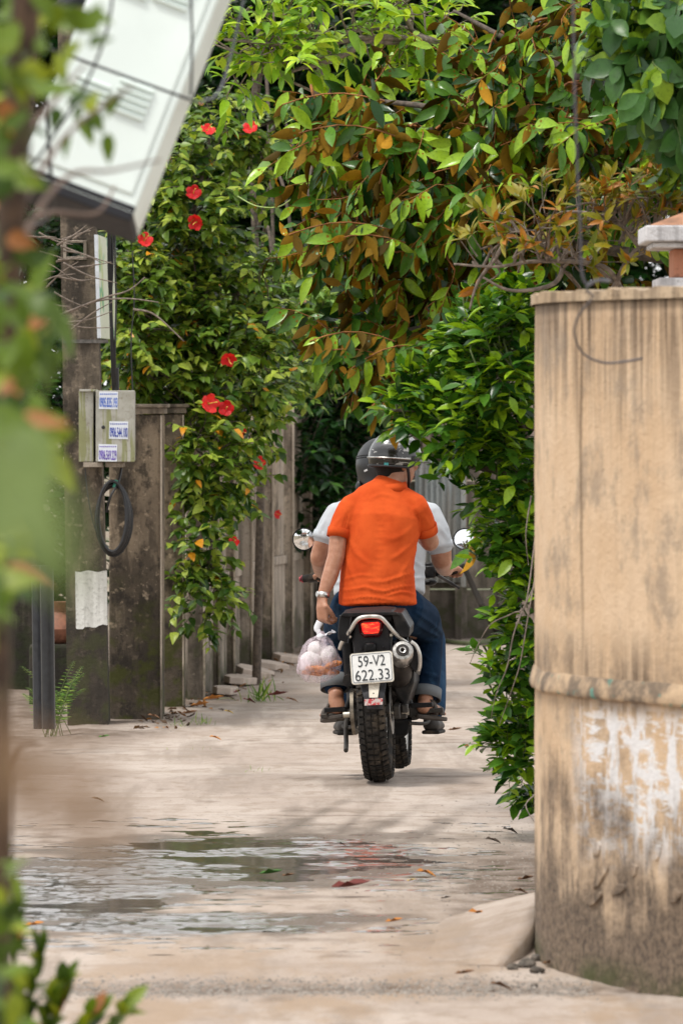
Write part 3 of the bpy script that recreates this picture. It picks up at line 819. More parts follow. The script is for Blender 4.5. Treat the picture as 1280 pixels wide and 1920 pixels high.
# ------------------------------------------------------------------ precast fence
posts = [(352, 385, 31.95), (391, 412.5, 33.1), (417, 441, 34.4), (441.5, 474, 35.4), (482, 513.5, 36.9), (527, 551, 38.1), (562, 585, 39.3)]
fe = empty('concrete_fence', (P(440, 0, 34.5).x, 34.5, GZ), 'stained precast concrete fence of tall posts along the lane', 'fence')
for i, (x0, x1, d) in enumerate(posts):
    a = P(x0, 0, d); b = P(x1, 0, d); w = b.x - a.x; dep = 0.17
    mt = m_slat if i in (3,) else m_fence
    top = 1.72 + 0.02 * ((i * 7) % 3)
    po = MB().box((b.x - w / 2, d + dep / 2, (top + GZ - 0.06) / 2), (w, dep, top - GZ + 0.06)).build('post', mt, fe, bevel=0.008)
    MB().box((b.x - 0.006, d - 0.003, (top + GZ) / 2), (0.014, 0.014, top - GZ - 0.02)).build('arris', m_arris, po, bevel=0.002)
    nx = posts[i + 1] if i + 1 < len(posts) else (598, 620, 40.4)
    an = P(nx[0], 0, nx[2])
    # infill between this post and the next: a plinth panel, a rail and upright slats, set back from the post faces
    p0 = Vector((a.x + w * 0.02 - 0.03, d + dep, 0)); p1 = Vector((an.x - 0.02, nx[2], 0)); L = (p1 - p0).length; dr = (p1 - p0) / L; sd = Vector((dr.y, -dr.x, 0))
    def strip(t0, t1, z0, z1, th, off, nm, mt_):
        q0 = p0 + dr * (L * t0) + sd * off; q1 = p0 + dr * (L * t1) + sd * off
        h = [q0, q0 + sd * th, q1 + sd * th, q1]
        MB().hexa([Vector((v.x, v.y, z0)) for v in h] + [Vector((v.x, v.y, z1)) for v in h]).build(nm, mt_, fe, bevel=0.005)
    strip(0, 1, GZ - 0.06, 0.60, 0.05, 0.0, 'plinth_panel', m_slat)
    strip(0, 1, 0.602, 0.66, 0.075, -0.008, 'rail', m_slat)
    strip(0, 1, 1.60, 1.66, 0.06, 0.0, 'rail', m_slat)
    ns = 5
    for s in range(ns):
        strip((s + 0.12) / ns, (s + 0.86) / ns, 0.662, 1.598, 0.035, 0.01, 'slat', m_fence if s % 2 else m_slat)

# tilted cement slabs along the foot of the fence
slabs = [(452, 1276, .30, 0.10, 6, 'cracked cement slab under the fence, nearest the hibiscus roots'), (478, 1262, .32, 0.14, 14, 'largest tilted cement slab at the fence foot'), (505, 1249, .26, 0.12, 9, 'smooth cement slab at the fence foot beside the grass tuft'), (423, 1296, .2, 0.08, 5, 'small broken cement slab at the fence foot, left end'), (540, 1236, .24, 0.10, 10, 'far cement slab at the fence foot by the last post')]
for i, (px, py, l, w, tilt, lab) in enumerate(slabs):
    p = G(px, py, GZ + 0.03)
    mb = MB(); rg = random.Random(i); poly = []
    for q in range(7):
        a_ = 2 * math.pi * q / 7; poly.append(Vector((w * math.cos(a_) * rg.uniform(0.85, 1.15), l * math.sin(a_) * rg.uniform(0.85, 1.15) * 1.6, -0.02)))
    mb.prism(poly, (0, 0, 0.045)); o = mb.build('cement_slab', m_ramp, bevel=0.006)
    o.location = (p.x, p.y, GZ + 0.035); o.rotation_euler = (R(-2), R(tilt), R(-5)); tag(o, lab, 'slab', 'cement slabs along the fence foot')

# ------------------------------------------------------------------ far wall across the end of the lane
m_far = stained('far_wall_concrete', (0.24, 0.20, 0.16, 1), (0.34, 0.29, 0.24, 1), (0.065, 0.055, 0.045, 1), (0.06, 0.065, 0.03, 1), 0.0, 0.7, 0.7, 8)
m_zinc = stained('pale_blue_sheet', (0.36, 0.385, 0.375, 1), (0.44, 0.455, 0.44, 1), (0.20, 0.165, 0.125, 1), (0.2, 0.2, 0.15, 1), -0.2, 0.45, 0.5, 8)
DW = 40.6; kw = DW / F
fw = empty('far_wall', (P(820, 0, DW).x, DW, GZ), 'grey precast concrete wall closing the end of the lane', 'wall')
def fbox(x0, x1, y0, y1, d0, dep, nm, mt, par=fw, bev=0.008):
    a = P(x0, y1, DW); b = P(x1, y0, DW)
    return MB().box(((a.x + b.x) / 2, DW + d0 + dep / 2, (a.z + b.z) / 2), (b.x - a.x, dep, b.z - a.z)).build(nm, mt, par, bevel=bev)
edges = [520, 590, 662, 735, 798, 868, 940, 1010, 1080, 1160]
for i in range(len(edges) - 1):
    x0, x1 = edges[i], edges[i + 1]
    for r_, (ya, yb) in enumerate(((806, 900), (902.5, 1003), (1005.5, 1104), (1106.5, 1215))):
        fbox(x0 + 6, x1 - 6, ya, yb, 0.04 + 0.006 * ((i + r_) % 2), 0.06, 'panel', m_far)
    fbox(x0 - 7, x0 + 7, 790, 1215, 0.0, 0.16, 'post', m_slat if i % 3 == 1 else m_far)
fbox(515, 1166, 778, 803, -0.03, 0.2, 'top_beam', m_far)
zs = empty('metal_sheet', P(815, 1100, DW - 0.1), 'pale blue weathered metal sheet leaning on the far wall', 'metal sheet')
mb = MB(); r1 = []; r2 = []
for i in range(33):
    f_ = i / 32; xx = 778 + 84 * f_; wv = 0.012 * math.sin(i * 1.55)
    r1.append(P(xx, 1092, DW - 0.10 + wv)); r2.append(P(xx, 862, DW - 0.05 + wv))
mb.loft([r1, r2], closed=False, caps=False); o = mb.build('sheet', m_zinc, zs, smooth='all'); md = o.modifiers.new('t', 'SOLIDIFY'); md.thickness = 0.003
mb = MB()
for xx in (783, 820, 858): mb.box((P(xx, 0, DW).x, DW - 0.05, (P(0, 1092, DW).z + GZ) / 2), (0.04, 0.05, P(0, 1092, DW).z - GZ)) if False else None
for xx in (783, 858):
    z1 = P(0, 1095, DW).z
    MB().box((P(xx, 0, DW).x, DW - 0.09, (z1 + GZ - .02) / 2), (0.05, 0.06, z1 - GZ + .02)).build('leg', m_far, zs, bevel=0.004)
fbox(862, 872, 880, 1100, -0.12, 0.05, 'pipe', m_zinc, zs, 0.004)
# dark pole leaning on the far wall
mb = MB(); mb.tube([P(868, 1060, 39.9), P(900, 1130, 39.7), G(938, 1196, GZ)], 0.022, 8)
tag(mb.build('leaning_pole', simple('dark_wood', (0.03, 0.024, 0.018), 0.85), smooth=True), 'dark wooden pole leaning against the far wall', 'pole')
mb = MB(); mb.tube(spline([G(800, 1190, GZ + .03), G(840, 1203, GZ + .02), G(890, 1206, GZ + .02), G(935, 1198, GZ + .03)], 6), 0.018, 7)
tag(mb.build('hose', simple('green_hose', (0.06, 0.075, 0.03), 0.6), smooth=True), 'old green hose lying at the foot of the far wall', 'hose')

# ------------------------------------------------------------------ yard behind the pole, left edge
m_yard = stained('yard_wall', (0.10, 0.085, 0.07, 1), (0.15, 0.13, 0.10, 1), (0.02, 0.018, 0.015, 1), (0.03, 0.04, 0.015, 1), 0.0, 1.0, 0.8, 5)
yw = MB().box((-2.75, 33.2, 0.8), (1.75, 0.15, 1.8)).build('yard_wall', m_yard, bevel=0.01); tag(yw, 'dark mossy yard wall behind the utility pole', 'wall')
jar = MB(); c = P(111, 1300, 31.8); c.z = GZ
jar.lathe((c.x, c.y, GZ + 0.36), (0, 0, 1), [(0.0, 0), (0.06, 0.0), (0.10, 0.03), (0.12, 0.09), (0.09, 0.15), (0.045, 0.19), (0.05, 0.22), (0.07, 0.25), (0.06, 0.25), (0.04, 0.21)], 20)
jo = jar.build('clay_jar', simple('red_clay', (0.24, 0.10, 0.06), 0.7, bump=0.2), smooth=True); tag(jo, 'reddish clay jar standing on a block behind the pole', 'jar')
tag(MB().box((c.x, c.y, GZ + 0.17), (0.34, 0.3, 0.38)).build('stone_block', m_yard, bevel=0.02), 'dark stone block carrying the clay jar', 'block')
for i, (xa, xb, r_, lab, cl) in enumerate(((92, 88, 0.035, 'thick black pipe standing upright left of the utility pole', (0.015, 0.016, 0.018)), (74, 70, 0.03, 'black upright pipe at the left edge, next to the trunk', (0.02, 0.022, 0.026)))):
    mb = MB(); mb.tube([P(xa, 1330, 27.2 + i * .2) + Vector((0, 0, -0.1)), P(xb, 1060, 27.2 + i * .2)], r_, 10)
    tag(mb.build('standpipe', simple('black_pipe%d' % i, cl, 0.4), smooth=True), lab, 'pipe')
# ================================================================== plants
def m_leaf(name, dark, mid, young, rough=0.38, youngth=0.8, dead=None, deadth=0.97, trans=0.22, spec=0.38):
    """leaf: colour drifts from leaf to leaf (attribute 'lr' in joined foliage, object random on single leaves)"""
    t = NT(name)
    a = t.math('FRACT', t.math('ADD', t.attr('lr'), t.objrand()))
    c = t.mix(t.ramp(a, 0.0, 0.55), dark, mid)
    c = t.mix(t.ramp(a, youngth - 0.06, youngth + 0.06), c, young)
    if dead: c = t.mix(t.ramp(a, deadth - 0.002, deadth + 0.002), c, dead)
    n = t.noise(t.pos(obj=False), 70, 3)
    c = t.mix(t.ramp(n, 0.45, 0.75, 0, 0.35), c, tuple(x * 0.55 for x in dark[:3]) + (1,))
    t.set(Base_Color=c, Roughness=rough); t.bs.inputs['Specular IOR Level'].default_value = spec
    t.bump(n, 0.15, 0.004)
    if trans:
        tr = t.n('ShaderNodeBsdfTranslucent')
        mx = t.n('ShaderNodeMixShader'); mx.inputs[0].default_value = trans
        br = t.n('ShaderNodeVectorMath', operation='MULTIPLY'); t.l(c, br.inputs[0]); br.inputs[1].default_value = (1.5, 1.5, 0.7)
        t.l(br.outputs[0], tr.inputs['Color'])
        t.l(t.bs.outputs[0], mx.inputs[1]); t.l(tr.outputs[0], mx.inputs[2]); t.l(mx.outputs[0], t.out.inputs['Surface'])
    return t.mat

def leaf_geo(L=1.0, W=0.42, curl=0.18, fold=0.25, n=5, shape='ell', double=False, wave=0.0):
    """unit leaf along +X, blade normal +Z; returns verts, quads, material index"""
    vs = []; fs = []; mi = []
    def prof(t):
        if shape == 'ell': w = math.sin(math.pi * min(max(t, 0.0), 1.0) ** 0.9) ** 0.8
        elif shape == 'ovate': w = (math.sin(math.pi * t ** 0.62)) ** 0.85
        elif shape == 'obo': w = (math.sin(math.pi * t ** 1.35)) ** 0.8
        else: w = math.sin(math.pi * t)
        return max(w, 0.03)
    def sheet(dz):
        b = len(vs)
        for i in range(n + 1):
            t = i / n; w = W * 0.5 * prof(t) if 0 < i < n else W * 0.02
            x = L * (t - 0.10 * curl * t * t); z0 = -curl * L * t * t + dz
            wv = wave * math.sin(i * 2.2)
            vs.extend([(x, w, z0 + fold * w + wv * w), (x, 0, z0), (x, -w, z0 + fold * w - wv * w)])
        return b
    b = sheet(0)
    for i in range(n):
        q = b + 3 * i
        fs += [(q, q + 1, q + 4, q + 3), (q + 1, q + 2, q + 5, q + 4)]; mi += [0, 0]
    fs = [tuple(reversed(f)) for f in fs]
    if double:
        b2 = sheet(-0.008)
        for i in range(n):
            q = b2 + 3 * i
            fs += [(q, q + 1, q + 4, q + 3), (q + 1, q + 2, q + 5, q + 4)]; mi += [1, 1]
    return np.array(vs), np.array(fs), np.array(mi)

def unit(a):
    return a / np.maximum(np.linalg.norm(a, axis=1, keepdims=True), 1e-9)

class Leaves:
    def __init__(self): self.o = []; self.d = []; self.n = []; self.s = []
    def add(self, o, d, n, s):
        self.o.append(tuple(o)); self.d.append(tuple(d)); self.n.append(tuple(n)); self.s.append(s)
    def frames(self):
        o = np.array(self.o); d = unit(np.array(self.d)); n = np.array(self.n)
        y = unit(np.cross(n, d)); z = np.cross(d, y)
        return o, d, y, z, np.array(self.s)
    def emit(self, plant, mats, variants, singles=300, name='leaf', seed=1, maxsingle_d=1e9):
        """the leaves that show largest become objects of their own, the rest one joined part"""
        if not self.o: return
        o, X, Y, Z, s = self.frames(); N = len(o); rg = np.random.default_rng(seed)
        var = rg.integers(0, len(variants), N)
        px = CX + o[:, 0] / o[:, 1] * F; py = HY - (o[:, 2] - H) / o[:, 1] * F
        inside = (px > -20) & (px < 1300) & (py > -20) & (py < 1940)
        face = np.abs(Z[:, 1]) * 0.5 + 0.5
        score = np.where(inside, s / o[:, 1] * face, 0) * (1.0 - 0.25 * (o[:, 1] - o[:, 1].min()) / max(1e-6, np.ptp(o[:, 1]))) 
        depth_rank = np.where(inside, o[:, 1], 1e9)
        # front layer first: smallest distance within coarse screen cells
        cell = (np.floor(px / 26) * 1000 + np.floor(py / 26)).astype(int)
        order = np.lexsort((depth_rank, cell)); first = np.zeros(N, bool)
        cc = cell[order]; lead = np.r_[True, cc[1:] != cc[:-1]]; first[order[lead]] = True
        score = score * np.where(first, 3.0, 1.0)
        pick = np.argsort(-score)[:singles]; pick = pick[score[pick] > 0]
        single = np.zeros(N, bool); single[pick] = True
        base = wloc(plant)
        mes = []
        for q, (v, f, m) in enumerate(variants):
            me = bpy.data.meshes.new(name); me.from_pydata([tuple(a) for a in v], [], [tuple(int(i) for i in a) for a in f])
            for mt in mats: me.materials.append(mt)
            me.polygons.foreach_set('material_index', m.astype(np.int32)); me.polygons.foreach_set('use_smooth', np.ones(len(f), bool)); me.update()
            mes.append(me)
        for i in pick:
            ob = bpy.data.objects.new(name, mes[var[i]]); COL.objects.link(ob); ob.parent = plant
            M = Matrix(((X[i][0], Y[i][0], Z[i][0]), (X[i][1], Y[i][1], Z[i][1]), (X[i][2], Y[i][2], Z[i][2])))
            ob.rotation_mode = 'QUATERNION'; ob.rotation_quaternion = M.to_quaternion()
            ob.location = Vector(o[i]) - base; ob.scale = (s[i],) * 3
        V = []; Fq = []; Mi = []; A = []; off = 0
        for q, (v, f, m) in enumerate(variants):
            ii = np.where((var == q) & ~single)[0]
            if len(ii) == 0: continue
            pts = o[ii][:, None, :] + s[ii][:, None, None] * (v[None, :, 0:1] * X[ii][:, None, :] + v[None, :, 1:2] * Y[ii][:, None, :] + v[None, :, 2:3] * Z[ii][:, None, :])
            V.append(pts.reshape(-1, 3)); nv = len(v)
            Fq.append((f[None] + (np.arange(len(ii)) * nv)[:, None, None] + off).reshape(-1, 4)); off += nv * len(ii)
            Mi.append(np.tile(m, len(ii))); A.append(np.repeat(rg.random(len(ii)), nv))
        if V:
            me = grid_mesh('foliage', np.concatenate(V) - np.array(base), np.concatenate(Fq))
            for mt in mats: me.materials.append(mt)
            me.polygons.foreach_set('material_index', np.concatenate(Mi).astype(np.int32))
            at = me.attributes.new('lr', 'FLOAT', 'POINT'); at.data.foreach_set('value', np.concatenate(A).astype(np.float32))
            ob = link('foliage', me, plant); tag(ob, None, None, None, 'stuff')

m_bark = simple('bark', (0.10, 0.078, 0.06), 0.9, var=0.45, scale=40, bump=0.6, obj=False)
m_barkl = simple('pale_bark', (0.20, 0.16, 0.13), 0.9, var=0.4, scale=40, bump=0.5, obj=False)
m_barkr = simple('rusty_twig', (0.30, 0.12, 0.035), 0.8, var=0.4, scale=40, obj=False)
m_grn = simple('green_stem', (0.10, 0.14, 0.04), 0.6, var=0.3, scale=40, obj=False)

def blob_points(blobs, n, rg, shellbias=0.5):
    """random points in a union of ellipsoids given as (px, py, d, rx px, ry px, rd m, weight)"""
    w = np.array([b[6] if len(b) > 6 else b[3] * b[4] * b[5] for b in blobs], float); w /= w.sum()
    out = []
    for i in rg.choice(len(blobs), n, p=w):
        b = blobs[i]; u = rg.normal(size=3); u /= np.linalg.norm(u); r = rg.random() ** (1 / 3.0)
        r = r * (1 - shellbias) + shellbias * (r ** 0.4)
        c = P(b[0], b[1], b[2]); k = b[2] / F
        out.append((np.array(c) + u * r * np.array((b[3] * k, b[5], b[4] * k)), np.array(c), u * r))
    return out

def wander(p, d, L, n, rg, droop=0.0, jit=0.25):
    pts = [np.array(p)]; d = np.array(d) / np.linalg.norm(d)
    for i in range(n):
        d = d + rg.normal(size=3) * jit * 0.5 + np.array((0, 0, -droop)); d /= np.linalg.norm(d)
        pts.append(pts[-1] + d * L / n)
    return pts

def hide_below(p):
    return p[2] < 0.03

# a keep-out test so that foliage does not grow into the plastered wall
WXY = np.array([(p.x, p.y) for p in WP])
def in_wall(p):
    if p[2] > 2.1: return False
    d = np.hypot(WXY[:, 0] - p[0], WXY[:, 1] - p[1]); i = int(d.argmin())
    t = WXY[min(i + 1, len(WXY) - 1)] - WXY[max(i - 1, 0)]; nrm = np.array((t[1], -t[0])); nrm /= np.linalg.norm(nrm)
    s = (p[:2] - WXY[i]) @ nrm
    return d[i] < 0.5 and -0.25 < s < 0.03

def sprig_plant(plant, blobs, ntwig, leaf, seed, mats, variants, L=(0.18, 0.4), per=9, size=(0.06, 0.09), droop=0.06, outward=0.8, up=0.3,
                mode='spread', twigmat=None, twigr=0.003, singles=300, shellbias=0.5, frontbias=0.0, hang=0.0, name='leaf', minz=0.02, tint=None, limbs=None, linkp=0.0, whorl=False):
    rg = np.random.default_rng(seed); lv = Leaves(); tw = MB()
    lim = None
    if limbs:
        lim = np.array([tuple(p) for l_ in limbs for p in l_])
    for (p, c, u) in blob_points(blobs, ntwig, rg, shellbias):
        d = u * outward + np.array((0, 0, up)) + rg.normal(size=3) * 0.45 + np.array((0, -frontbias, 0))
        ln = rg.uniform(*L); pts = wander(p, d, ln, 4, rg, droop)
        if pts[-1][2] < minz or pts[0][2] < minz: continue
        tw.tube([Vector(q) for q in pts], [twigr * (1 - 0.15 * i) for i in range(len(pts))], 4, caps=False)
        if lim is not None and rg.random() < linkp:
            j = int(((lim - p) ** 2).sum(1).argmin()); a = lim[j]; m_ = (a + p) / 2 + rg.normal(size=3) * 0.04 + np.array((0, 0, 0.03))
            tw.tube(spline([Vector(a), Vector(m_), Vector(p)], 4), [twigr * 2.2] * 4 + [twigr * 1.5] * 5, 5, caps=False)
        for i in range(per):
            f_ = 0.1 + 0.9 * (i + rg.random() * 0.5) / per
            if whorl: f_ = 0.72 + 0.28 * f_
            x = min(f_, 0.999) * 4; k_ = int(x); q = pts[k_] + (pts[k_ + 1] - pts[k_]) * (x - k_)
            ax = pts[k_ + 1] - pts[k_]; ax /= np.linalg.norm(ax)
            sd = np.cross(ax, (0, 0, 1.0)); ns = np.linalg.norm(sd); sd = sd / ns if ns > 0.1 else np.array((1.0, 0, 0))
            if mode == 'spread':
                dr = ax * 0.55 + sd * (1 if i % 2 else -1) * rg.uniform(0.5, 1.0) + np.array((0, 0, rg.normal() * 0.35 - hang)); nm = np.array((rg.normal() * 0.35, rg.normal() * 0.35 - 0.25, 1.0))
            elif mode == 'whorl':
                a_ = rg.random() * 6.28; w = np.cross(ax, sd)
                dr = ax * 0.7 + (sd * math.cos(a_) + w * math.sin(a_)) * rg.uniform(0.5, 1) + np.array((0, 0, -hang)); nm = ax + np.array((0, -0.3, 0.4)) + rg.normal(size=3) * 0.2
            else:   # two drooping rows
                s_ = 1 if i % 2 else -1
                dr = ax * rg.uniform(0.05, 0.45) + sd * s_ * rg.uniform(0.15, 0.6) + np.array((rg.normal() * 0.25, 0, -rg.uniform(-0.1, 1.0)))
                nm = sd * s_ * 1.0 + np.array((0, -0.15, 0.5)) + rg.normal(size=3) * 0.6
                q_ = rg.random()
                if q_ < 0.22: nm = np.array((rg.normal() * .5, -1.0, 0.35))
                elif q_ < 0.30: nm = np.array((rg.normal() * .6, 1.0, 0.25)); dr = dr + rg.normal(size=3) * 0.35
            sz = rg.uniform(*size) * (0.75 if i == per - 1 else 1)
            tip = q + dr / np.linalg.norm(dr) * sz
            if in_wall(tip) or in_wall(q): continue
            lv.add(q, dr, nm, sz)
    lv.emit(plant, mats, variants, singles, name, seed)
    if tw.v: tw.build('twigs', twigmat or m_bark, plant, smooth='all')['kind'] = 'stuff'
    return lv

def limb(plant, pts, r0, r1, mat=None, name='branch', n=7):
    sp = spline(pts, 7); N = len(sp)
    MB().tube(sp, [r0 + (r1 - r0) * i / (N - 1) for i in range(N)], n).build(name, mat or m_bark, plant, smooth='all')
    return sp

# --- leaf kinds
V_BG = [leaf_geo(W=0.5, curl=0.2, n=3), leaf_geo(W=0.42, curl=0.35, n=3, fold=0.4)]
V_STAR = [leaf_geo(W=0.37, curl=c, fold=f, n=5, double=True, wave=w) for c, f, w in ((0.10, 0.20, 0.05), (0.25, 0.35, 0.1), (0.42, 0.5, 0.0))]
V_LIME = [leaf_geo(W=0.46, curl=c, fold=f, n=4) for c, f in ((0.08, 0.25), (0.2, 0.4), (-0.1, 0.35))]
V_HIB = [leaf_geo(W=0.60, curl=c, fold=f, n=4, shape='ovate') for c, f in ((0.15, 0.2), (0.3, 0.35))]
V_BRI = [leaf_geo(W=0.36, curl=c, fold=f, n=4) for c, f in ((0.25, 0.3), (0.4, 0.3))]
V_JACK = [leaf_geo(W=0.55, curl=c, fold=f, n=5, shape='obo') for c, f in ((0.2, 0.25), (0.38, 0.3))]
M_STAR_T = m_leaf('star_apple_leaf_top', (0.010, 0.045, 0.007, 1), (0.085, 0.205, 0.018, 1), (0.27, 0.44, 0.022, 1), 0.25, 0.60, trans=0.0, spec=0.28)
M_STAR_B = m_leaf('star_apple_leaf_underside', (0.055, 0.035, 0.003, 1), (0.19, 0.105, 0.005, 1), (0.40, 0.20, 0.012, 1), 0.75, 0.84, trans=0.0, spec=0.15)
M_LIME = m_leaf('lime_leaf', (0.011, 0.050, 0.007, 1), (0.075, 0.195, 0.018, 1), (0.27, 0.44, 0.02, 1), 0.26, 0.68, spec=0.3)
M_HIB = m_leaf('hibiscus_leaf', (0.022, 0.065, 0.007, 1), (0.14, 0.235, 0.026, 1), (0.36, 0.45, 0.06, 1), 0.34, 0.74, (0.70, 0.30, 0.02, 1), 0.985, spec=0.28)
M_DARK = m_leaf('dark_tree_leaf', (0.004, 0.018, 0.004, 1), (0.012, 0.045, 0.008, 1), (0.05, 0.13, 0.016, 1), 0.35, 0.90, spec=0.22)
M_BRI = m_leaf('young_green_leaf', (0.13, 0.28, 0.015, 1), (0.28, 0.48, 0.02, 1), (0.45, 0.60, 0.03, 1), 0.42, 0.6)
M_JACK = m_leaf('broad_leaf', (0.028, 0.085, 0.022, 1), (0.065, 0.165, 0.035, 1), (0.28, 0.44, 0.03, 1), 0.35, 0.80)
M_ROSE = m_leaf('coppery_shoot_leaf', (0.14, 0.17, 0.012, 1), (0.30, 0.25, 0.015, 1), (0.42, 0.16, 0.015, 1), 0.42, 0.72)
M_YEL = m_leaf('yellow_green_leaf', (0.08, 0.18, 0.03, 1), (0.22, 0.37, 0.07, 1), (0.40, 0.52, 0.10, 1), 0.45, 0.7)

# --- dark trees behind the fence and behind everything
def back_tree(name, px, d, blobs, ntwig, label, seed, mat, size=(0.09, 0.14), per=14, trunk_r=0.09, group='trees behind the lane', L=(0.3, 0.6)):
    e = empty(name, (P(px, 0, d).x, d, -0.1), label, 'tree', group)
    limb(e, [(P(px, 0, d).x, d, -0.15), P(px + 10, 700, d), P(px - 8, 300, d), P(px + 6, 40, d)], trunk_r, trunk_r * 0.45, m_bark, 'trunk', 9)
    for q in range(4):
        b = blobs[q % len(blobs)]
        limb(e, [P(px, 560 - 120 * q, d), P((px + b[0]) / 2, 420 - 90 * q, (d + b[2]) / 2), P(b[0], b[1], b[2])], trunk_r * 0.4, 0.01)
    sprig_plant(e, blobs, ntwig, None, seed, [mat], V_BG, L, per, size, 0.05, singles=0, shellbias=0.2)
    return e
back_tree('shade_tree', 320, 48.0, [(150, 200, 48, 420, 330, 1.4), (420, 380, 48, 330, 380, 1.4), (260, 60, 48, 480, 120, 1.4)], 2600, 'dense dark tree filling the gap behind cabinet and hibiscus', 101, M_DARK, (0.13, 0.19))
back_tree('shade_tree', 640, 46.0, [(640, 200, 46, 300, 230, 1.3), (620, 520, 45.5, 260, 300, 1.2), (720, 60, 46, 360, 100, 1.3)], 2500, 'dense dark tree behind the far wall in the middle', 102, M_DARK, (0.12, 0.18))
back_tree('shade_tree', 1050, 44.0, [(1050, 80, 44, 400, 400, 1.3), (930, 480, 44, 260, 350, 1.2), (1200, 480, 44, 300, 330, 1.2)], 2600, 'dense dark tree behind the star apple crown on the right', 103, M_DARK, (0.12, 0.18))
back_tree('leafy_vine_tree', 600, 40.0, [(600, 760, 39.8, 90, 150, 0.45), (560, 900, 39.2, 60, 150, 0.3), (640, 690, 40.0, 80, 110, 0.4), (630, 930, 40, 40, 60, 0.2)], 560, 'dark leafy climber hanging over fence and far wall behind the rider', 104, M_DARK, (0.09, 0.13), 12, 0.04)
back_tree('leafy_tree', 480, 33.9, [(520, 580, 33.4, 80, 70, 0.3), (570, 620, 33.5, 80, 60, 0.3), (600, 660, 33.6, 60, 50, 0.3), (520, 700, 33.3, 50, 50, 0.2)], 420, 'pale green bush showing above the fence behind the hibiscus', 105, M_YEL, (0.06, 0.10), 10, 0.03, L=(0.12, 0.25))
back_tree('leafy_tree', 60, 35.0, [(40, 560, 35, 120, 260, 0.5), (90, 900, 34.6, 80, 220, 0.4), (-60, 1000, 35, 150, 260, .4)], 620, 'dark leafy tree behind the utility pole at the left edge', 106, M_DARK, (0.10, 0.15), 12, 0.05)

# --- hibiscus over the fence
hb = empty('hibiscus_shrub', (P(330, 0, 31.8).x, 31.9, GZ), 'big hibiscus shrub with red flowers spilling over the concrete fence', 'shrub')
hlimbs = [limb(hb, [(P(318, 0, 32.3).x, 32.3, GZ), P(322, 800, 32.2), P(320, 600, 31.9), P(345, 470, 31.8), P(372, 360, 31.8), P(395, 250, 31.9)], 0.035, 0.008, m_bark, 'trunk'),
          limb(hb, [P(322, 820, 32.2), P(380, 720, 31.8), P(430, 640, 31.7), P(470, 600, 32)], 0.02, 0.006),
          limb(hb, [P(322, 700, 32.2), P(280, 560, 31.9), P(262, 480, 31.8), P(240, 430, 31.8)], 0.018, 0.006),
          limb(hb, [P(380, 720, 31.8), P(400, 830, 31.4), P(400, 960, 31.2), P(385, 1110, 31.2)], 0.014, 0.004),
          limb(hb, [P(372, 360, 31.8), P(430, 280, 32), P(470, 240, 32)], 0.010, 0.004)]
HB = [(330, 560, 31.8, 110, 110, 0.35, 3.0), (430, 560, 31.8, 100, 110, 0.35, 3), (300, 660, 31.5, 90, 100, 0.3, 2.2), (420, 690, 31.6, 120, 90, 0.35, 3),
      (395, 860, 31.2, 52, 100, 0.22, 1.7), (380, 1020, 31.15, 34, 80, 0.14, 0.8), (385, 1130, 31.1, 38, 50, 0.12, 0.6), (290, 450, 31.6, 60, 80, 0.25, 1.0), (375, 400, 31.6, 70, 60, 0.25, 1.0),
      (330, 320, 31.7, 45, 50, 0.2, 0.7), (415, 260, 32, 55, 70, 0.25, 0.8), (480, 245, 32, 50, 45, 0.2, 0.5), (470, 330, 32, 40, 50, 0.2, 0.4), (470, 800, 31.9, 50, 60, 0.2, 0.8), (240, 560, 31.5, 34, 80, 0.15, 0.5), (440, 900, 31.8, 40, 60, 0.2, .4), (255, 640, 31.2, 34, 80, 0.2, 1.0), (265, 520, 31.3, 40, 60, 0.2, 0.8), (520, 700, 32.5, 60, 60, 0.25, .8)]
sprig_plant(hb, HB, 1500, None, 21, [M_HIB], V_HIB, (0.10, 0.22), 8, (0.055, 0.095), 0.10, singles=300, frontbias=0.3, hang=0.25, twigmat=m_bark, limbs=hlimbs, linkp=0.12)

def flower_mesh():
    mb = MB(); n = 7
    for k_ in range(5):
        a0 = 2 * math.pi * k_ / 5; vs = []; fs = []
        for i in range(n + 1):
            t = i / n; r = 0.006 + 0.052 * t; w = 0.030 * math.sin(math.pi * min(1, t * 0.78 + 0.08)) ; z = 0.030 * t * t + 0.004 * math.sin(k_ * 2 + i) - 0.02 * max(0, t - .75)
            for j in (-1, 0, 1):
                ruf = 0.006 * math.sin(i * 2.1 + j * 2 + k_)
                vs.append((r * math.cos(a0) - j * w * math.sin(a0), r * math.sin(a0) + j * w * math.cos(a0), z + ruf * t - 0.006 * abs(j) + 0.004 * j))
        for i in range(n):
            for j in range(2):
                q = 3 * i + j; fs.append((q, q + 1, q + 4, q + 3))
        mb._add(vs, fs)
    return mb
m_red = m_leaf('hibiscus_petal', (0.55, 0.008, 0.012, 1), (0.72, 0.015, 0.018, 1), (0.80, 0.03, 0.03, 1), 0.5, 0.7, trans=0.25)
m_sta = simple('stamen_yellow', (0.75, 0.45, 0.08), 0.6)
fm = flower_mesh(); FLO = None; STA = None
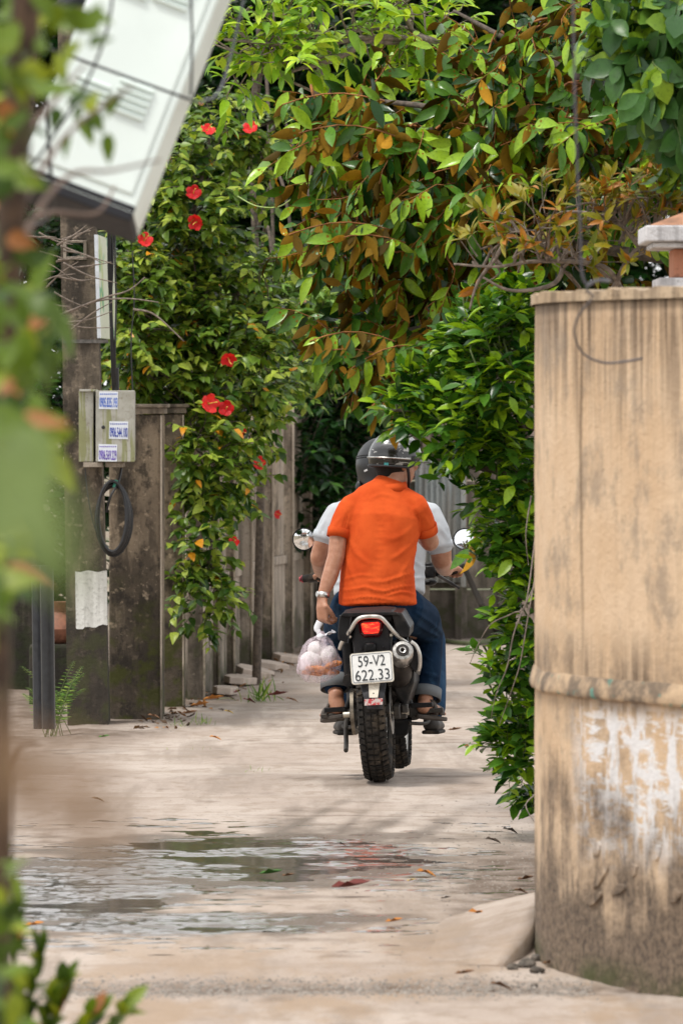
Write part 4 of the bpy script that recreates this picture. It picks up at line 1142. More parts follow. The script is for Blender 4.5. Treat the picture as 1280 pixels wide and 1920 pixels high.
for i, (px, py, d, ax, ay) in enumerate(((271, 451, 31.2, .2, .1), (363, 362, 31.3, -.2, .4), (368, 416, 31.2, .1, 0), (389, 245, 31.2, 0, .5), (469, 241, 31.0, 0, .4), (428, 672, 31.1, .3, -.2), (392, 757, 30.9, 0, 0), (424, 766, 31.0, .3, -.1),
                                         (450, 808, 31.2, .4, 0), (484, 868, 31.5, .2, .1), (438, 1017, 31.0, .4, 0), (519, 964, 36.5, .2, 0), (445, 352, 31.6, .5, -.9), (556, 606, 35.5, .5, -.6))):
    nrm = Vector((ax * 1.6 + 0.55 * math.sin(i * 2.4), -0.85, ay * 1.2 + 0.35 * math.cos(i * 1.9))).normalized(); q = nrm.to_track_quat('Z', 'Y')
    if FLO is None:
        o = fm.build('flower', m_red, hb, smooth='all', local=True); FLO = o.data
        s_ = MB().tube([(0, 0, -.03), (0, 0, 0), (0.004, 0, 0.05), (0.012, 0, 0.075)], [0.006, 0.004, 0.0025, 0.004], 6).build('stamen', m_sta, o, smooth=True, local=True); STA = s_.data
    else:
        o = link('flower', FLO, hb); s_ = link('stamen', STA, o)
    sc_ = (0.92, 0.9, 0.95, 0.85, 0.85, 0.9, 1.1, 0.9, 0.7, 0.8, 0.62, 0.6, 0.4, 0.4)[i] * 0.9
    o.location = P(px, py, d) - wloc(hb); o.rotation_mode = 'QUATERNION'; o.rotation_quaternion = q; o.scale = (sc_,) * 3

# --- star apple tree: green above, copper below
st = empty('star_apple_tree', (1.75, 21.6, -0.1), 'big star apple tree with coppery leaf undersides overhanging the lane', 'tree')
limb(st, [(1.75, 21.6, -0.15), (1.72, 21.6, 1.2), (1.6, 21.6, 2.2), (1.5, 21.5, 2.7), (1.42, 21.4, 3.2)], 0.10, 0.03, m_bark, 'trunk', 10)
slimbs = []
for pts in ([P(1370, 420, 21.6), P(1200, 330, 21.7), P(1000, 260, 22), P(850, 210, 22.3), P(700, 190, 22.6), P(560, 195, 22.8)],
            [P(1370, 500, 21.6), P(1150, 470, 21.6), P(950, 430, 22), P(800, 420, 22.3), P(650, 430, 22.5), P(560, 440, 22.6)],
            [P(1330, 300, 21.6), P(1150, 180, 21.6), P(980, 90, 22), P(850, 20, 22.3)],
            [P(1300, 560, 21.6), P(1080, 560, 21.8), P(900, 590, 22.2), P(740, 625, 22.5), P(600, 640, 22.7)],
            [P(870, 210, 22.3), P(760, 270, 22.5), P(660, 320, 22.6)],
            [P(900, 420, 22.1), P(820, 490, 22.4), P(700, 540, 22.6)]):
    slimbs.append(limb(st, pts, 0.028, 0.006))
STB = [(1040, 180, 22, 150, 120, 0.5, 2.6), (840, 270, 22.3, 120, 75, 0.4, 1.8), (640, 235, 22.6, 70, 45, 0.25, 0.7), (720, 340, 22.4, 120, 65, 0.4, 1.5), (960, 330, 22, 150, 100, 0.5, 2.0),
       (690, 450, 22.5, 100, 45, 0.28, 1.1), (850, 470, 22.2, 130, 70, 0.4, 1.5), (690, 650, 22.6, 80, 35, 0.2, 0.7), (800, 590, 22.4, 110, 50, 0.3, 1.0), (1150, 290, 21.8, 110, 140, 0.5, 1.6),
       (1110, 40, 22, 140, 55, 0.45, 1.2), (930, 160, 22.2, 80, 60, 0.3, 0.8), (1000, 470, 22.2, 150, 70, 0.35, 1.0), (730, 720, 22.5, 25, 30, 0.1, 0.12), (1330, 180, 21.6, 110, 160, 0.5, 1.4)]
sprig_plant(st, STB, 510, None, 31, [M_STAR_T, M_STAR_B], V_STAR, (0.20, 0.36), 10, (0.095, 0.14), 0.06, outward=0.55, up=0.0, mode='rows', twigmat=m_barkr, twigr=0.0028, singles=300, frontbias=0.25, limbs=slimbs, linkp=0.35)
# drooping copper-backed sprays at the left tips
lv = Leaves(); rg = np.random.default_rng(77); tw = MB()
for (xa, ya, xb, yb, n_) in ((720, 190, 530, 196, 12), (740, 255, 560, 250, 11), (700, 260, 540, 285, 8), (730, 430, 542, 440, 13), (760, 455, 590, 462, 10), (740, 640, 580, 640, 12), (760, 690, 600, 660, 10), (800, 650, 660, 690, 8), (760, 750, 690, 770, 5), (905, 1000, 880, 1040, 4)):
    a = np.array(P(xa, ya, 21.75)); b = np.array(P(xb, yb, 21.65)); pts = [a + (b - a) * t + np.array((0, 0, 0.04 * math.sin(math.pi * t))) for t in np.linspace(0, 1, 6)]
    tw.tube([Vector(p) for p in pts], 0.003, 5)
    for i in range(n_):
        t = (i + 0.5) / n_ * 5; k_ = min(int(t), 4); q = pts[k_] + (pts[k_ + 1] - pts[k_]) * (t - k_)
        for s_ in (-1, 1):
            under = rg.random() < 0.42
            dr = np.array((-0.25 + rg.normal() * 0.38, s_ * 0.25, -1.0 + abs(rg.normal()) * 0.5)); nm = np.array((0.35 * rg.normal() + 0.6, 1.0, 0.3)) if under else np.array((0.4 * rg.normal(), -1.0, 0.35))
            lv.add(q, dr, nm, rg.uniform(0.075, 0.145))
lv.emit(st, [M_STAR_T, M_STAR_B], V_STAR, 0, 'leaf', 78)
tw.build('twigs', m_barkr, st, smooth='all')['kind'] = 'stuff'

# --- bright young-leaved tree, bare grey boughs across the top
bt = empty('young_leaved_tree', (0.95, 27.5, -0.1), 'tree with bare grey boughs and bright young leaves across the top', 'tree')
limb(bt, [(0.95, 27.5, -0.15), (0.93, 27.5, 1.6), (0.85, 27.5, 2.8), P(900, 130, 27.5)], 0.07, 0.045, m_barkl, 'trunk', 9)
blimbs = [limb(bt, p_, a_, b_, m_barkl) for p_, a_, b_ in (
    ([P(900, 130, 27.5), P(845, 95, 27.4), P(790, 72, 27.3), P(735, 78, 27.2), P(690, 75, 27.1), P(650, 100, 27), P(600, 120, 27), P(556, 130, 27), P(520, 146, 27)], 0.026, 0.008),
    ([P(800, 74, 27.3), P(700, 70, 27.1), P(640, 78, 27), P(592, 92, 27), P(530, 84, 26.9), P(420, 74, 26.9)], 0.017, 0.008),
    ([P(520, 146, 27), P(470, 112, 26.9), P(400, 82, 26.9)], 0.008, 0.004), ([P(605, 180, 27), P(540, 150, 27), P(480, 120, 26.9), P(395, 70, 26.8)], 0.008, 0.004),
    ([P(780, 72, 27.3), P(752, 20, 27.2), P(730, -10, 27.2), P(650, -20, 27.2)], 0.014, 0.007), ([P(840, 95, 27.4), P(760, 52, 27.3), P(700, 55, 27.2), P(640, 60, 27.2), P(580, 55, 27.1), P(545, 20, 27), P(540, -20, 27)], 0.010, 0.004),
    ([P(530, 84, 26.9), P(505, 40, 26.9), P(480, -10, 26.9)], 0.006, 0.003), ([P(690, 75, 27.1), P(722, 110, 27.1), P(735, 140, 27)], 0.006, 0.003), ([P(470, 85, 26.9), P(440, 40, 26.9), P(420, 0, 26.9)], 0.005, 0.0025), ([P(500, 82, 26.9), P(500, 30, 26.9), P(508, -10, 26.9)], 0.004, 0.002))]
BTB = [(640, 40, 27, 110, 50, 0.3, 2.0), (800, 20, 27.2, 90, 45, 0.3, 1.4), (560, 90, 27, 70, 45, 0.25, 1.0), (480, 70, 26.9, 60, 45, 0.2, 0.8), (720, 110, 27.2, 70, 30, 0.25, 0.6), (460, 20, 27, 60, 40, 0.2, 0.5), (840, 130, 27.3, 60, 50, 0.2, 0.5), (540, 110, 26.8, 60, 22, .2, .5), (430, 130, 27, 30, 50, .2, .3)]
sprig_plant(bt, BTB, 150, None, 41, [M_BRI], V_BRI, (0.10, 0.22), 7, (0.09, 0.14), 0.05, up=0.5, twigmat=m_barkl, twigr=0.0025, singles=260, limbs=blimbs, linkp=0.5, hang=0.15)

# --- broad dark leaves at the upper right corner
jk = empty('broadleaf_tree', (2.6, 20.0, -0.1), 'broad-leaved dark green tree at the upper right corner', 'tree')
limb(jk, [(2.6, 20.0, -0.15), (2.55, 20, 1.8), (2.2, 20, 3.0), P(1500, 120, 20), P(1330, 90, 20), P(1220, 110, 20)], 0.08, 0.012, m_bark, 'trunk', 9)
JB = [(1260, 90, 20, 75, 90, 0.25, 2.0), (1250, 190, 20, 65, 60, 0.2, 1.2), (1200, 30, 20, 40, 40, 0.15, 0.5), (1340, 120, 20.2, 90, 150, 0.3, 1.5), (1265, 270, 20, 30, 40, 0.1, .3), (1190, 140, 20, 30, 30, .1, .2), (1470, 60, 20.1, 130, 190, 0.45, 2.6), (1600, 200, 20.0, 100, 200, 0.4, 1.6)]
sprig_plant(jk, JB, 175, None, 51, [M_JACK], V_JACK, (0.12, 0.25), 8, (0.10, 0.155), 0.08, twigmat=m_grn, twigr=0.004, singles=200, frontbias=0.4, mode='whorl', hang=0.35)

# --- coppery-shooted shrub just above the wall
rs = empty('copper_shoot_shrub', (1.25, 20.7, -0.1), 'thin shrub with coppery new shoots above the ochre wall', 'shrub')
rl = [limb(rs, p_, 0.012, 0.004, m_barkl) for p_ in ([(1.25, 20.7, -.1), (1.2, 20.7, 1.4), P(1180, 590, 20.6), P(1140, 520, 20.5), P(1060, 470, 20.5), P(960, 430, 20.5), P(900, 390, 20.5)],
     [P(1170, 560, 20.6), P(1130, 500, 20.4), P(1010, 490, 20.4), P(930, 500, 20.4), P(850, 495, 20.4)], [P(1150, 540, 20.5), P(1180, 480, 20.4), P(1220, 450, 20.4)], [P(960, 430, 20.5), P(930, 480, 20.5), P(895, 530, 20.5), P(880, 580, 20.5)], [P(1060, 470, 20.5), P(1040, 530, 20.4), P(960, 545, 20.4), P(905, 520, 20.4)], [P(1200, 465, 20.4), P(1160, 420, 20.4), P(1120, 400, 20.4)])]
RB = [(1060, 480, 20.4, 70, 35, 0.12, 1.0), (1140, 420, 20.4, 70, 35, 0.12, 1.0), (1200, 440, 20.4, 45, 40, 0.12, 0.8), (1010, 420, 20.4, 50, 40, 0.12, 0.6), (940, 480, 20.4, 50, 40, 0.12, 0.4), (1230, 380, 20.4, 40, 30, .1, .4)]
sprig_plant(rs, RB, 90, None, 61, [M_ROSE], [leaf_geo(W=0.30, curl=c, fold=0.3, n=4) for c in (-0.15, 0.2, 0.4)], (0.07, 0.17), 7, (0.045, 0.095), 0.0, up=0.9, mode='whorl', whorl=True, twigmat=m_barkl, twigr=0.0028, singles=300, frontbias=0.2, limbs=rl, linkp=0.8)

# --- lime hedge beside the wall
lm = empty('lime_hedge', (0.95, 20.6, -0.1), 'glossy green lime bush leaning out beside the ochre wall', 'shrub')
ll = [limb(lm, p_, 0.018, 0.005, m_bark) for p_ in ([(1.0, 20.9, -.1), (0.98, 20.9, 0.8), P(1000, 860, 20.8), P(950, 740, 20.8), P(900, 660, 20.8)], [P(1010, 900, 20.8), P(920, 880, 20.9), P(850, 870, 21), P(790, 850, 21.1)],
      [P(1005, 800, 20.8), P(900, 790, 20.9), P(800, 770, 21), P(730, 770, 21.1)], [(0.98, 20.9, 0.6), P(985, 1120, 20.9), P(950, 1200, 21), P(905, 1210, 21.1)], [P(1000, 700, 20.7), P(930, 640, 20.7), P(870, 600, 20.8)])]
LB = [(930, 690, 20.9, 75, 90, 0.40, 2.6), (835, 735, 21.1, 70, 40, 0.20, 1.1), (775, 775, 21.1, 45, 20, 0.12, 0.35), (900, 800, 20.9, 75, 50, 0.25, 1.3), (865, 850, 21.0, 60, 22, .12, .4), (965, 880, 20.9, 42, 60, 0.22, 0.9), (950, 600, 20.8, 50, 45, 0.25, 0.8), (870, 640, 21, 50, 40, .2, .6),
      (968, 980, 20.9, 34, 60, 0.18, 0.75), (982, 1060, 20.9, 22, 50, 0.15, 0.45), (982, 1150, 20.9, 20, 60, 0.14, 0.42), (972, 1235, 21, 24, 40, 0.14, 0.45), (975, 1320, 21.1, 26, 50, 0.15, 0.55), (980, 1400, 21.2, 30, 50, 0.15, 0.65), (990, 1465, 21.5, 18, 34, 0.12, 0.32), (915, 1228, 21, 12, 12, 0.06, 0.10), (940, 1400, 21.2, 14, 16, 0.08, 0.16), (905, 935, 21, 25, 14, .06, .15), (925, 1030, 21, 14, 20, .06, .12)]
sprig_plant(lm, LB, 820, None, 71, [M_LIME], V_LIME, (0.06, 0.15), 7, (0.055, 0.100), 0.02, outward=0.9, up=0.25, twigmat=m_grn, twigr=0.0022, singles=300, frontbias=0.25, limbs=ll, linkp=0.2)
# a leafy shoot that reaches in front of the helmet
lv = Leaves(); rg = np.random.default_rng(15)
for a_, b_ in (((900, 862, 21.2), (778, 866, 21.3)), ((880, 850, 21.2), (800, 838, 21.3)), ((860, 800, 21.1), (735, 790, 21.2)), ((830, 770, 21.1), (712, 765, 21.2))):
    a = np.array(P(*a_)); b = np.array(P(*b_)); limb(lm, [Vector(a), Vector((a + b) / 2 + np.array((0, 0, -.012))), Vector(b)], 0.0035, 0.0015, m_bark, 'branch', 5)
    for t in np.linspace(0.25, 1.0, 9):
        q = a + (b - a) * t; s_ = 1 if int(t * 100) % 2 else -1
        lv.add(q, np.array((-0.7, rg.normal() * .4, s_ * rg.uniform(.2, .9))), np.array((rg.normal() * .3, -0.8, 0.8)), rg.uniform(0.05, 0.085) * (0.6 if t > .9 else 1))
lv.emit(lm, [m_leaf('lime_shoot_leaf', (0.07, 0.17, 0.012, 1), (0.13, 0.27, 0.016, 1), (0.26, 0.42, 0.02, 1), 0.38, 0.6)], V_LIME, 0, 'leaf', 72)
# dry vines hanging through the hedge
for p_ in ([P(1003, 1080, 20.6), P(990, 1150, 20.5), P(975, 1240, 20.5), P(960, 1290, 20.5), P(935, 1360, 20.6)], [P(1002, 1010, 20.6), P(985, 1130, 20.4), P(960, 1150, 20.4), P(920, 1170, 20.4), P(895, 1210, 20.4), P(880, 1245, 20.4)],
           [P(1000, 1100, 20.6), P(965, 1180, 20.4), P(950, 1250, 20.4), P(930, 1300, 20.4), P(920, 1345, 20.5)], [P(995, 930, 20.6), P(985, 1000, 20.5), P(990, 1060, 20.5)], [P(1002, 1490, 20.7), P(985, 1510, 20.6), P(1000, 1540, 20.5)]):
    limb(lm, p_, 0.0035, 0.0015, m_barkl, 'dry_vine', 5)
# ================================================================== motorcycle
m_rub2 = simple('tyre_rubber', (0.022, 0.020, 0.018), 0.8, spec=0.2, var=0.4, scale=40, bump=0.3, dirt=(0.11, 0.085, 0.06))
m_blkp = simple('black_plastic', (0.011, 0.011, 0.012), 0.45, spec=0.22, var=0.25, scale=25, dirt=(0.05, 0.042, 0.035))
m_grey = simple('grey_plastic', (0.024, 0.024, 0.027), 0.5, spec=0.25, var=0.2, scale=25, dirt=(0.07, 0.06, 0.05))
m_seat = simple('seat_vinyl', (0.014, 0.014, 0.015), 0.55, spec=0.25, var=0.2, scale=60, bump=0.2)
m_engine = simple('dirty_engine_metal', (0.055, 0.05, 0.045), 0.55, 0.5, 0.4, 40, 0.3, dirt=(0.06, 0.045, 0.03))
m_silver = simple('silver_tube', (0.62, 0.60, 0.56), 0.35, 0.75, 0.12, 30)
m_steel = simple('brushed_steel', (0.55, 0.53, 0.50), 0.32, 0.9, 0.15, 60)
m_exh = simple('black_exhaust', (0.03, 0.026, 0.024), 0.5, 0.3, 0.4, 30, dirt=(0.10, 0.075, 0.05))
m_rim = simple('rim_alloy', (0.45, 0.44, 0.42), 0.4, 0.8, 0.2)
m_gold = simple('chain_links', (0.22, 0.19, 0.15), 0.5, 0.7, 0.4)
m_plate = simple('plate_white', (0.78, 0.78, 0.76), 0.4, var=0.05, scale=50)
m_ink = simple('plate_black_ink', (0.03, 0.035, 0.04), 0.5, var=0.2)
m_plr = simple('plate_rim', (0.60, 0.55, 0.46), 0.5, var=0.15)
m_bol = simple('bolt_steel', (0.5, 0.47, 0.4), 0.35, 0.9)
m_redgrip = simple('red_anodised', (0.35, 0.03, 0.05), 0.4, 0.3)
t = NT('tail_lens_dark'); t.set(Base_Color=(0.07, 0.004, 0.006, 1), Roughness=0.12); m_lensd = t.mat
t = NT('tail_lens_lit'); n_ = t.noise(t.pos((18, 18, 60), True), 2.0, 3)
t.set(Base_Color=(0.5, 0.01, 0.01, 1), Roughness=0.2, Emission_Color=t.mix(t.ramp(n_, 0.50, 0.68), (1.0, 0.012, 0.008, 1), (1.0, 0.09, 0.02, 1)), Emission_Strength=t.ramp(n_, 0.3, 0.65, 0.6, 1.3)); m_lens = t.mat
t = NT('reflector_tape'); n_ = t.noise(t.pos((1, 1, 1), True), 55, 4)
t.set(Base_Color=t.mix(t.ramp(n_, 0.44, 0.56), (0.55, 0.06, 0.07, 1), (0.65, 0.55, 0.52, 1)), Roughness=0.5); m_refl = t.mat
t = NT('mirror_glass'); t.set(Base_Color=(0.85, 0.87, 0.88, 1), Metallic=1.0, Roughness=0.03); m_mir = t.mat

RC = P(711.5, 1471, 24.35); RC.z = gz(RC.x, 24.35)
bk = empty('motorcycle', RC, 'black dual-sport motorcycle with white number plate 59-V2 622.33 carrying two riders', 'motorcycle')
Mrot = Matrix.Rotation(R(-4.4), 4, 'Z') @ Matrix.Rotation(R(-1.4), 4, 'X') @ Matrix.Rotation(R(-3.2), 4, 'Y')
bk.rotation_euler = Mrot.to_euler()
MI = (Matrix.Translation(RC) @ Mrot).inverted()
def B(px, py, d=24.3): return MI @ P(px, py, d)
def bb(mb, name, mat, parent=bk, **kw):
    kw.setdefault('smooth', True); return mb.build(name, mat, parent, local=True, **kw)

def wheel(name, yc, Rr, Wd, rim_r, knob_n, front=False, zc=None):
    zc = Rr if zc is None else zc
    c = (0, yc, zc)
    w = MB()
    w.lathe(c, (1, 0, 0), [(rim_r - 0.012, -0.030), (rim_r + 0.012, -0.034), (rim_r + 0.012, 0.034), (rim_r - 0.012, 0.030), (rim_r - 0.012, -0.030)], 48)
    for i in range(18):
        a = 2 * math.pi * i / 18
        for s in (-1, 1):
            w.tube([(s * 0.03, yc + 0.04 * math.cos(a + s * .4), zc + 0.04 * math.sin(a + s * .4)), (0, yc + rim_r * math.cos(a), zc + rim_r * math.sin(a))], 0.002, 4, caps=False)
    wo_ = bb(w, name, m_rim)
    ty = MB(); h = Wd / 2
    prof = [(rim_r + 0.004, -h * 0.62), (rim_r + 0.03, -h * 0.88), (Rr - 0.045, -h * 0.93), (Rr - 0.022, -h * 0.80), (Rr - 0.010, -h * 0.42), (Rr - 0.007, 0), (Rr - 0.010, h * 0.42), (Rr - 0.022, h * 0.80), (Rr - 0.045, h * 0.93), (rim_r + 0.03, h * 0.88), (rim_r + 0.004, h * 0.62)]
    ty.lathe(c, (1, 0, 0), prof, 64)
    for i in range(knob_n):
        a = 2 * math.pi * i / knob_n
        for q, (x, rr, tilt, bw, off) in enumerate(((-0.40, Rr - 0.017, -28, 0.26, 0), (-0.11, Rr - 0.006, -6, 0.20, .5), (0.11, Rr - 0.006, 6, 0.20, .5), (0.40, Rr - 0.017, 28, 0.26, 0), (-0.47, Rr - 0.036, -62, 0.2, .5), (0.47, Rr - 0.036, 62, 0.2, .5))):
            b_ = a + off * 2 * math.pi / knob_n
            rot = Matrix.Rotation(b_, 3, 'X') @ Matrix.Rotation(R(tilt), 3, 'Y')
            pos = Vector((x * Wd, yc - math.sin(b_) * rr, zc + math.cos(b_) * rr))
            ty.box(pos, (bw * Wd, 2 * math.pi * Rr / knob_n * 0.66, 0.010), rot)
    bb(ty, 'tyre', m_rub2, wo_, smooth=True)
    hb_ = MB(); hb_.lathe((-0.06, yc, zc), (1, 0, 0), [(0, 0), (0.03, 0), (0.03, 0.02), (0.045, 0.025), (0.045, 0.095), (0.03, 0.1), (0.03, 0.12), (0, 0.12)], 18); bb(hb_, 'hub', m_engine, wo_)
    ds = MB(); ds.lathe(((-0.07 if front else 0.07), yc, zc), (1, 0, 0), [(0.055, 0), (0.11, 0), (0.11, 0.004), (0.055, 0.004), (0.055, 0)], 28); bb(ds, 'brake_disc', m_steel, wo_)
    return wo_
wheel('rear_wheel', 0.0, 0.325, 0.118, 0.235, 60)
wheel('front_wheel', 1.40, 0.345, 0.092, 0.275, 48, True)

# swing arm, axle, chain side
sw = MB()
for s in (-1, 1):
    sw.hexa([(s * 0.085, -0.07, 0.285), (s * 0.115, -0.07, 0.285), (s * 0.115, 0.48, 0.33), (s * 0.085, 0.48, 0.33), (s * 0.085, -0.07, 0.345), (s * 0.115, -0.07, 0.345), (s * 0.115, 0.48, 0.42), (s * 0.085, 0.48, 0.42)])
bb(sw, 'swing_arm', m_engine, bevel=0.005)
ax = MB(); ax.lathe((-0.15, 0, 0.315), (1, 0, 0), [(0, 0), (0.014, 0), (0.014, 0.03), (0.009, 0.03), (0.009, 0.27), (0.017, 0.27), (0.017, 0.30), (0, 0.30)], 14); bb(ax, 'axle', m_bol)
cal = MB(); cal.box((0.115, 0.02, 0.315), (0.05, 0.07, 0.065)); cal.box((0.135, -0.02, 0.33), (0.03, 0.05, 0.04)); bb(cal, 'brake_caliper', m_engine, bevel=0.006)
spk = MB(); spk.lathe((-0.105, 0, 0.325), (1, 0, 0), [(0.03, 0), (0.095, 0), (0.100, 0.003), (0.095, 0.006), (0.03, 0.006), (0.03, 0)], 36); bb(spk, 'sprocket', m_engine)
ch = MB()
for i in range(64):
    a = 2 * math.pi * i / 64
    # a loop round the rear sprocket, stretched to the gearbox
    y = -0.098 * math.sin(a) if math.sin(a) > 0 else -0.52 * math.sin(a) * 0.95
    z = 0.325 + (0.100 if True else 0) * math.cos(a)
    ch.box((-0.102, y, z), (0.016, 0.011, 0.009), Matrix.Rotation(a, 3, 'X'))
bb(ch, 'chain', m_gold, smooth=False)
cg = MB(); cg.tube(spline([(-0.118, -0.06, 0.47), (-0.118, 0.05, 0.475), (-0.118, 0.25, 0.46), (-0.118, 0.45, 0.44)], 5), [0.022] * 16, 8, flat=1.3); bb(cg, 'chain_guard', m_blkp)
sst = MB(); sst.tube(spline([(-0.13, 0.42, 0.34), (-0.16, 0.30, 0.28), (-0.155, 0.16, 0.19), (-0.15, 0.05, 0.15)], 5), 0.011, 8); bb(sst, 'side_stand', m_engine)
en = MB()
en.box((0, 0.62, 0.40), (0.26, 0.36, 0.28)); en.lathe((-0.17, 0.58, 0.36), (1, 0, 0), [(0, 0), (0.09, 0), (0.105, 0.02), (0.105, 0.32), (0.09, 0.34), (0, 0.34)], 24)
en.box((0, 0.78, 0.58), (0.2, 0.2, 0.26)); bb(en, 'engine', m_engine, bevel=0.012)
for s in (-1, 1):
    q = MB(); q.box((s * 0.17, 0.42, 0.30), (0.09, 0.06, 0.05)); q.tube([(s * 0.10, 0.42, 0.30), (s * 0.24, 0.40, 0.30)], 0.014, 8); q.box((s * 0.235, 0.40, 0.302), (0.10, 0.05, 0.022)); bb(q, 'driver_footpeg', m_engine, bevel=0.004)
    q = MB(); q.tube([(s * 0.10, 0.30, 0.46), (s * 0.13, 0.24, 0.40), (s * 0.15, 0.20, 0.335)], 0.012, 8); q.box((s * 0.20, 0.19, 0.335), (0.10, 0.045, 0.022)); bb(q, 'passenger_footpeg', m_blkp, bevel=0.004)
for s, nm in ((1, 'brake_pedal'), (-1, 'gear_lever')):
    q = MB(); q.tube(spline([(s * 0.12, 0.40, 0.25), (s * 0.19, 0.55, 0.24), (s * 0.21, 0.65, 0.27)], 5), 0.009, 7); bb(q, nm, m_engine)
sk = MB(); sk.hexa([(-0.11, 0.40, 0.19), (0.11, 0.40, 0.19), (0.08, 0.95, 0.24), (-0.08, 0.95, 0.24), (-0.14, 0.40, 0.27), (0.14, 0.40, 0.27), (0.11, 0.95, 0.36), (-0.11, 0.95, 0.36)]); bb(sk, 'skid_plate', m_blkp, bevel=0.01)
# frame rails and shock
fr = MB()
for s in (-1, 1):
    fr.tube(spline([(s * 0.10, 0.52, 0.42), (s * 0.11, 0.30, 0.62), (s * 0.10, 0.0, 0.72), (s * 0.08, -0.18, 0.76)], 5), 0.013, 8)
    fr.tube(spline([(s * 0.11, 0.52, 0.42), (s * 0.10, 0.75, 0.72), (s * 0.04, 1.02, 0.88)], 5), 0.016, 8)
fr.tube([(0, 0.35, 0.38), (0, 0.25, 0.68)], 0.035, 12); bb(fr, 'frame', m_blkp)
# tail: seat, mudguard, side panels
stt = MB()
rings = []
for (y, w, z0, z1) in ((-0.22, 0.118, 0.735, 0.775), (-0.18, 0.128, 0.72, 0.788), (0.0, 0.135, 0.70, 0.80), (0.25, 0.13, 0.70, 0.80), (0.45, 0.12, 0.70, 0.78), (0.62, 0.09, 0.72, 0.80), (0.72, 0.07, 0.74, 0.82)):
    rings.append([Vector((x * w, y, z0 + (z1 - z0) * zz)) for x, zz in ((-0.9, 0), (0.9, 0), (1.0, 0.5), (0.86, 0.93), (0.5, 1.0), (-0.5, 1.0), (-0.86, 0.93), (-1.0, 0.5))])
stt.loft(rings); bb(stt, 'seat', m_seat, smooth='all', bevel=0.006)
# tail side panels: the faceted black wings either side of the lamp
for s, poly in ((-1, [(636, 1155), (659, 1150), (652, 1206), (634, 1200), (633, 1185)]), (1, [(733, 1149), (752, 1150), (768, 1178), (766, 1196), (744, 1192), (738, 1168)])):
    q = MB(); q.prism([B(x, y, 24.12) for x, y in poly], (0, 0.32, 0.02)); pn = bb(q, 'tail_panel', m_blkp, smooth=False, bevel=0.006)
    q = MB(); q.tube([B(x, y, 24.105) for x, y in poly[:3]], 0.0035, 6); bb(q, 'panel_edge', m_grey, pn)
q = MB(); q.prism([B(642, 1149, 24.10), B(742, 1147, 24.10), B(748, 1153, 24.10), B(652, 1157, 24.10), B(638, 1155, 24.10)], (0, 0.2, 0)); bb(q, 'tail_deck', m_blkp, smooth=False, bevel=0.004)
# rear mudguard with number-plate hanger
q = MB()
poly = [(668, 1162), (722, 1160), (733, 1195), (731, 1232), (664, 1236), (660, 1197)]
q.prism([B(x, y, 24.15) for x, y in poly], (0, 0.10, 0)); bb(q, 'rear_mudguard', m_grey, smooth=False, bevel=0.010)
q = MB()
for i, (py, w, d) in enumerate(((1225, 30, 24.16), (1270, 27, 24.06), (1300, 21, 24.00), (1318, 17, 23.985), (1330, 15, 23.985))):
    c0 = 697 + i * 1.5
    if i == 0: rings = []
    rings.append([B(c0 - w, py, d + 0.012), B(c0, py, d), B(c0 + w, py, d + 0.012), B(c0 + w, py, d + 0.02), B(c0, py, d + 0.012), B(c0 - w, py, d + 0.02)])
q.loft(rings); mf = bb(q, 'mud_flap', m_grey, smooth=True, bevel=0.003)
q = MB(); a, b = B(683, 1321, 23.975), B(717, 1312, 23.975)
q.hexa([B(683, 1323, 23.972), B(717, 1321, 23.972), B(717, 1321, 23.98), B(683, 1323, 23.98), B(683, 1311, 23.972), B(717, 1309, 23.972), B(717, 1309, 23.98), B(683, 1311, 23.98)]); bb(q, 'reflector', m_refl, mf)
q = MB(); q.hexa([B(692, 1308, 23.99), B(708, 1308, 23.99), B(708, 1308, 24.0), B(692, 1308, 24.0), B(690, 1280, 24.03), B(712, 1279, 24.03), B(712, 1279, 24.04), B(690, 1280, 24.04)]); bb(q, 'plate_stay', m_plr)
q = MB(); q.box(B(694, 1214, 24.13), (0.055, 0.05, 0.045)); bb(q, 'plate_lamp', m_blkp, bevel=0.012)
for x, y in ((677, 1216), (719, 1213)):
    q = MB(); q.lathe(B(x, y, 24.15), (0, -1, 0), [(0, 0), (0.007, 0), (0.007, 0.006), (0, 0.008)], 10); bb(q, 'bolt', m_grey)
# tail lamp
q = MB(); poly = [(671, 1167), (676, 1161), (714, 1159), (720, 1165), (717, 1185), (711, 1195), (682, 1196), (674, 1187)]
rr = [[B(x, y, 24.15) for x, y in poly], [B(695.5 + (x - 695.5) * 0.95, 1177.5 + (y - 1177.5) * 0.93, 24.125) for x, y in poly], [B(695.5 + (x - 695.5) * 0.80, 1177.5 + (y - 1177.5) * 0.75, 24.115) for x, y in poly]]
q.loft(rr); tl = bb(q, 'tail_lamp', m_lensd, smooth=True)
q = MB(); poly = [(677, 1170), (680, 1168), (709, 1166), (712, 1169), (711, 1181), (709, 1187), (683, 1189), (679, 1184)]
q.loft([[B(x, y, 24.118) for x, y in poly], [B(695 + (x - 695) * .92, 1177.5 + (y - 1177.5) * .9, 24.106) for x, y in poly]]); bb(q, 'lit_lens', m_lens, tl)
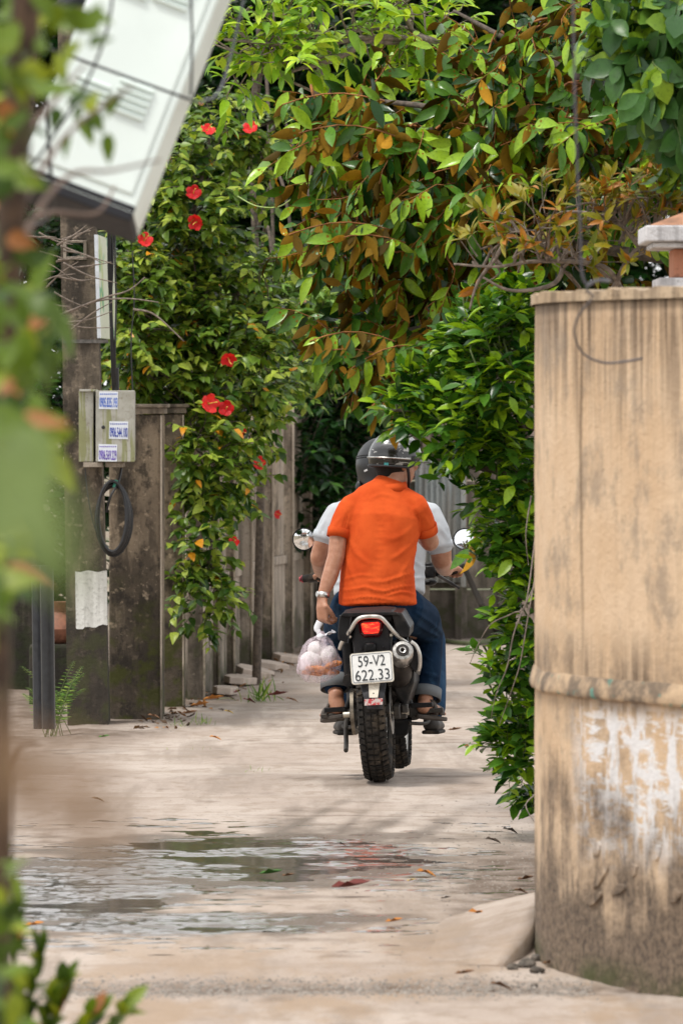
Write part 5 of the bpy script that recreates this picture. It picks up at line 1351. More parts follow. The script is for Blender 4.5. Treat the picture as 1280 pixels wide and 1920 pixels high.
# number plate
pc = B(697, 1252, 24.02)
ux = (B(734, 1249, 24.02) - B(660, 1255, 24.02)).normalized(); uz = (B(695, 1224, 24.035) - B(699, 1280, 24.005)).normalized(); un = ux.cross(uz).normalized()
def rrect(w, h, r, off, n=5):
    out = []
    for cx_, cz_, a0 in ((w / 2 - r, h / 2 - r, 0), (-w / 2 + r, h / 2 - r, 90), (-w / 2 + r, -h / 2 + r, 180), (w / 2 - r, -h / 2 + r, 270)):
        for i in range(n + 1):
            a = R(a0 + 90 * i / n); out.append(pc + ux * (cx_ + r * math.cos(a)) + uz * (cz_ + r * math.sin(a)) + un * off)
    return out
q = MB(); q.loft([rrect(0.192, 0.142, 0.014, -0.002), rrect(0.192, 0.142, 0.014, 0.002)]); pl = bb(q, 'number_plate', m_plr, smooth=True)
q = MB(); q.loft([rrect(0.184, 0.134, 0.011, 0.0), rrect(0.184, 0.134, 0.011, 0.003)]); bb(q, 'plate_face', m_plate, pl)
q = MB(); q.loft([rrect(0.178, 0.128, 0.010, 0.0045), rrect(0.174, 0.124, 0.009, 0.0045)], True, False); bb(q, 'plate_border', m_ink, pl)
for s_, wz, ww in (('59-V2', 0.031, 0.122), ('622.33', -0.033, 0.155)):
    q = text_mb(MB(), s_, pc + uz * wz, ux, uz, 0.050, ww, 0.005); bb(q, 'plate_lettering', m_ink, pl, smooth=False)
# grab rail
q = MB(); gr = [(637, 1216, 24.22), (641, 1205, 24.18), (651, 1190, 24.13), (659, 1178, 24.10), (667, 1165, 24.08), (677, 1158, 24.07), (697, 1156, 24.07), (713, 1158, 24.07), (724, 1168, 24.08), (737, 1184, 24.10), (750, 1196, 24.14), (764, 1207, 24.18), (778, 1213, 24.22)]
q.tube(spline([B(*g_) for g_ in gr], 6), 0.0095, 10); bb(q, 'grab_rail', m_silver, smooth='all')
for x, y, d in ((656, 1194, 24.12), (733, 1191, 24.12)):
    q = MB(); q.lathe(B(x, y, d), (0, -1, 0), [(0, -0.02), (0.008, -0.02), (0.008, 0.012), (0.005, 0.016), (0, 0.016)], 10); bb(q, 'bolt', m_bol)
# exhaust: steel end cap over a black can
ec = B(754, 1221, 24.10); axd = (B(742, 1330, 24.75) - ec).normalized()
q = MB(); q.lathe(ec, axd, [(0.030, 0.02), (0.030, -0.012), (0.044, -0.010), (0.050, 0.0), (0.051, 0.02), (0.051, 0.075), (0.047, 0.08)], 28); cap = bb(q, 'muffler', m_steel, smooth=True)
q = MB(); q.lathe(ec, axd, [(0.0, 0.012), (0.030, 0.012), (0.031, -0.008), (0.028, -0.013), (0.018, -0.013), (0.018, 0.03), (0.0, 0.03)], 24); bb(q, 'outlet_ring', m_exh, cap)
q = MB(); q.lathe(ec, axd, [(0.010, 0.012), (0.010, -0.016), (0.015, -0.018), (0.017, -0.012), (0.017, 0.0)], 20); bb(q, 'outlet_tip', m_steel, cap)
q = MB(); q.lathe(ec, axd, [(0.049, 0.076), (0.052, 0.09), (0.055, 0.2), (0.054, 0.36), (0.040, 0.45), (0.026, 0.52), (0.022, 0.62), (0.02, 0.7)], 26); bb(q, 'muffler_can', m_exh, cap)
q = MB(); q.tube(spline([B(770, 1203, 24.12), B(780, 1211, 24.12), B(786, 1226, 24.12), B(787, 1243, 24.13), B(784, 1257, 24.15)], 6), 0.008, 8); bb(q, 'guard_rail', m_silver)
q = MB(); q.prism([B(766, 1200, 24.14), B(782, 1214, 24.14), B(784, 1245, 24.14), B(779, 1262, 24.14), B(768, 1250, 24.14)], (0, 0.25, -0.02)); bb(q, 'side_cover', m_blkp, smooth=False, bevel=0.006)
for s, pp in ((-1, [(640, 1205), (661, 1198), (662, 1245), (660, 1290), (645, 1270)]), (1, [(733, 1200), (775, 1235), (776, 1280), (760, 1330), (740, 1300)])):
    q = MB(); q.prism([B(x, y, 24.36) for x, y in pp], (0, 0.4, 0)); bb(q, 'side_cover', m_blkp, smooth=False, bevel=0.012)
# tank, fork, headlamp, front mudguard
tk = MB(); rings = []
for y, w, z0, z1 in ((0.66, 0.07, 0.74, 0.83), (0.75, 0.12, 0.72, 0.90), (0.90, 0.14, 0.72, 0.96), (1.02, 0.12, 0.74, 0.97), (1.10, 0.08, 0.80, 0.95)):
    rings.append([Vector((w * math.cos(a), y, (z0 + z1) / 2 + (z1 - z0) / 2 * math.sin(a))) for a in [2 * math.pi * j / 14 for j in range(14)]])
tk.loft(rings); bb(tk, 'fuel_tank', simple('black_paint', (0.02, 0.02, 0.022), 0.2, coat=0.6), smooth='all')
fk = MB()
for s in (-1, 1):
    fk.tube([(s * 0.085, 1.40, 0.345), (s * 0.085, 1.26, 0.66)], 0.024, 12); fk.tube([(s * 0.085, 1.26, 0.66), (s * 0.085, 1.10, 1.0)], 0.018, 12)
fk.box((0, 1.13, 0.95), (0.22, 0.06, 0.035)); fk.box((0, 1.2, 0.80), (0.22, 0.06, 0.035)); bb(fk, 'fork', m_engine)
q = MB(); rings = []
for i in range(9):
    a = R(40 + 85 * i / 8); rings.append([Vector((x, 1.40 - 0.42 * math.cos(a), 0.345 + 0.42 * math.sin(a) - dz)) for x, dz in ((-0.06, 0.02), (0, 0), (0.06, 0.02))])
q.loft(rings, closed=False, caps=False); o = bb(q, 'front_mudguard', m_blkp, smooth='all'); md = o.modifiers.new('t', 'SOLIDIFY'); md.thickness = 0.006
q = MB(); q.ball((0, 1.30, 0.90), (0.09, 0.08, 0.10)); bb(q, 'headlamp', m_blkp, smooth='all')
# handlebar with grips, levers and mirrors
hbp = [B(563, 1086, 25.62), B(600, 1081, 25.58), B(640, 1072, 25.55), B(670, 1090, 25.50), B(712, 1098, 25.46), B(755, 1090, 25.50), B(795, 1072, 25.55), B(835, 1075, 25.58), B(862, 1072, 25.62)]
q = MB(); q.tube(spline(hbp, 6), 0.011, 10); hbr = bb(q, 'handlebar', m_blkp, smooth='all')
q = MB(); q.tube([B(567, 1085.5, 25.62), B(602, 1080.5, 25.58)], 0.018, 12); bb(q, 'grip', m_rub2, hbr)
q = MB(); q.lathe(B(568, 1085.5, 25.62), B(563, 1086, 25.62) - B(568, 1085.5, 25.62), [(0.0185, 0), (0.0185, 0.006), (0.012, 0.010), (0.012, 0.018), (0, 0.02)], 12); bb(q, 'bar_end', m_redgrip, hbr)
q = MB(); q.tube([B(832, 1075, 25.58), B(862, 1071, 25.62)], 0.018, 12); bb(q, 'grip', m_rub2, hbr)
q = MB(); q.box(B(806, 1072, 25.56), (0.05, 0.05, 0.06)); q.box(B(804, 1062, 25.57), (0.04, 0.05, 0.04)); bb(q, 'switch_block', m_blkp, hbr, bevel=0.008)
q = MB(); q.box(B(636, 1076, 25.56), (0.05, 0.05, 0.05)); bb(q, 'switch_block', m_blkp, hbr, bevel=0.008)
q = MB(); q.tube(spline([B(818, 1078, 25.56), B(836, 1088, 25.66), B(848, 1095, 25.70), B(860, 1102, 25.72)], 4), [0.008] * 9 + [0.006] * 3 + [0.009], 8); bb(q, 'brake_lever', m_blkp, hbr)
q = MB(); q.tube(spline([B(618, 1082, 25.56), B(600, 1088, 25.66), B(580, 1090, 25.72)], 4), 0.007, 8); bb(q, 'clutch_lever', m_blkp, hbr)
q = MB(); q.ball(B(806, 1092, 25.62), (0.033, 0.03, 0.017)); bb(q, 'indicator', m_blkp, hbr, smooth='all')
for s, px, stalk in ((-1, 569.5, [(628, 1070, 25.56), (612, 1040, 25.58), (590, 1016, 25.58), (585, 1013, 25.57)]), (1, 870.5, [(808, 1066, 25.56), (828, 1040, 25.58), (846, 1021, 25.58), (853, 1018, 25.57)])):
    c = B(px, 1011, 25.55); nn = Vector((-s * (0.04 if s < 0 else 0.02), -1, (-0.06 if s < 0 else 0.34))).normalized()
    q = MB(); q.lathe(c, -nn, [(0.0, 0.022), (0.03, 0.020), (0.048, 0.010), (0.0555, 0.0), (0.0555, -0.004), (0.050, -0.004)], 32); mr = bb(q, 'mirror', m_blkp, smooth=True)
    q = MB(); prof = [(0.0505 * i / 8, -0.0025 - 0.0035 * (1 - (i / 8) ** 2)) for i in range(9)]; q.lathe(c, -nn, prof, 32); bb(q, 'glass', m_mir, mr, smooth='all')
    q = MB(); q.tube(spline([B(*z_) for z_ in stalk] + [c + nn * -0.018], 5), 0.0055, 8); bb(q, 'stalk', m_blkp, mr)
# ================================================================== people
def capsule_mb(mb, pts, radii, side=None, n=18, e0=0.8):
    """closed tapered limb through pts; radius a number or (across, along-depth); round ends"""
    pts = [Vector(p) for p in pts]
    rad = [(r, r) if not hasattr(r, '__len__') else r for r in radii]
    P_, R_ = [], []
    t0 = (pts[0] - pts[1]).normalized(); t1 = (pts[-1] - pts[-2]).normalized()
    for k_ in (1.0, 0.85, 0.5):
        s = math.sqrt(max(0, 1 - k_ * k_)); P_.append(pts[0] + t0 * min(rad[0]) * k_ * e0); R_.append((rad[0][0] * max(s, 0.08), rad[0][1] * max(s, 0.08)))
    P_ += pts; R_ += rad
    for k_ in (0.5, 0.85, 1.0):
        s = math.sqrt(max(0, 1 - k_ * k_)); P_.append(pts[-1] + t1 * min(rad[-1]) * k_ * 0.8); R_.append((rad[-1][0] * max(s, 0.08), rad[-1][1] * max(s, 0.08)))
    rings = []; u = side
    for i, p in enumerate(P_):
        t = P_[min(i + 1, len(P_) - 1)] - P_[max(i - 1, 0)]
        uu, w = frame_of(t, side if side is not None else u); u = uu
        rings.append([p + uu * math.cos(a) * R_[i][0] + w * math.sin(a) * R_[i][1] for a in [2 * math.pi * j / n for j in range(n)]])
    mb.loft(rings, True, True)

def fuse(name, mb, voxel, mats, parent, smooth=4, post=None):
    """melt overlapping closed shapes into one continuous skin"""
    me = bpy.data.meshes.new('raw'); me.from_pydata(mb.v, [], mb.f)
    bm = bmesh.new(); bm.from_mesh(me); bmesh.ops.recalc_face_normals(bm, faces=bm.faces); bm.to_mesh(me); bm.free()
    o = bpy.data.objects.new('raw', me); COL.objects.link(o)
    r_ = o.modifiers.new('r', 'REMESH'); r_.mode = 'VOXEL'; r_.voxel_size = voxel
    s_ = o.modifiers.new('s', 'SMOOTH'); s_.factor = 0.5; s_.iterations = smooth
    dg = bpy.context.evaluated_depsgraph_get(); ev = o.evaluated_get(dg)
    m2 = bpy.data.meshes.new_from_object(ev); bpy.data.objects.remove(o); bpy.data.meshes.remove(me)
    n = len(m2.vertices); co = np.empty(n * 3, np.float32); m2.vertices.foreach_get('co', co); co = co.reshape(-1, 3)
    if post is not None:
        nr = np.empty(n * 3, np.float32); m2.vertices.foreach_get('normal', nr); co = post(co, nr.reshape(-1, 3))
    b = wloc(parent); co = co - np.array(b, np.float32)
    m2.vertices.foreach_set('co', co.astype(np.float32).ravel())
    m2.name = name; m2.materials.clear()
    for mt in (mats if isinstance(mats, (list, tuple)) else [mats]): m2.materials.append(mt)
    m2.polygons.foreach_set('use_smooth', np.ones(len(m2.polygons), bool)); m2.update()
    return link(name, m2, parent)

def pxof(co):
    return CX + co[:, 0] / co[:, 1] * F, HY - (co[:, 2] - H) / co[:, 1] * F

# materials
def m_skin_():
    t = NT('skin'); p = t.pos(); n = t.noise(p, 28, 4); f = t.noise(p, 160, 4)
    c = t.mix(t.ramp(n, 0.35, 0.68), (0.36, 0.165, 0.095, 1), (0.46, 0.235, 0.150, 1))
    c = t.mix(t.ramp(f, 0.5, 0.8, 0, 0.35), c, (0.30, 0.12, 0.07, 1))
    t.set(Base_Color=c, Roughness=0.48, Subsurface_Weight=0.12); t.bs.inputs['Subsurface Radius'].default_value = (0.012, 0.005, 0.003)
    t.bump(f, 0.12, 0.002); return t.mat
m_skin = m_skin_()
def cloth(name, a, b, weave=900, rough=0.9, wear=None, wscale=9):
    t = NT(name); p = t.pos(); n = t.noise(p, 7, 5); w = t.noise(p, weave, 2)
    c = t.mix(t.ramp(n, 0.35, 0.65), a, b)
    if wear: c = t.mix(t.ramp(t.noise(t.pos((1, 1, 0.5)), wscale, 5, 0.6), 0.5, 0.72, 0, 0.7), c, wear)
    c = t.mix(t.ramp(w, 0.4, 0.7, 0, 0.18), c, tuple(x * 0.6 for x in a[:3]) + (1,))
    t.set(Base_Color=c, Roughness=rough); t.bs.inputs['Specular IOR Level'].default_value = 0.12
    t.bump(w, 0.15, 0.002); return t.mat
m_orange = cloth('orange_pique', (0.52, 0.066, 0.012, 1), (0.66, 0.100, 0.020, 1), wear=(0.42, 0.044, 0.008, 1), wscale=5)
m_tee = cloth('grey_jersey', (0.44, 0.47, 0.50, 1), (0.52, 0.55, 0.58, 1))
m_jean = cloth('dark_denim', (0.004, 0.014, 0.034, 1), (0.007, 0.024, 0.054, 1), 700, wear=(0.020, 0.052, 0.095, 1), wscale=16)
m_jean2 = cloth('faded_denim', (0.010, 0.034, 0.075, 1), (0.017, 0.052, 0.105, 1), 700, wear=(0.035, 0.085, 0.15, 1))
m_cuff = cloth('denim_inside', (0.15, 0.16, 0.17, 1), (0.20, 0.21, 0.215, 1), 600)
m_hair = simple('black_hair', (0.008, 0.007, 0.006), 0.6, spec=0.2, var=0.4, scale=300, bump=0.6, obj=False)
m_hblk = simple('matte_black_helmet', (0.016, 0.017, 0.019), 0.38, var=0.2, scale=20, obj=False)
def m_hels():
    t = NT('silver_black_helmet'); p = t.pos(obj=False); n = t.noise(t.pos((1, 1, 2.2)), 13, 3, 0.5, 1.6)
    g_ = t.n('ShaderNodeNewGeometry').outputs['Position']; z = t.sep(g_)[2]
    c = t.mix(t.ramp(t.math('ADD', z, t.math('MULTIPLY', n, 0.05)), 1.545, 1.575), (0.010, 0.009, 0.008, 1), (0.075, 0.075, 0.078, 1))
    c = t.mix(t.ramp(n, 0.60, 0.615, 0, 0.85), c, (0.36, 0.35, 0.33, 1))
    c = t.mix(t.ramp(n, 0.36, 0.38, 0.8, 0), c, (0.03, 0.028, 0.026, 1))
    t.set(Base_Color=c, Roughness=0.22, Metallic=0.25, Coat_Weight=0.7); return t.mat
m_hsil = m_hels()
m_sand = simple('brown_sandal', (0.045, 0.034, 0.026), 0.7, var=0.3, obj=False, bump=0.2)
m_shoe = simple('dark_shoe', (0.03, 0.026, 0.023), 0.6, var=0.3, obj=False)
m_watch = simple('watch_steel', (0.55, 0.54, 0.52), 0.3, 0.9, obj=False)
m_strap = simple('chin_strap', (0.01, 0.01, 0.011), 0.6)
t = NT('clear_visor'); t.set(Base_Color=(0.75, 0.77, 0.80, 1), Roughness=0.05, Alpha=0.16); m_vis = t.mat
m_eye = simple('eye_dark', (0.02, 0.015, 0.012), 0.2)
m_lip = simple('lips', (0.30, 0.10, 0.075), 0.5, obj=False)

def head_shapes(mb, c, yaw, pitch=0.0, s=1.0, roll=0.0):
    """skull, jaw, nose, brows, lips and ears around c; face turned by yaw (0 = away from the camera)"""
    M = Matrix.Rotation(yaw, 3, 'Z') @ Matrix.Rotation(pitch, 3, 'X') @ Matrix.Rotation(roll, 3, 'Y')
    T = lambda x, y, z: Vector(c) + M @ (Vector((x, y, z)) * s)
    mb.ball(T(0, -0.012, 0.035), (0.076 * s, 0.096 * s, 0.088 * s), 20, 14, M)
    mb.ball(T(0, 0.028, -0.035), (0.060 * s, 0.070 * s, 0.085 * s), 18, 12, M)
    capsule_mb(mb, [T(-0.042, 0.02, -0.088), T(0, 0.066, -0.106), T(0.042, 0.02, -0.088)], [0.022 * s, 0.024 * s, 0.022 * s])
    capsule_mb(mb, [T(0, 0.095, 0.022), T(0, 0.113, -0.018)], [0.009 * s, 0.014 * s])
    for q in (-1, 1):
        mb.ball(T(q * 0.014, 0.104, -0.022), 0.010 * s, 8, 6); mb.ball(T(q * 0.034, 0.082, -0.012), (0.022 * s, 0.018 * s, 0.016 * s), 8, 6, M)
        capsule_mb(mb, [T(q * 0.012, 0.094, 0.024), T(q * 0.045, 0.082, 0.022)], [0.008 * s, 0.007 * s])
        e = T(q * 0.077, -0.008, -0.006)
        mb.ball(e, (0.010 * s, 0.020 * s, 0.032 * s), 10, 8, M @ Matrix.Rotation(q * -0.35, 3, 'Z'))
    return T, M

def face_bits(parent, T, M, s=1.0):
    for q in (-1, 1):
        MB().ball(T(q * 0.031, 0.084, 0.010), (0.013 * s, 0.008 * s, 0.007 * s), 10, 6, M).build('eye', m_eye, parent, smooth='all')
    mb = MB(); capsule_mb(mb, [T(-0.022, 0.094, -0.056), T(0, 0.102, -0.054), T(0.022, 0.094, -0.056)], [0.004, 0.007, 0.004], n=8); mb.build('mouth', m_lip, parent, smooth='all')

def hand_shapes(mb, wrist, palm, fdir, pn, curl, s=1.0, left=True, thumbout=0.6, chord=0.0):
    """palm plus five bent fingers. palm: palm centre, fdir: finger direction, pn: direction the palm faces, curl: bend per joint in rad"""
    wrist, palm = Vector(wrist), Vector(palm); f = Vector(fdir).normalized(); pn = Vector(pn); pn = (pn - f * pn.dot(f)).normalized(); ac = f.cross(pn) * (1 if left else -1)
    capsule_mb(mb, [wrist, palm - f * 0.02 * s, palm + f * 0.03 * s], [(0.026 * s, 0.020 * s), (0.038 * s, 0.018 * s), (0.040 * s, 0.015 * s)], side=ac)
    for k_, (o_, L_) in enumerate(((0.030, 0.072), (0.010, 0.080), (-0.010, 0.075), (-0.029, 0.058))):
        p = palm + f * 0.036 * s + ac * o_ * s; pts = [p - f * 0.02 * s, p]; a = 0.15
        for j, fr_ in enumerate((0.45, 0.32, 0.23)):
            a += curl * (1.0, 1.15, 0.8)[j] * (1 + 0.08 * k_); d = f * math.cos(a) + pn * math.sin(a); pts.append(pts[-1] + d * L_ * s * fr_)
        capsule_mb(mb, pts, [0.0098 * s, 0.0096 * s, 0.0088 * s, 0.0080 * s, 0.0068 * s], n=10)
    b = palm - f * 0.025 * s + ac * 0.030 * s
    d1 = (f * 0.6 + ac * thumbout + pn * 0.45).normalized(); d2 = (f * 0.85 + pn * 0.6 - ac * 0.1).normalized()
    capsule_mb(mb, [b, b + d1 * 0.035 * s, b + d1 * 0.035 * s + d2 * 0.030 * s, b + d1 * 0.035 * s + d2 * 0.055 * s], [0.014 * s, 0.0115 * s, 0.0105 * s, 0.008 * s], n=10)

def foot_shapes(mb, ankle, heel, toe, s=1.0):
    ankle, heel, toe = Vector(ankle), Vector(heel), Vector(toe); f = (toe - heel); L_ = f.length; f.normalize(); sd = f.cross(Vector((0, 0, 1))).normalized(); up_ = sd.cross(f)
    capsule_mb(mb, [ankle + Vector((0, 0, 0.03)), ankle, heel + f * 0.03 + up_ * 0.03], [0.036 * s, 0.037 * s, 0.032 * s])
    capsule_mb(mb, [heel + f * 0.03 + up_ * 0.028, heel + f * L_ * 0.45 + up_ * 0.035, heel + f * L_ * 0.72 + up_ * 0.022], [(0.030 * s, 0.028 * s), (0.036 * s, 0.030 * s), (0.044 * s, 0.017 * s)], side=sd)
    capsule_mb(mb, [ankle, heel + f * L_ * 0.5 + up_ * 0.03], [0.034 * s, 0.028 * s])
    for k_ in range(5):
        o_ = (-0.034 + 0.017 * k_); st_ = heel + f * L_ * (0.72) + sd * o_ * s + up_ * 0.013; ln = L_ * (0.22 - 0.03 * abs(k_ - 1))
        capsule_mb(mb, [st_, st_ + f * ln * 0.6, st_ + f * ln - up_ * 0.003], [0.011 * s, 0.0095 * s, 0.008 * s], n=8)
    return f, sd, up_

def sandal(parent, heel, toe, name='sandal'):
    heel, toe = Vector(heel), Vector(toe); f = (toe - heel); L_ = f.length; f.normalize(); sd = f.cross(Vector((0, 0, 1))).normalized(); up_ = sd.cross(f)
    out = []
    for i in range(24):
        a = 2 * math.pi * i / 24; x = math.cos(a); y = math.sin(a); w = 0.047 + 0.010 * x; out.append(heel + f * (L_ * 0.5 + (L_ * 0.5 + 0.02) * x) + sd * w * y)
    mb = MB(); mb.loft([[p - up_ * 0.022 for p in out], [p - up_ * 0.004 for p in out]]); so_ = mb.build(name, m_sand, parent, smooth=True, bevel=0.004)
    for t0, t1, hgt, w in ((0.62, 0.74, 0.050, 0.022), (0.36, 0.30, 0.075, 0.013)):
        arc = [heel + f * L_ * t0 + sd * 0.050 * math.cos(a) + up_ * (0.002 + hgt * math.sin(a)) for a in [math.pi * i / 12 for i in range(13)]]
        q = MB(); q.loft([[p - f * w for p in arc], [p + f * w for p in arc]], closed=False, caps=False); st_ = q.build('strap', m_sand, so_, smooth='all'); md = st_.modifiers.new('t', 'SOLIDIFY'); md.thickness = 0.005
    return so_

def wrinkle(fs, sharp=False):
    def post(co, nr):
        px, py = pxof(co); dz = np.zeros(len(co))
        for (x, y, ang, wl, amp, sx, sy, ph) in fs:
            u = (px - x) * math.cos(ang) + (py - y) * math.sin(ang); v = -(px - x) * math.sin(ang) + (py - y) * math.cos(ang)
            bend = 9.0 * (vnoise(px / 22.0 + ph, py / 22.0, 3) - 0.5)
            w_ = np.sin((v + bend) / wl * 2 * math.pi + ph); dz += amp * (1.0 - 2.0 * np.sqrt(np.abs(w_)) if sharp else w_) * np.exp(-(u / sx) ** 2 - (v / sy) ** 2)
        dz += 0.0035 * (fbm(px / 26.0, py / 20.0, 6, 3) - 0.5)
        return co + nr * dz[:, None]
    return post

# ------------------------------------------------------------------ passenger in orange
pa = empty('person', P(710, 1140, 24.55), 'passenger in orange polo shirt, jeans and sandals carrying a plastic bag', 'person')
TOR = [(708, 1160, 72, 0.145, 24.56), (708, 1136, 73, 0.142, 24.555), (707, 1100, 70, 0.130, 24.565), (708, 1060, 67, 0.122, 24.58), (712, 1015, 69, 0.122, 24.60), (716, 975, 75, 0.115, 24.62), (717, 950, 70, 0.098, 24.64), (722, 930, 52, 0.080, 24.65), (729, 912, 31, 0.062, 24.66)]
def torso(mb, rows, grow=0.0, e0=0.8):
    X = Vector((1, 0, 0))
    pts = [P(r[0], r[1], r[4]) for r in rows]; rad = [(r[2] * r[4] / F + grow, r[3] + grow) for r in rows]
    capsule_mb(mb, pts, rad, side=X, n=28, e0=e0)
bd = MB()
torso(bd, TOR[:-1], -0.026, 0.3)
capsule_mb(bd, [P(726, 925, 24.65), P(733, 900, 24.67), P(736, 885, 24.68)], [0.062, 0.056, 0.056])
HP = P(742, 868, 24.70)
TH, MH = head_shapes(bd, HP, R(-52), R(-4))
LA = [P(656, 962, 24.61), P(634, 1003, 24.55), P(630, 1043, 24.53), P(617, 1085, 24.50), P(606, 1113, 24.48), P(604, 1124, 24.475)]
capsule_mb(bd, LA, [0.044, 0.041, 0.040, 0.037, 0.026, 0.025])
hand_shapes(bd, P(604, 1121, 24.475), P(604, 1147, 24.46), (0.06, 0.05, -1), (0.80, 0.60, 0), 0.80, 1.0, left=True, thumbout=0.15)
capsule_mb(bd, [P(779, 962, 24.62), P(796, 992, 24.66), P(806, 1017, 24.70)], [0.050, 0.045, 0.043])
capsule_mb(bd, [P(806, 1017, 24.70), P(790, 1002, 24.80), P(772, 988, 24.90)], [0.043, 0.037, 0.028])
hand_shapes(bd, P(772, 988, 24.90), P(760, 976, 24.94), (-0.9, 0.5, 0.3), (-0.3, 0.9, -0.2), 0.35, 0.9, left=False)
# legs under the jeans, bare ankles and feet
LEG_L = [P(668, 1150, 24.62), P(640, 1182, 24.98), P(626, 1205, 25.02), P(627, 1262, 24.86), P(629, 1300, 24.76)]
LEG_R = [P(755, 1150, 24.62), P(796, 1180, 24.95), P(806, 1205, 25.00), P(803, 1262, 24.86), P(797, 1312, 24.78)]
for L_ in (LEG_L, LEG_R): capsule_mb(bd, L_, [0.085, 0.066, 0.055, 0.048, 0.034])
FL = (P(640, 1338, 24.70), P(612, 1346, 24.90)); FR = (P(786, 1338, 24.70), P(828, 1343, 24.86))
foot_shapes(bd, P(630, 1312, 24.75), *FL); foot_shapes(bd, P(797, 1320, 24.77), *FR)
pbody = fuse('body', bd, 0.0050, m_skin, pa, 3)
face_bits(pa, TH, MH)
# polo shirt
sh = MB(); torso(sh, TOR[1:], 0.004, 0.10)
capsule_mb(sh, [P(658, 955, 24.62), P(690, 938, 24.64), P(722, 930, 24.65), P(752, 936, 24.65), P(778, 953, 24.635)], [0.066, 0.064, 0.070, 0.064, 0.068])
capsule_mb(sh, [P(656, 956, 24.61), P(642, 977, 24.58), P(634, 999, 24.55)], [0.062, 0.053, 0.051]); capsule_mb(sh, [P(779, 955, 24.62), P(791, 975, 24.64), P(797, 992, 24.665)], [0.064, 0.057, 0.054])
def folds(fs, grain=0.0030):
    """cloth creases: each a curve in photo pixels with height and width"""
    def post(co, nr):
        px, py = pxof(co); dz = np.zeros(len(co))
        jx = 7.0 * (fbm(px / 30.0, py / 30.0, 13, 3) - 0.5); jy = 7.0 * (fbm(px / 30.0, py / 30.0, 14, 3) - 0.5)
        for pts, amp, w in fs:
            sp = spline([(x, y, 0) for x, y in pts], 7); best = np.full(len(co), 1e9); end = np.zeros(len(co))
            for k_, q in enumerate(sp):
                d_ = (px + jx - q.x) ** 2 + (py + jy - q.y) ** 2; m_ = d_ < best; best = np.where(m_, d_, best); end = np.where(m_, k_ / (len(sp) - 1), end)
            dz += amp * np.sin(np.pi * (0.12 + 0.76 * end)) * (np.exp(-best / (w * w)) - 0.55 * np.exp(-best / (2.2 * w) ** 2))
        dz += grain * (fbm(px / 26.0, py / 20.0, 6, 4) - 0.5)
        return co + nr * dz[:, None]
    return post
ws = folds([([(640, 1108), (680, 1101), (722, 1107), (772, 1098)], 0.010, 3.5), ([(646, 1123), (690, 1118), (735, 1125)], 0.009, 3.2), ([(696, 1091), (740, 1085), (778, 1070)], 0.009, 4), ([(643, 1087), (672, 1079), (704, 1083)], 0.007, 3.5), ([(725, 1116), (755, 1112), (778, 1114)], .008, 3),
            ([(786, 1003), (760, 1030), (733, 1048)], 0.009, 5), ([(784, 1018), (766, 1052), (748, 1084)], 0.008, 5), ([(780, 984), (752, 1004), (722, 1014)], 0.006, 6), ([(648, 1004), (668, 1036), (692, 1058)], 0.008, 5), ([(645, 1022), (655, 1060), (666, 1088)], 0.008, 4.5),
            ([(717, 935), (713, 1000), (706, 1080)], -0.009, 13), ([(680, 960), (676, 1005)], 0.008, 18), ([(752, 960), (756, 1005)], 0.008, 18), ([(655, 958), (645, 980), (642, 1004)], -0.008, 3.5), ([(781, 958), (787, 980), (786, 1002)], -0.008, 3.5), ([(690, 938), (718, 928), (748, 934)], 0.005, 4), ([(640, 968), (628, 985)], .006, 4), ([(795, 968), (803, 985)], .006, 4), ([(676, 1130), (700, 1135), (760, 1134)], .006, 3)])
shirt = fuse('polo_shirt', sh, 0.0065, m_orange, pa, 4, ws)
# collar, sleeve bands and hem
q = MB(); ring = []
for zz, rx, ry, dz in ((0, 0.073, 0.064, -0.012), (1, 0.068, 0.061, 0.026), (2, 0.075, 0.068, 0.030), (3, 0.084, 0.075, -0.006)):
    c = P(730.5, 917, 24.655); ring.append([c + Vector((rx * math.cos(a), ry * math.sin(a), dz + 0.012 * math.cos(a) * 0.6 + 0.006 * math.sin(a))) for a in [2 * math.pi * j / 32 for j in range(32)]])
q.loft(ring, True, False); o = q.build('collar', m_orange, shirt, smooth='all'); md = o.modifiers.new('t', 'SOLIDIFY'); md.thickness = 0.004
def band(pts, r, nm, mat, parent, flat=1.0, n=24, side=None):
    q = MB(); q.tube(pts, r, n, caps=False, side=side, flat=flat); o = q.build(nm, mat, parent, smooth='all'); md = o.modifiers.new('t', 'SOLIDIFY'); md.thickness = 0.004; return o
band([P(636, 992, 24.556), P(632.5, 1008, 24.548)], [0.0535, 0.0515], 'sleeve_band', m_orange, shirt)
band([P(795.5, 986, 24.655), P(799, 1000, 24.672)], [0.0575, 0.0555], 'sleeve_band', m_orange, shirt)
def stitch(pts, nm='seam', r=0.0012):
    q = MB(); q.tube(spline(pts, 6), r, 4); return q.build(nm, m_orange, shirt, smooth='all')
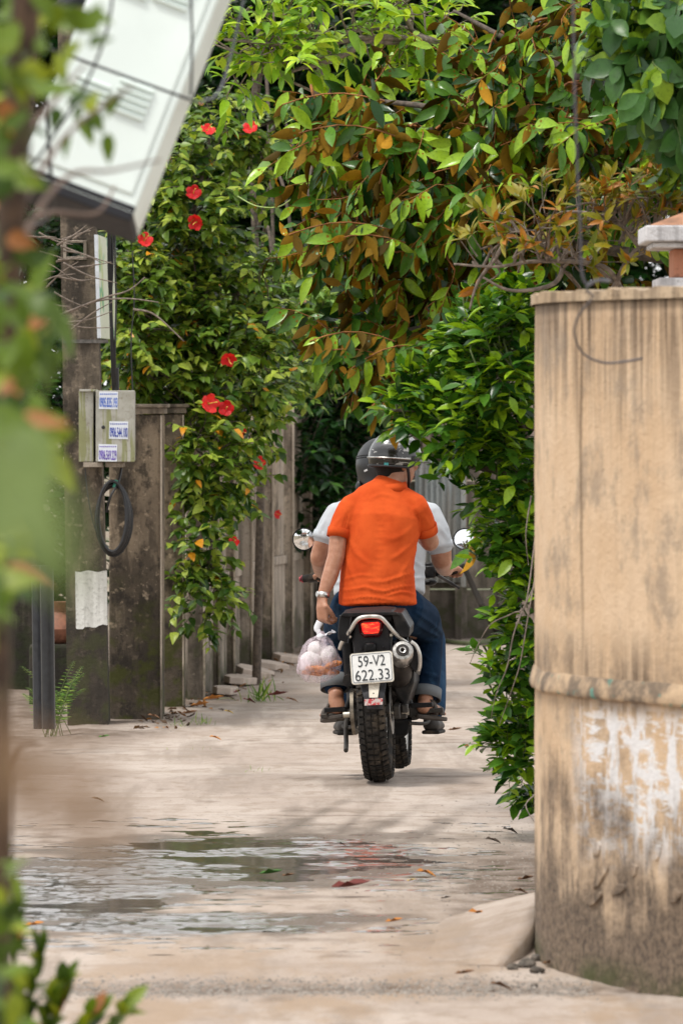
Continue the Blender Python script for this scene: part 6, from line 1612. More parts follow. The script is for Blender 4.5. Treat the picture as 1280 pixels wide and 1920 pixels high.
# jeans with a turned-up cuff
jn = MB()
capsule_mb(jn, [P(702, 1126, 24.575), P(704, 1158, 24.585)], [(0.190, 0.140), (0.186, 0.152)], side=Vector((1, 0, 0)), n=28, e0=0.1)
capsule_mb(jn, [P(662, 1140, 24.60), P(640, 1172, 24.86), P(634, 1190, 25.0)], [0.105, 0.085, 0.072]); capsule_mb(jn, [P(634, 1190, 25.0), P(627, 1240, 24.90), P(628, 1284, 24.79)], [0.070, 0.060, 0.058])
capsule_mb(jn, [P(752, 1140, 24.60), P(790, 1162, 24.82), P(802, 1188, 24.98)], [0.110, 0.090, 0.074]); capsule_mb(jn, [P(802, 1188, 24.98), P(804, 1245, 24.88), P(799, 1300, 24.80)], [0.074, 0.060, 0.059])
wj = folds([([(782, 1150), (805, 1165), (826, 1185)], .012, 4), ([(780, 1170), (800, 1182), (822, 1196)], .012, 4), ([(785, 1198), (805, 1205), (826, 1204)], .012, 4), ([(785, 1225), (808, 1240)], .009, 4), ([(792, 1262), (822, 1270)], .010, 4), ([(790, 1280), (820, 1285)], .010, 3.5), ([(620, 1150), (634, 1175)], .010, 4), ([(612, 1255), (645, 1262)], .010, 3.5), ([(770, 1135), (800, 1145)], .008, 4)], .004)
jeans = fuse('jeans', jn, 0.0065, m_jean, pa, 4, wj)
band([P(628, 1268, 24.81), P(628.5, 1293, 24.785)], [0.069, 0.070], 'cuff', m_cuff, jeans); band([P(800.5, 1291, 24.815), P(798, 1311, 24.795)], [0.069, 0.070], 'cuff', m_cuff, jeans)
stitch([P(655, 957, 24.553), P(648, 975, 24.530), P(645, 1000, 24.512)]); stitch([P(782, 957, 24.560), P(787, 975, 24.565), P(787, 998, 24.585)])
# back pocket seam and belt line
q = MB(); q.tube(spline([P(757, 1147, 24.475), P(772, 1158, 24.53), P(786, 1160, 24.60)], 4), 0.0014, 4); q.build('seam', m_jean2, jeans)
for nm_, a_, b_ in (('l', *FL), ('r', *FR)): sandal(pa, a_, b_)
# wristwatch
wc = [P(606.5, 1111, 24.482), P(605, 1121, 24.477)]
wa = band(wc, [0.0295, 0.0290], 'wristwatch', m_watch, pa); 
q = MB(); q.lathe(P(597, 1114, 24.465), (-1, -0.55, 0.1), [(0.014, -0.002), (0.014, 0.007), (0.012, 0.009), (0, 0.009)], 16); q.build('watch_case', m_watch, wa, smooth=True)
# hair below the helmet
hr = MB(); hr.ball(TH(0, -0.030, 0.005), (0.079, 0.085, 0.080), 18, 12, MH); capsule_mb(hr, [TH(0, -0.075, -0.02), TH(0, -0.068, -0.065)], [(0.055, 0.026), (0.046, 0.02)], side=MH @ Vector((1, 0, 0)))
for s_ in (-1, 1): hr.ball(TH(s_ * 0.066, 0.008, 0.012), (0.012, 0.022, 0.034), 8, 6, MH)
fuse('hair', hr, 0.006, m_hair, pa, 2)
# open-face helmet
def dome(T, M, rx, ry, rz, c, zcut, front, thick, name, mat, parent, nu=40, nv=16):
    """shell of a helmet; rim height varies round the head"""
    q = MB(); rings = []
    for i in range(nv + 1):
        ring = []
        for j in range(nu):
            a = 2 * math.pi * j / nu; fz = zcut + (front - zcut) * max(0, math.sin(a)) ** 1.2
            th = math.acos(max(-1, min(1, fz))) * i / nv
            th = max(th, 0.01)
            ring.append(T(c[0] + rx * math.sin(th) * math.cos(a), c[1] + ry * math.sin(th) * math.sin(a), c[2] + rz * math.cos(th)))
        rings.append(ring)
    q.loft(rings, True, False)
    q._add([T(c[0], c[1], c[2] + rz)] + rings[0], [(0, 1 + j, 1 + (j + 1) % nu) for j in range(nu)])
    o = q.build(name, mat, parent, smooth='all'); md = o.modifiers.new('t', 'SOLIDIFY'); md.thickness = thick; md.offset = -1; return o
hm = dome(TH, MH, 0.112, 0.132, 0.128, (0, -0.008, 0.022), -0.33, 0.30, 0.014, 'helmet', m_hsil, pa)
q = MB(); q.tube([TH(0.1125 * math.cos(a) * 0.955, -0.008 + 0.132 * 0.955 * math.sin(a), 0.022 + 0.128 * (-0.33 + 0.63 * max(0, math.sin(a)) ** 1.2)) for a in [2 * math.pi * j / 48 for j in range(49)]], 0.006, 8); q.build('rim', m_strap, hm, smooth='all')
q = MB(); q.tube([TH(0.1135 * math.cos(a), -0.008 + 0.1335 * math.sin(a), 0.018) for a in [math.pi + math.pi * j / 24 for j in range(25)]], 0.004, 6); q.build('trim_line', m_watch, hm, smooth='all')
q = MB(); rr = []
for zz, k_ in ((0.052, 1.0), (0.03, 1.05), (0.0, 1.07), (-0.045, 1.05)):
    rr.append([TH(0.116 * k_ * math.cos(a), -0.008 + 0.138 * k_ * math.sin(a), zz) for a in [R(28) + R(124) * j / 20 for j in range(21)]])
q.loft(rr, closed=False, caps=False); q.build('visor', m_vis, hm, smooth='all')
for s_ in (-1, 1):
    q = MB(); q.tube(spline([TH(s_ * 0.098, -0.01, -0.015), TH(s_ * 0.085, 0.012, -0.06), TH(s_ * 0.045, 0.045, -0.118), TH(0, 0.058, -0.133)], 5), 0.0075, 6, flat=0.4); q.build('chin_strap', m_strap, hm, smooth='all')
    q = MB(); q.lathe(TH(s_ * 0.108, 0.015, 0.02), MH @ Vector((s_, 0.1, 0)), [(0.016, -0.006), (0.016, 0.005), (0, 0.007)], 16); q.build('visor_pivot', m_strap, hm, smooth=True)
dl = (MH.inverted() @ Vector((-0.25, -1, 0))).normalized(); q = MB(); q.box(TH(dl.x * 0.108, -0.008 + dl.y * 0.128, -0.012), (0.020, 0.006, 0.014), Matrix.Rotation(R(-14), 3, 'Z')); q.build('badge', simple('teal_badge', (0.03, 0.22, 0.22), 0.3), hm)

# ------------------------------------------------------------------ driver in grey
dr = empty('person', P(712, 1140, 25.05), 'driver in pale grey T-shirt and black helmet steering the motorcycle', 'person')
TD = [(711, 1165, 80, 0.140, 25.02), (711, 1115, 84, 0.140, 25.03), (710, 1070, 85, 0.135, 25.06), (712, 1020, 86, 0.135, 25.09), (716, 985, 92, 0.125, 25.12), (717, 962, 84, 0.105, 25.14), (717, 940, 58, 0.085, 25.16), (717, 922, 34, 0.068, 25.17)]
bd = MB(); torso(bd, TD[:-1], -0.026, 0.3)
capsule_mb(bd, [P(716, 935, 25.16), P(714, 908, 25.18), P(714, 890, 25.19)], [0.065, 0.058, 0.058])
TG, MG = head_shapes(bd, P(713, 878, 25.20), R(4), R(-6))
capsule_mb(bd, [P(630, 975, 25.12), P(607, 1018, 25.10), P(599, 1046, 25.13)], [0.056, 0.048, 0.046]); capsule_mb(bd, [P(599, 1046, 25.13), P(603, 1068, 25.32), P(608, 1078, 25.50)], [0.045, 0.040, 0.028])
capsule_mb(bd, [P(806, 978, 25.12), P(826, 1030, 25.10), P(827, 1050, 25.14)], [0.058, 0.052, 0.048]); capsule_mb(bd, [P(827, 1050, 25.14), P(833, 1064, 25.32), P(838, 1069, 25.48)], [0.046, 0.042, 0.029])
hand_shapes(bd, P(608, 1078, 25.50), P(609, 1074, 25.555), (0, 1, 0.25), (0, 0.25, -1), 0.95, 0.95, left=True)
hand_shapes(bd, P(838, 1069, 25.48), P(846, 1064, 25.555), (0.05, 1, 0.1), (0, 0.1, -1), 0.95, 0.95, left=False)
DL = [[P(670, 1150, 25.05), P(640, 1165, 25.45), P(640, 1200, 25.48), P(645, 1280, 25.20), P(646, 1345, 25.02)], [P(752, 1150, 25.05), P(790, 1165, 25.45), P(806, 1200, 25.46), P(812, 1280, 25.18), P(812, 1340, 25.02)]]
for L_ in DL: capsule_mb(bd, L_, [0.088, 0.068, 0.058, 0.05, 0.036])
fuse('body', bd, 0.0055, m_skin, dr, 3); face_bits(dr, TG, MG)
sh = MB(); torso(sh, TD[1:], 0.004, 0.10)
capsule_mb(sh, [P(642, 968, 25.13), P(680, 950, 25.15), P(717, 942, 25.16), P(755, 950, 25.15), P(794, 968, 25.13)], [0.072, 0.068, 0.072, 0.068, 0.072])
capsule_mb(sh, [P(636, 966, 25.13), P(618, 990, 25.11), P(609, 1008, 25.10)], [0.070, 0.062, 0.060]); capsule_mb(sh, [P(800, 966, 25.13), P(818, 1000, 25.105), P(824, 1024, 25.10)], [0.072, 0.066, 0.064])
ws2 = folds([([(640, 965), (622, 990), (618, 1012)], -.009, 4), ([(610, 975), (600, 1000)], .009, 4), ([(798, 965), (808, 995), (812, 1020)], -.009, 4), ([(822, 985), (838, 1010)], .009, 4), ([(776, 1050), (795, 1065)], .009, 4), ([(776, 1085), (796, 1080)], .009, 4), ([(622, 1060), (640, 1075)], .009, 4), ([(620, 1095), (642, 1090)], .009, 4)])
tee = fuse('t_shirt', sh, 0.007, m_tee, dr, 4, ws2)
band([P(612, 1002, 25.105), P(606, 1015, 25.10)], [0.0615, 0.0605], 'sleeve_hem', m_tee, tee); band([P(822, 1018, 25.105), P(826, 1032, 25.10)], [0.0655, 0.0645], 'sleeve_hem', m_tee, tee)
jn = MB(); capsule_mb(jn, [P(710, 1128, 25.05), P(710, 1160, 25.06)], [(0.195, 0.15), (0.19, 0.15)], side=Vector((1, 0, 0)), n=28)
for L_ in DL: capsule_mb(jn, [L_[0], L_[1], L_[2]], [0.105, 0.085, 0.074]); capsule_mb(jn, [L_[2], L_[3], L_[4] + Vector((0, 0, 0.03))], [0.074, 0.062, 0.058])
fuse('jeans', jn, 0.007, m_jean2, dr, 4)
for (hx, hy_, hd, tx, ty_, td) in ((648, 1368, 24.98, 642, 1366, 25.24), (808, 1366, 24.98, 816, 1364, 25.24)):
    q = MB(); h_, t_ = P(hx, hy_, hd), P(tx, ty_, td); f = (t_ - h_).normalized(); sd_ = f.cross(Vector((0, 0, 1))).normalized()
    capsule_mb(q, [h_ + Vector((0, 0, 0.02)), h_.lerp(t_, 0.5) + Vector((0, 0, 0.018)), t_ + Vector((0, 0, 0.008))], [(0.040, 0.040), (0.045, 0.038), (0.045, 0.026)], side=sd_)
    capsule_mb(q, [h_ + Vector((0, 0.03, 0.09)), h_ + f * 0.06 + Vector((0, 0, 0.03))], [0.042, 0.042]); so_ = fuse('shoe', q, 0.006, m_shoe, dr, 3)
    q = MB(); q.hexa([h_ - f * .04 - sd_ * .042 + Vector((0, 0, -.026)), h_ - f * .04 + sd_ * .042 + Vector((0, 0, -.026)), t_ + f * .04 + sd_ * .045 + Vector((0, 0, -.026)), t_ + f * .04 - sd_ * .045 + Vector((0, 0, -.026)), h_ - f * .04 - sd_ * .042 + Vector((0, 0, -.008)), h_ - f * .04 + sd_ * .042 + Vector((0, 0, -.008)), t_ + f * .04 + sd_ * .045 + Vector((0, 0, -.008)), t_ + f * .04 - sd_ * .045 + Vector((0, 0, -.008))]); q.build('sole', m_rub2, so_, bevel=0.008)
hr = MB(); hr.ball(TG(0, -0.028, 0.0), (0.080, 0.086, 0.085), 16, 10, MG); fuse('hair', hr, 0.008, m_hair, dr, 2)
h2 = dome(TG, MG, 0.118, 0.138, 0.130, (0, -0.006, 0.015), -0.82, -0.05, 0.018, 'helmet', m_hblk, dr)
q = MB()
capsule_mb(q, [TG(-0.10, 0.03, -0.085), TG(-0.06, 0.115, -0.085), TG(0, 0.14, -0.085), TG(0.06, 0.115, -0.085), TG(0.10, 0.03, -0.085)], [(0.03, 0.018)] * 5, side=Vector((0, 0, 1))); q.build('chin_bar', m_hblk, h2, smooth='all')
q = MB(); rr = []
for zz in (0.06, 0.02, -0.03, -0.06): rr.append([TG(0.120 * math.cos(a), -0.006 + 0.146 * math.sin(a), zz) for a in [R(25) + R(130) * j / 20 for j in range(21)]])
q.loft(rr, closed=False, caps=False); q.build('visor', m_vis, h2, smooth='all')
for dz in (0.055, 0.075):
    q = MB(); q.tube([TG(0.119 * math.cos(a) * math.cos(dz * 4), -0.006 + 0.139 * math.sin(a) * math.cos(dz * 4), 0.015 + 0.131 * math.sin(dz * 4)) for a in [math.pi * 0.75 + math.pi * j / 24 for j in range(25)]], 0.0022, 5); q.build('groove_line', m_strap, h2, smooth='all')
dl = (MG.inverted() @ Vector((-0.62, -0.78, 0))).normalized(); q = MB(); q.box(TG(dl.x * 0.114, -0.006 + dl.y * 0.134, -0.02), (0.020, 0.004, 0.009), Matrix.Rotation(R(-38), 3, 'Z') @ Matrix.Rotation(R(-20), 3, 'Y')); q.build('decal', simple('decal_silver', (0.45, 0.45, 0.45), 0.4), h2)

# ------------------------------------------------------------------ plastic bag with food
def m_bag():
    t = NT('thin_pink_plastic'); p = t.pos(); n = t.noise(t.pos((1, 1, 0.4)), 30, 4, 0.6, 0.8)
    t.set(Base_Color=(0.84, 0.70, 0.78, 1), Roughness=0.12, Alpha=t.ramp(n, 0.35, 0.7, 0.14, 0.55)); t.bs.inputs['Specular IOR Level'].default_value = 0.6
    t.bump(n, 0.9, 0.02); return t.mat
DBG = 24.46
bg_ = empty('plastic_bag', P(600, 1268, DBG), 'thin pink plastic bag of food hanging from the passenger hand', 'bag')
q = MB()
capsule_mb(q, [P(602, 1190, DBG), P(602, 1200, DBG), P(600, 1213, DBG), P(599, 1232, DBG), P(600, 1250, DBG), P(603, 1260, DBG)], [(0.022, 0.018), (0.052, 0.036), (0.078, 0.055), (0.097, 0.070), (0.107, 0.075), (0.096, 0.060)], side=Vector((1, 0, 0)), n=26)
capsule_mb(q, [P(565, 1248, DBG), P(560, 1260, DBG - 0.01)], [0.02, 0.012])
def bagpost(co, nr):
    px, py = pxof(co); a = np.arctan2(co[:, 1] - DBG, px - 600)
    d = 0.006 * np.sin(a * 9 + py * 0.05) * np.exp(-((py - 1200) / 22) ** 2) + 0.008 * (fbm(px / 12, py / 10, 4, 3) - 0.5)
    return co + nr * d[:, None]
fuse('film', q, 0.005, m_bag(), bg_, 2, bagpost)
m_film2 = simple('white_film_handle', (0.72, 0.72, 0.76), 0.35, var=0.1, obj=False)
for (pts, w) in (([(600, 1196), (597, 1184), (594, 1178), (600, 1166)], 0.018), ([(603, 1194), (612, 1189), (622, 1186), (626, 1183)], 0.016)):
    sp = spline([P(x, y, DBG - 0.01 + 0.004 * i) for i, (x, y) in enumerate(pts)], 5); q = MB()
    q.tube(sp, [w * (0.5 + 0.5 * i / len(sp)) for i in range(len(sp))], 10, flat=0.3, side=Vector((1, 0, 0.4))); q.build('handle', m_film2, bg_, smooth='all')
q = MB(); q.ball(P(601, 1194, DBG - 0.012), (0.020, 0.018, 0.016)); q.build('knot', m_film2, bg_, smooth='all')
m_bun = simple('white_wrapped_bun', (0.78, 0.75, 0.74), 0.6, var=0.06, scale=30, bump=0.3, obj=False)
m_fry = simple('orange_fritter', (0.58, 0.19, 0.015), 0.6, var=0.4, scale=60, bump=0.5, obj=False)
def lumpy(c, r, seed, rot=0.0):
    q = MB(); q.ball((0, 0, 0), r, 18, 12); rg = np.random.default_rng(seed); ph = rg.random(6) * 6
    q.v = [tuple(np.array(v) * (1 + 0.05 * math.cos(7 * math.atan2(v[1], v[0]) + ph[3]) + 0.06 * math.sin(v[0] * 60 + ph[0]) + 0.06 * math.sin(v[2] * 55 + ph[1]) + 0.05 * math.sin(v[1] * 70 + ph[2]))) for v in q.v]
    return q, c, rot
for (c, r, lab) in ((P(583, 1240, DBG - 0.005), (0.048, 0.040, 0.044), 'white wrapped bun at the left inside the pink bag'), (P(615, 1228, DBG), (0.044, 0.042, 0.045), 'white wrapped bun at the right inside the pink bag'), (P(596, 1218, DBG + 0.01), (0.045, 0.040, 0.036), 'white wrapped bun on top inside the pink bag')):
    q, c, _ = lumpy(c, r, int(c.x * 1000) % 97); o = q.build('bun', m_bun, smooth='all'); o.location = c; tag(o, lab, 'bun', 'buns in the pink bag')
for (c, L_, a, lab) in ((P(600, 1257, DBG - 0.03), 0.062, 8, 'long orange fritter lying across the front of the pink bag'), (P(624, 1247, DBG - 0.03), 0.036, -20, 'short orange fritter at the right in the pink bag'), (P(585, 1262, DBG), 0.04, 4, 'orange fritter at the bottom left of the pink bag'), (P(615, 1261, DBG + 0.01), 0.045, -4, 'orange fritter at the bottom right of the pink bag')):
    q = MB(); capsule_mb(q, [(-L_, 0, 0), (-L_ * .3, 0.004, 0.006), (L_ * .4, 0, 0.004), (L_, 0, -0.003)], [0.010, 0.016, 0.016, 0.009], n=12); o = q.build('fritter', m_fry, smooth='all'); o.location = c; o.rotation_euler = (0, R(a), R(6)); tag(o, lab, 'fritter', 'fritters in the pink bag')
# ================================================================== hanging cabinet at the upper left, out of focus
DC = 12.4; kc = DC / F
m_cab = simple('pale_green_cabinet', (0.72, 0.80, 0.765), 0.45, var=0.05, scale=6, obj=False, dirt=(0.62, 0.68, 0.64))
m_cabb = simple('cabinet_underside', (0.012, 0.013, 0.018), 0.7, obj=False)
cb_ = empty('equipment_cabinet', P(190, 300, DC), 'pale green louvred metal cabinet hanging tilted at the upper left', 'cabinet')
ex = (P(250, 404, DC) - P(34, 322, DC)).normalized(); ez = Vector((math.sin(R(17.5)), 0.22, math.cos(R(17.5)))); ez = (ez - ex * ez.dot(ex)).normalized(); en_ = ex.cross(ez).normalized()
if en_.y > 0: en_ = -en_
W_ = (P(250, 404, DC) - P(34, 322, DC)).length; O_ = P(34, 322, DC); HT = 0.80; DP = 0.20
def CB(u, v, w): return O_ + ex * (u * W_) + ez * v - en_ * w
q = MB(); q.hexa([CB(0, 0, 0), CB(1, 0, 0), CB(1.07, 0, DP), CB(0.0, 0, DP), CB(0, HT, 0), CB(1, HT, 0), CB(1.07, HT, DP), CB(0.0, HT, DP)])
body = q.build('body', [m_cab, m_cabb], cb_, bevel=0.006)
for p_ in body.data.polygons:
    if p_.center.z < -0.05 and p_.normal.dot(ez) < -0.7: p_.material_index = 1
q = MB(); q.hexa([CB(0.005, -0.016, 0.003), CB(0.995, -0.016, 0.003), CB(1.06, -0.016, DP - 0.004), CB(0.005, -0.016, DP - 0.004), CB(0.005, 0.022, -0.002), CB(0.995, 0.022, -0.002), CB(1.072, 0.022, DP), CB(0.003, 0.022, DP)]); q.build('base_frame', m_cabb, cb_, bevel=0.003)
q = MB(); q.hexa([CB(0.03, 0.045, -0.006), CB(0.93, 0.045, -0.006), CB(0.93, 0.045, 0), CB(0.03, 0.045, 0), CB(0.03, HT - .02, -0.006), CB(0.93, HT - .02, -0.006), CB(0.93, HT - .02, 0), CB(0.03, HT - .02, 0)]); door = q.build('door', m_cab, cb_, bevel=0.003)
for (u0, v0, n_) in ((0.50, 0.215, 5), (0.16, 0.205, 4), (0.50, 0.50, 5), (0.16, 0.49, 5)):
    for i in range(n_):
        v = v0 + i * 0.018
        q = MB(); q.hexa([CB(u0, v, -0.007), CB(u0 + 0.29, v, -0.007), CB(u0 + 0.29, v + .004, -0.005), CB(u0, v + .004, -0.005), CB(u0, v + 0.003, -0.018), CB(u0 + 0.29, v + 0.003, -0.018), CB(u0 + 0.29, v + 0.012, -0.006), CB(u0, v + 0.012, -0.006)])
        q.build('louvre', m_cab, door)
q = MB(); q.tube([CB(0.0, 0.1, DP * .5), P(-40, 300, DC + .1), P(-150, 300, DC + .15)], 0.018, 8); q.build('bracket', m_cabb, cb_, smooth=True)
q = MB(); q.tube([CB(0.0, 0.5, DP * .5), P(-60, 100, DC + .1), P(-150, 90, DC + .15)], 0.018, 8); q.build('bracket', m_cabb, cb_, smooth=True)
np_ = empty('utility_pole', (P(-170, 0, DC).x, DC + .15, -.1), 'concrete pole at the left edge carrying the tilted cabinet', 'utility pole')
MB().tube([(P(-170, 0, DC).x, DC + .15, -.15), (P(-170, 0, DC).x, DC + .15, 5.0)], [0.10, 0.08], 16).build('shaft', m_pole, np_, smooth=True)
# cables across it
m_cabl = simple('slack_cable', (0.015, 0.017, 0.02), 0.5)
for nm, pts, r_, lab in (('slack_cable', [P(-80, 60, 11.9), P(40, 78, 12), P(95, 92, 12), P(200, 130, 12.1), P(355, 186, 12.2), P(380, 190, 12.6), P(420, 150, 13.5), P(470, -60, 14)], 0.0035, 'black cable slanting across the front of the tilted cabinet'),
                         ('slack_cable', [P(355, -60, 12.0), P(360, 60, 12), P(358, 180, 12)], 0.003, 'thin cable hanging straight down over the cabinet edge'),
                         ('slack_cable', [P(84, 140, 11.5), P(90, 240, 11.5), P(96, 330, 11.5), P(98, 400, 11.6), P(60, 425, 11.7), P(0, 428, 11.8), P(-60, 420, 11.8)], 0.004, 'dark cable looping under the cabinet corner at the left'),
                         ('slack_cable', [P(-40, 300, 10.5), P(20, 345, 10.5), P(60, 310, 10.5), P(110, 240, 10.4), P(160, 160, 10.4), P(200, 60, 10.3), P(215, -40, 10.3)], 0.003, 'brownish slack wire curving up in front of the cabinet')):
    q = MB(); q.tube(spline(pts, 8), r_, 7); tag(q.build(nm, m_cabl, smooth='all'), lab, 'cable')
# hooked wire in front of the wall top
q = MB(); q.tube(spline([P(1072, -60, 13.2), P(1076, 150, 13.2), P(1082, 330, 13.2), P(1087, 430, 13.2), P(1089, 505, 13.2), P(1100, 535, 13.2), P(1118, 527, 13.2), P(1142, 528, 13.25), P(1128, 524, 13.3), P(1106, 530, 13.3), P(1099, 545, 13.3), P(1110, 557, 13.4), P(1085, 590, 13.6), P(1076, 625, 13.8), P(1092, 662, 14.0), P(1130, 680, 14.1), P(1170, 678, 14.1), P(1204, 672, 14.1)], 8), 0.0032, 7)
tag(q.build('hooked_wire', simple('grey_wire', (0.07, 0.065, 0.075), 0.5), smooth='all'), 'thin grey wire with a hooked end dangling before the ochre wall', 'wire')

# ================================================================== foreground sapling with creepers, far out of focus
V_FG = [leaf_geo(W=0.6, curl=0.3, fold=0.3, n=6, shape='ovate'), leaf_geo(W=0.5, curl=0.15, fold=0.2, n=6, shape='ovate')]
M_FG = m_leaf('foreground_leaf', (0.025, 0.06, 0.006, 1), (0.11, 0.18, 0.010, 1), (0.24, 0.29, 0.015, 1), 0.45, 0.74, (0.35, 0.14, 0.05, 1), 0.95)
M_FGP = m_leaf('pale_veined_leaf', (0.15, 0.24, 0.08, 1), (0.22, 0.31, 0.12, 1), (0.30, 0.36, 0.13, 1), 0.5, 0.8)
M_FGB = m_leaf('dry_brown_leaf', (0.20, 0.12, 0.075, 1), (0.26, 0.16, 0.10, 1), (0.30, 0.19, 0.12, 1), 0.7, 0.8)
DS = 7.6
sp_ = empty('sapling', (P(5, 0, DS).x, DS, 0), 'blurred young tree wrapped in creepers at the left edge', 'tree')
m_tr = simple('reddish_trunk', (0.075, 0.045, 0.028), 0.9, var=0.5, scale=40, obj=False, dirt=(0.05, 0.07, 0.02))
limb(sp_, [(P(-14, 0, DS).x, DS, -0.02), P(-10, 1900, DS), P(-6, 1500, DS), P(-8, 1100, DS), P(4, 700, DS), P(24, 380, DS), P(44, 100, DS), P(54, -120, DS)], 0.024, 0.020, m_tr, 'trunk', 10)
for p_ in ([P(10, 600, DS), P(60, 420, 7.9), P(130, 330, 8.2), P(210, 320, 8.4), P(300, 300, 8.6)], [P(20, 420, DS), P(90, 300, 8), P(150, 230, 8.2), P(250, 160, 8.4)], [P(40, 260, DS), P(110, 180, 7.9), P(160, 120, 8)], [P(6, 1500, DS), P(40, 1400, DS), P(75, 1390, DS)], [P(30, 440, 9), P(90, 400, 9.2), P(180, 400, 9.4), P(215, 350, 9.5)]):
    limb(sp_, p_, 0.006, 0.002, simple('thin_creeper', (0.14, 0.09, 0.065), 0.8, obj=False) if 'thin_creeper' not in MATS else MATS['thin_creeper'])
rg = np.random.default_rng(5); lv = Leaves()
def fgl(n, x0, x1, y0, y1, d0, d1, s0, s1, bias=(0.2, -0.3, 0.3)):
    for _ in range(n):
        p = P(rg.uniform(x0, x1), rg.uniform(y0, y1), rg.uniform(d0, d1)); dr_ = rg.normal(size=3) * (1, .5, 1) + np.array((0.3, 0, -0.2)); lv.add(p, dr_, rg.normal(size=3) * 0.4 + np.array((0, -0.7, 0.6)), rg.uniform(s0, s1))
fgl(115, -80, 95, 540, 860, 6.8, 8.6, 0.045, 0.08); fgl(40, -80, 80, 740, 1010, 6.4, 7.8, 0.045, 0.075); fgl(50, -60, 60, -40, 230, 7.2, 8.4, 0.045, 0.075); fgl(14, 40, 190, 0, 110, 7.4, 8.2, 0.035, 0.06); fgl(40, -60, 45, 200, 560, 7, 8, 0.045, 0.07)
fgl(14, 110, 210, 140, 260, 8.5, 9, 0.03, 0.055); fgl(60, -60, 30, 1600, 1990, 7.2, 8.2, 0.04, 0.065); fgl(20, -60, 40, 1000, 1150, 6.4, 7.4, 0.05, 0.08)
lv.emit(sp_, [M_FG], V_FG, 200, 'leaf', 3)
# a second, lower spray that shows at the bottom left corner
DP2 = 10.6
pl2 = empty('roadside_plant', (P(20, 0, DP2).x, DP2, 0), 'leafy green plant at the bottom left corner', 'plant')
stem_ends = [(70, 1790), (30, 1720), (120, 1850), (230, 1895), (170, 1905), (45, 1850), (10, 1640), (90, 1880)]
lv = Leaves()
for (x, y) in stem_ends:
    a = np.array((P(15, 0, DP2).x, DP2, 0.05)); b = np.array(P(x, y, DP2 - 0.1)); m_ = a * 0.45 + b * 0.55 + np.array((0, 0, 0.06)); sps = spline([Vector(a), Vector(m_), Vector(b)], 8)
    MB().tube(sps, [0.004 - 0.0025 * i / len(sps) for i in range(len(sps))], 5).build('stem', m_grn, pl2, smooth='all')
    for i in range(6, len(sps), 1):
        for s_ in (-1, 1):
            ax_ = (sps[min(i + 1, len(sps) - 1)] - sps[i - 1]).normalized(); sd_ = ax_.cross(Vector((0, 0, 1)))
            lv.add(sps[i], ax_ * 0.7 + sd_ * s_ * 0.8 + Vector((0, -.2, rg.normal() * .2)), (rg.normal() * .3, -0.5, 1), rg.uniform(0.045, 0.075))
lv.emit(pl2, [M_FG], V_LIME, 200, 'leaf', 4)
# twigs very close to the lens: pale leaf veil and a dry brown leaf
cl = empty('overhanging_creeper', P(-260, 900, 2.6), 'very blurred creeper with pale leaves and a dry brown leaf near the lens', 'creeper')
limb(cl, [P(-700, 400, 2.6), P(-300, 640, 2.5), P(-40, 760, 2.5), P(20, 860, 2.45)], 0.003, 0.0012, m_grn, 'stem', 6); limb(cl, [P(-700, 500, 2.5), P(-200, 1150, 2.3), P(-20, 1330, 2.2), P(60, 1420, 2.15)], 0.0025, 0.001, m_barkl, 'stem', 6)
lv = Leaves()
for (x, y, d, dx, dz, s_) in ((-40, 800, 3.4, 0.25, -1, 0.085), (-100, 740, 2.9, 0.1, -1, 0.085), (10, 900, 1.9, 0.75, -1.0, 0.05), (40, 790, 4.2, 0.35, -1, .08)):
    lv.add(P(x, y, d), (dx, 0.05, dz), (0.45, -1, 0.55), s_)
lv.emit(cl, [M_FGP], V_FG, 10, 'leaf', 5)
lv = Leaves()
for (x, y, d, dx, dz, s_) in ((60, 1400, 1.45, 0.8, -1, 0.052), (-40, 1330, 1.7, 0.45, -1, 0.05)): lv.add(P(x, y, d), (dx, 0.2, dz), (0.9, -0.75, 0.5), s_)
lv.emit(cl, [M_FGB], V_FG[1:], 10, 'dry_leaf', 6)

# dry twigs tangled round the pole
dt = empty('dry_twigs', P(130, 600, 29.0), 'tangle of bare dry twigs around the utility pole', 'twigs')
rgt = random.Random(3)
for i in range(26):
    x, y = rgt.uniform(40, 150), rgt.uniform(430, 620); a = rgt.uniform(-0.7, 0.5); L_ = rgt.uniform(30, 110); d = rgt.uniform(28.6, 29.3)
    limb(dt, [P(x, y, d), P(x + L_ * .5 * math.cos(a), y + L_ * .5 * math.sin(a) + rgt.uniform(-6, 6), d), P(x + L_ * math.cos(a), y + L_ * math.sin(a), d)], 0.006, 0.002, m_barkl, 'twig', 5)
for p_ in ([P(90, 600, 29), P(190, 560, 28.9), P(240, 545, 28.9), P(272, 520, 28.9)], [P(120, 590, 29), P(180, 565, 29), P(240, 560, 28.8), P(298, 567, 28.8)], [P(250, 580, 29), P(290, 590, 29), P(345, 640, 29)]):
    limb(dt, p_, 0.007, 0.003, m_barkl, 'twig', 5)

# tendril reaching from the hibiscus to the star apple
q = MB(); q.tube(spline([P(446, 368, 26), P(480, 386, 25.4), P(520, 388, 25), P(548, 372, 24.5), P(575, 350, 24)], 6), 0.003, 5)
tag(q.build('tendril', simple('tendril_green', (0.25, 0.36, 0.06), 0.5), smooth='all'), 'thin pale green tendril strung across the gap between the shrubs', 'tendril')
q = MB(); q.box(P(504, 400, 42), (0.06, 0.06, 0.35)); tag(q.build('fence_stake', m_slat, bevel=.01), 'pale stake standing among the dark trees', 'stake') if False else None

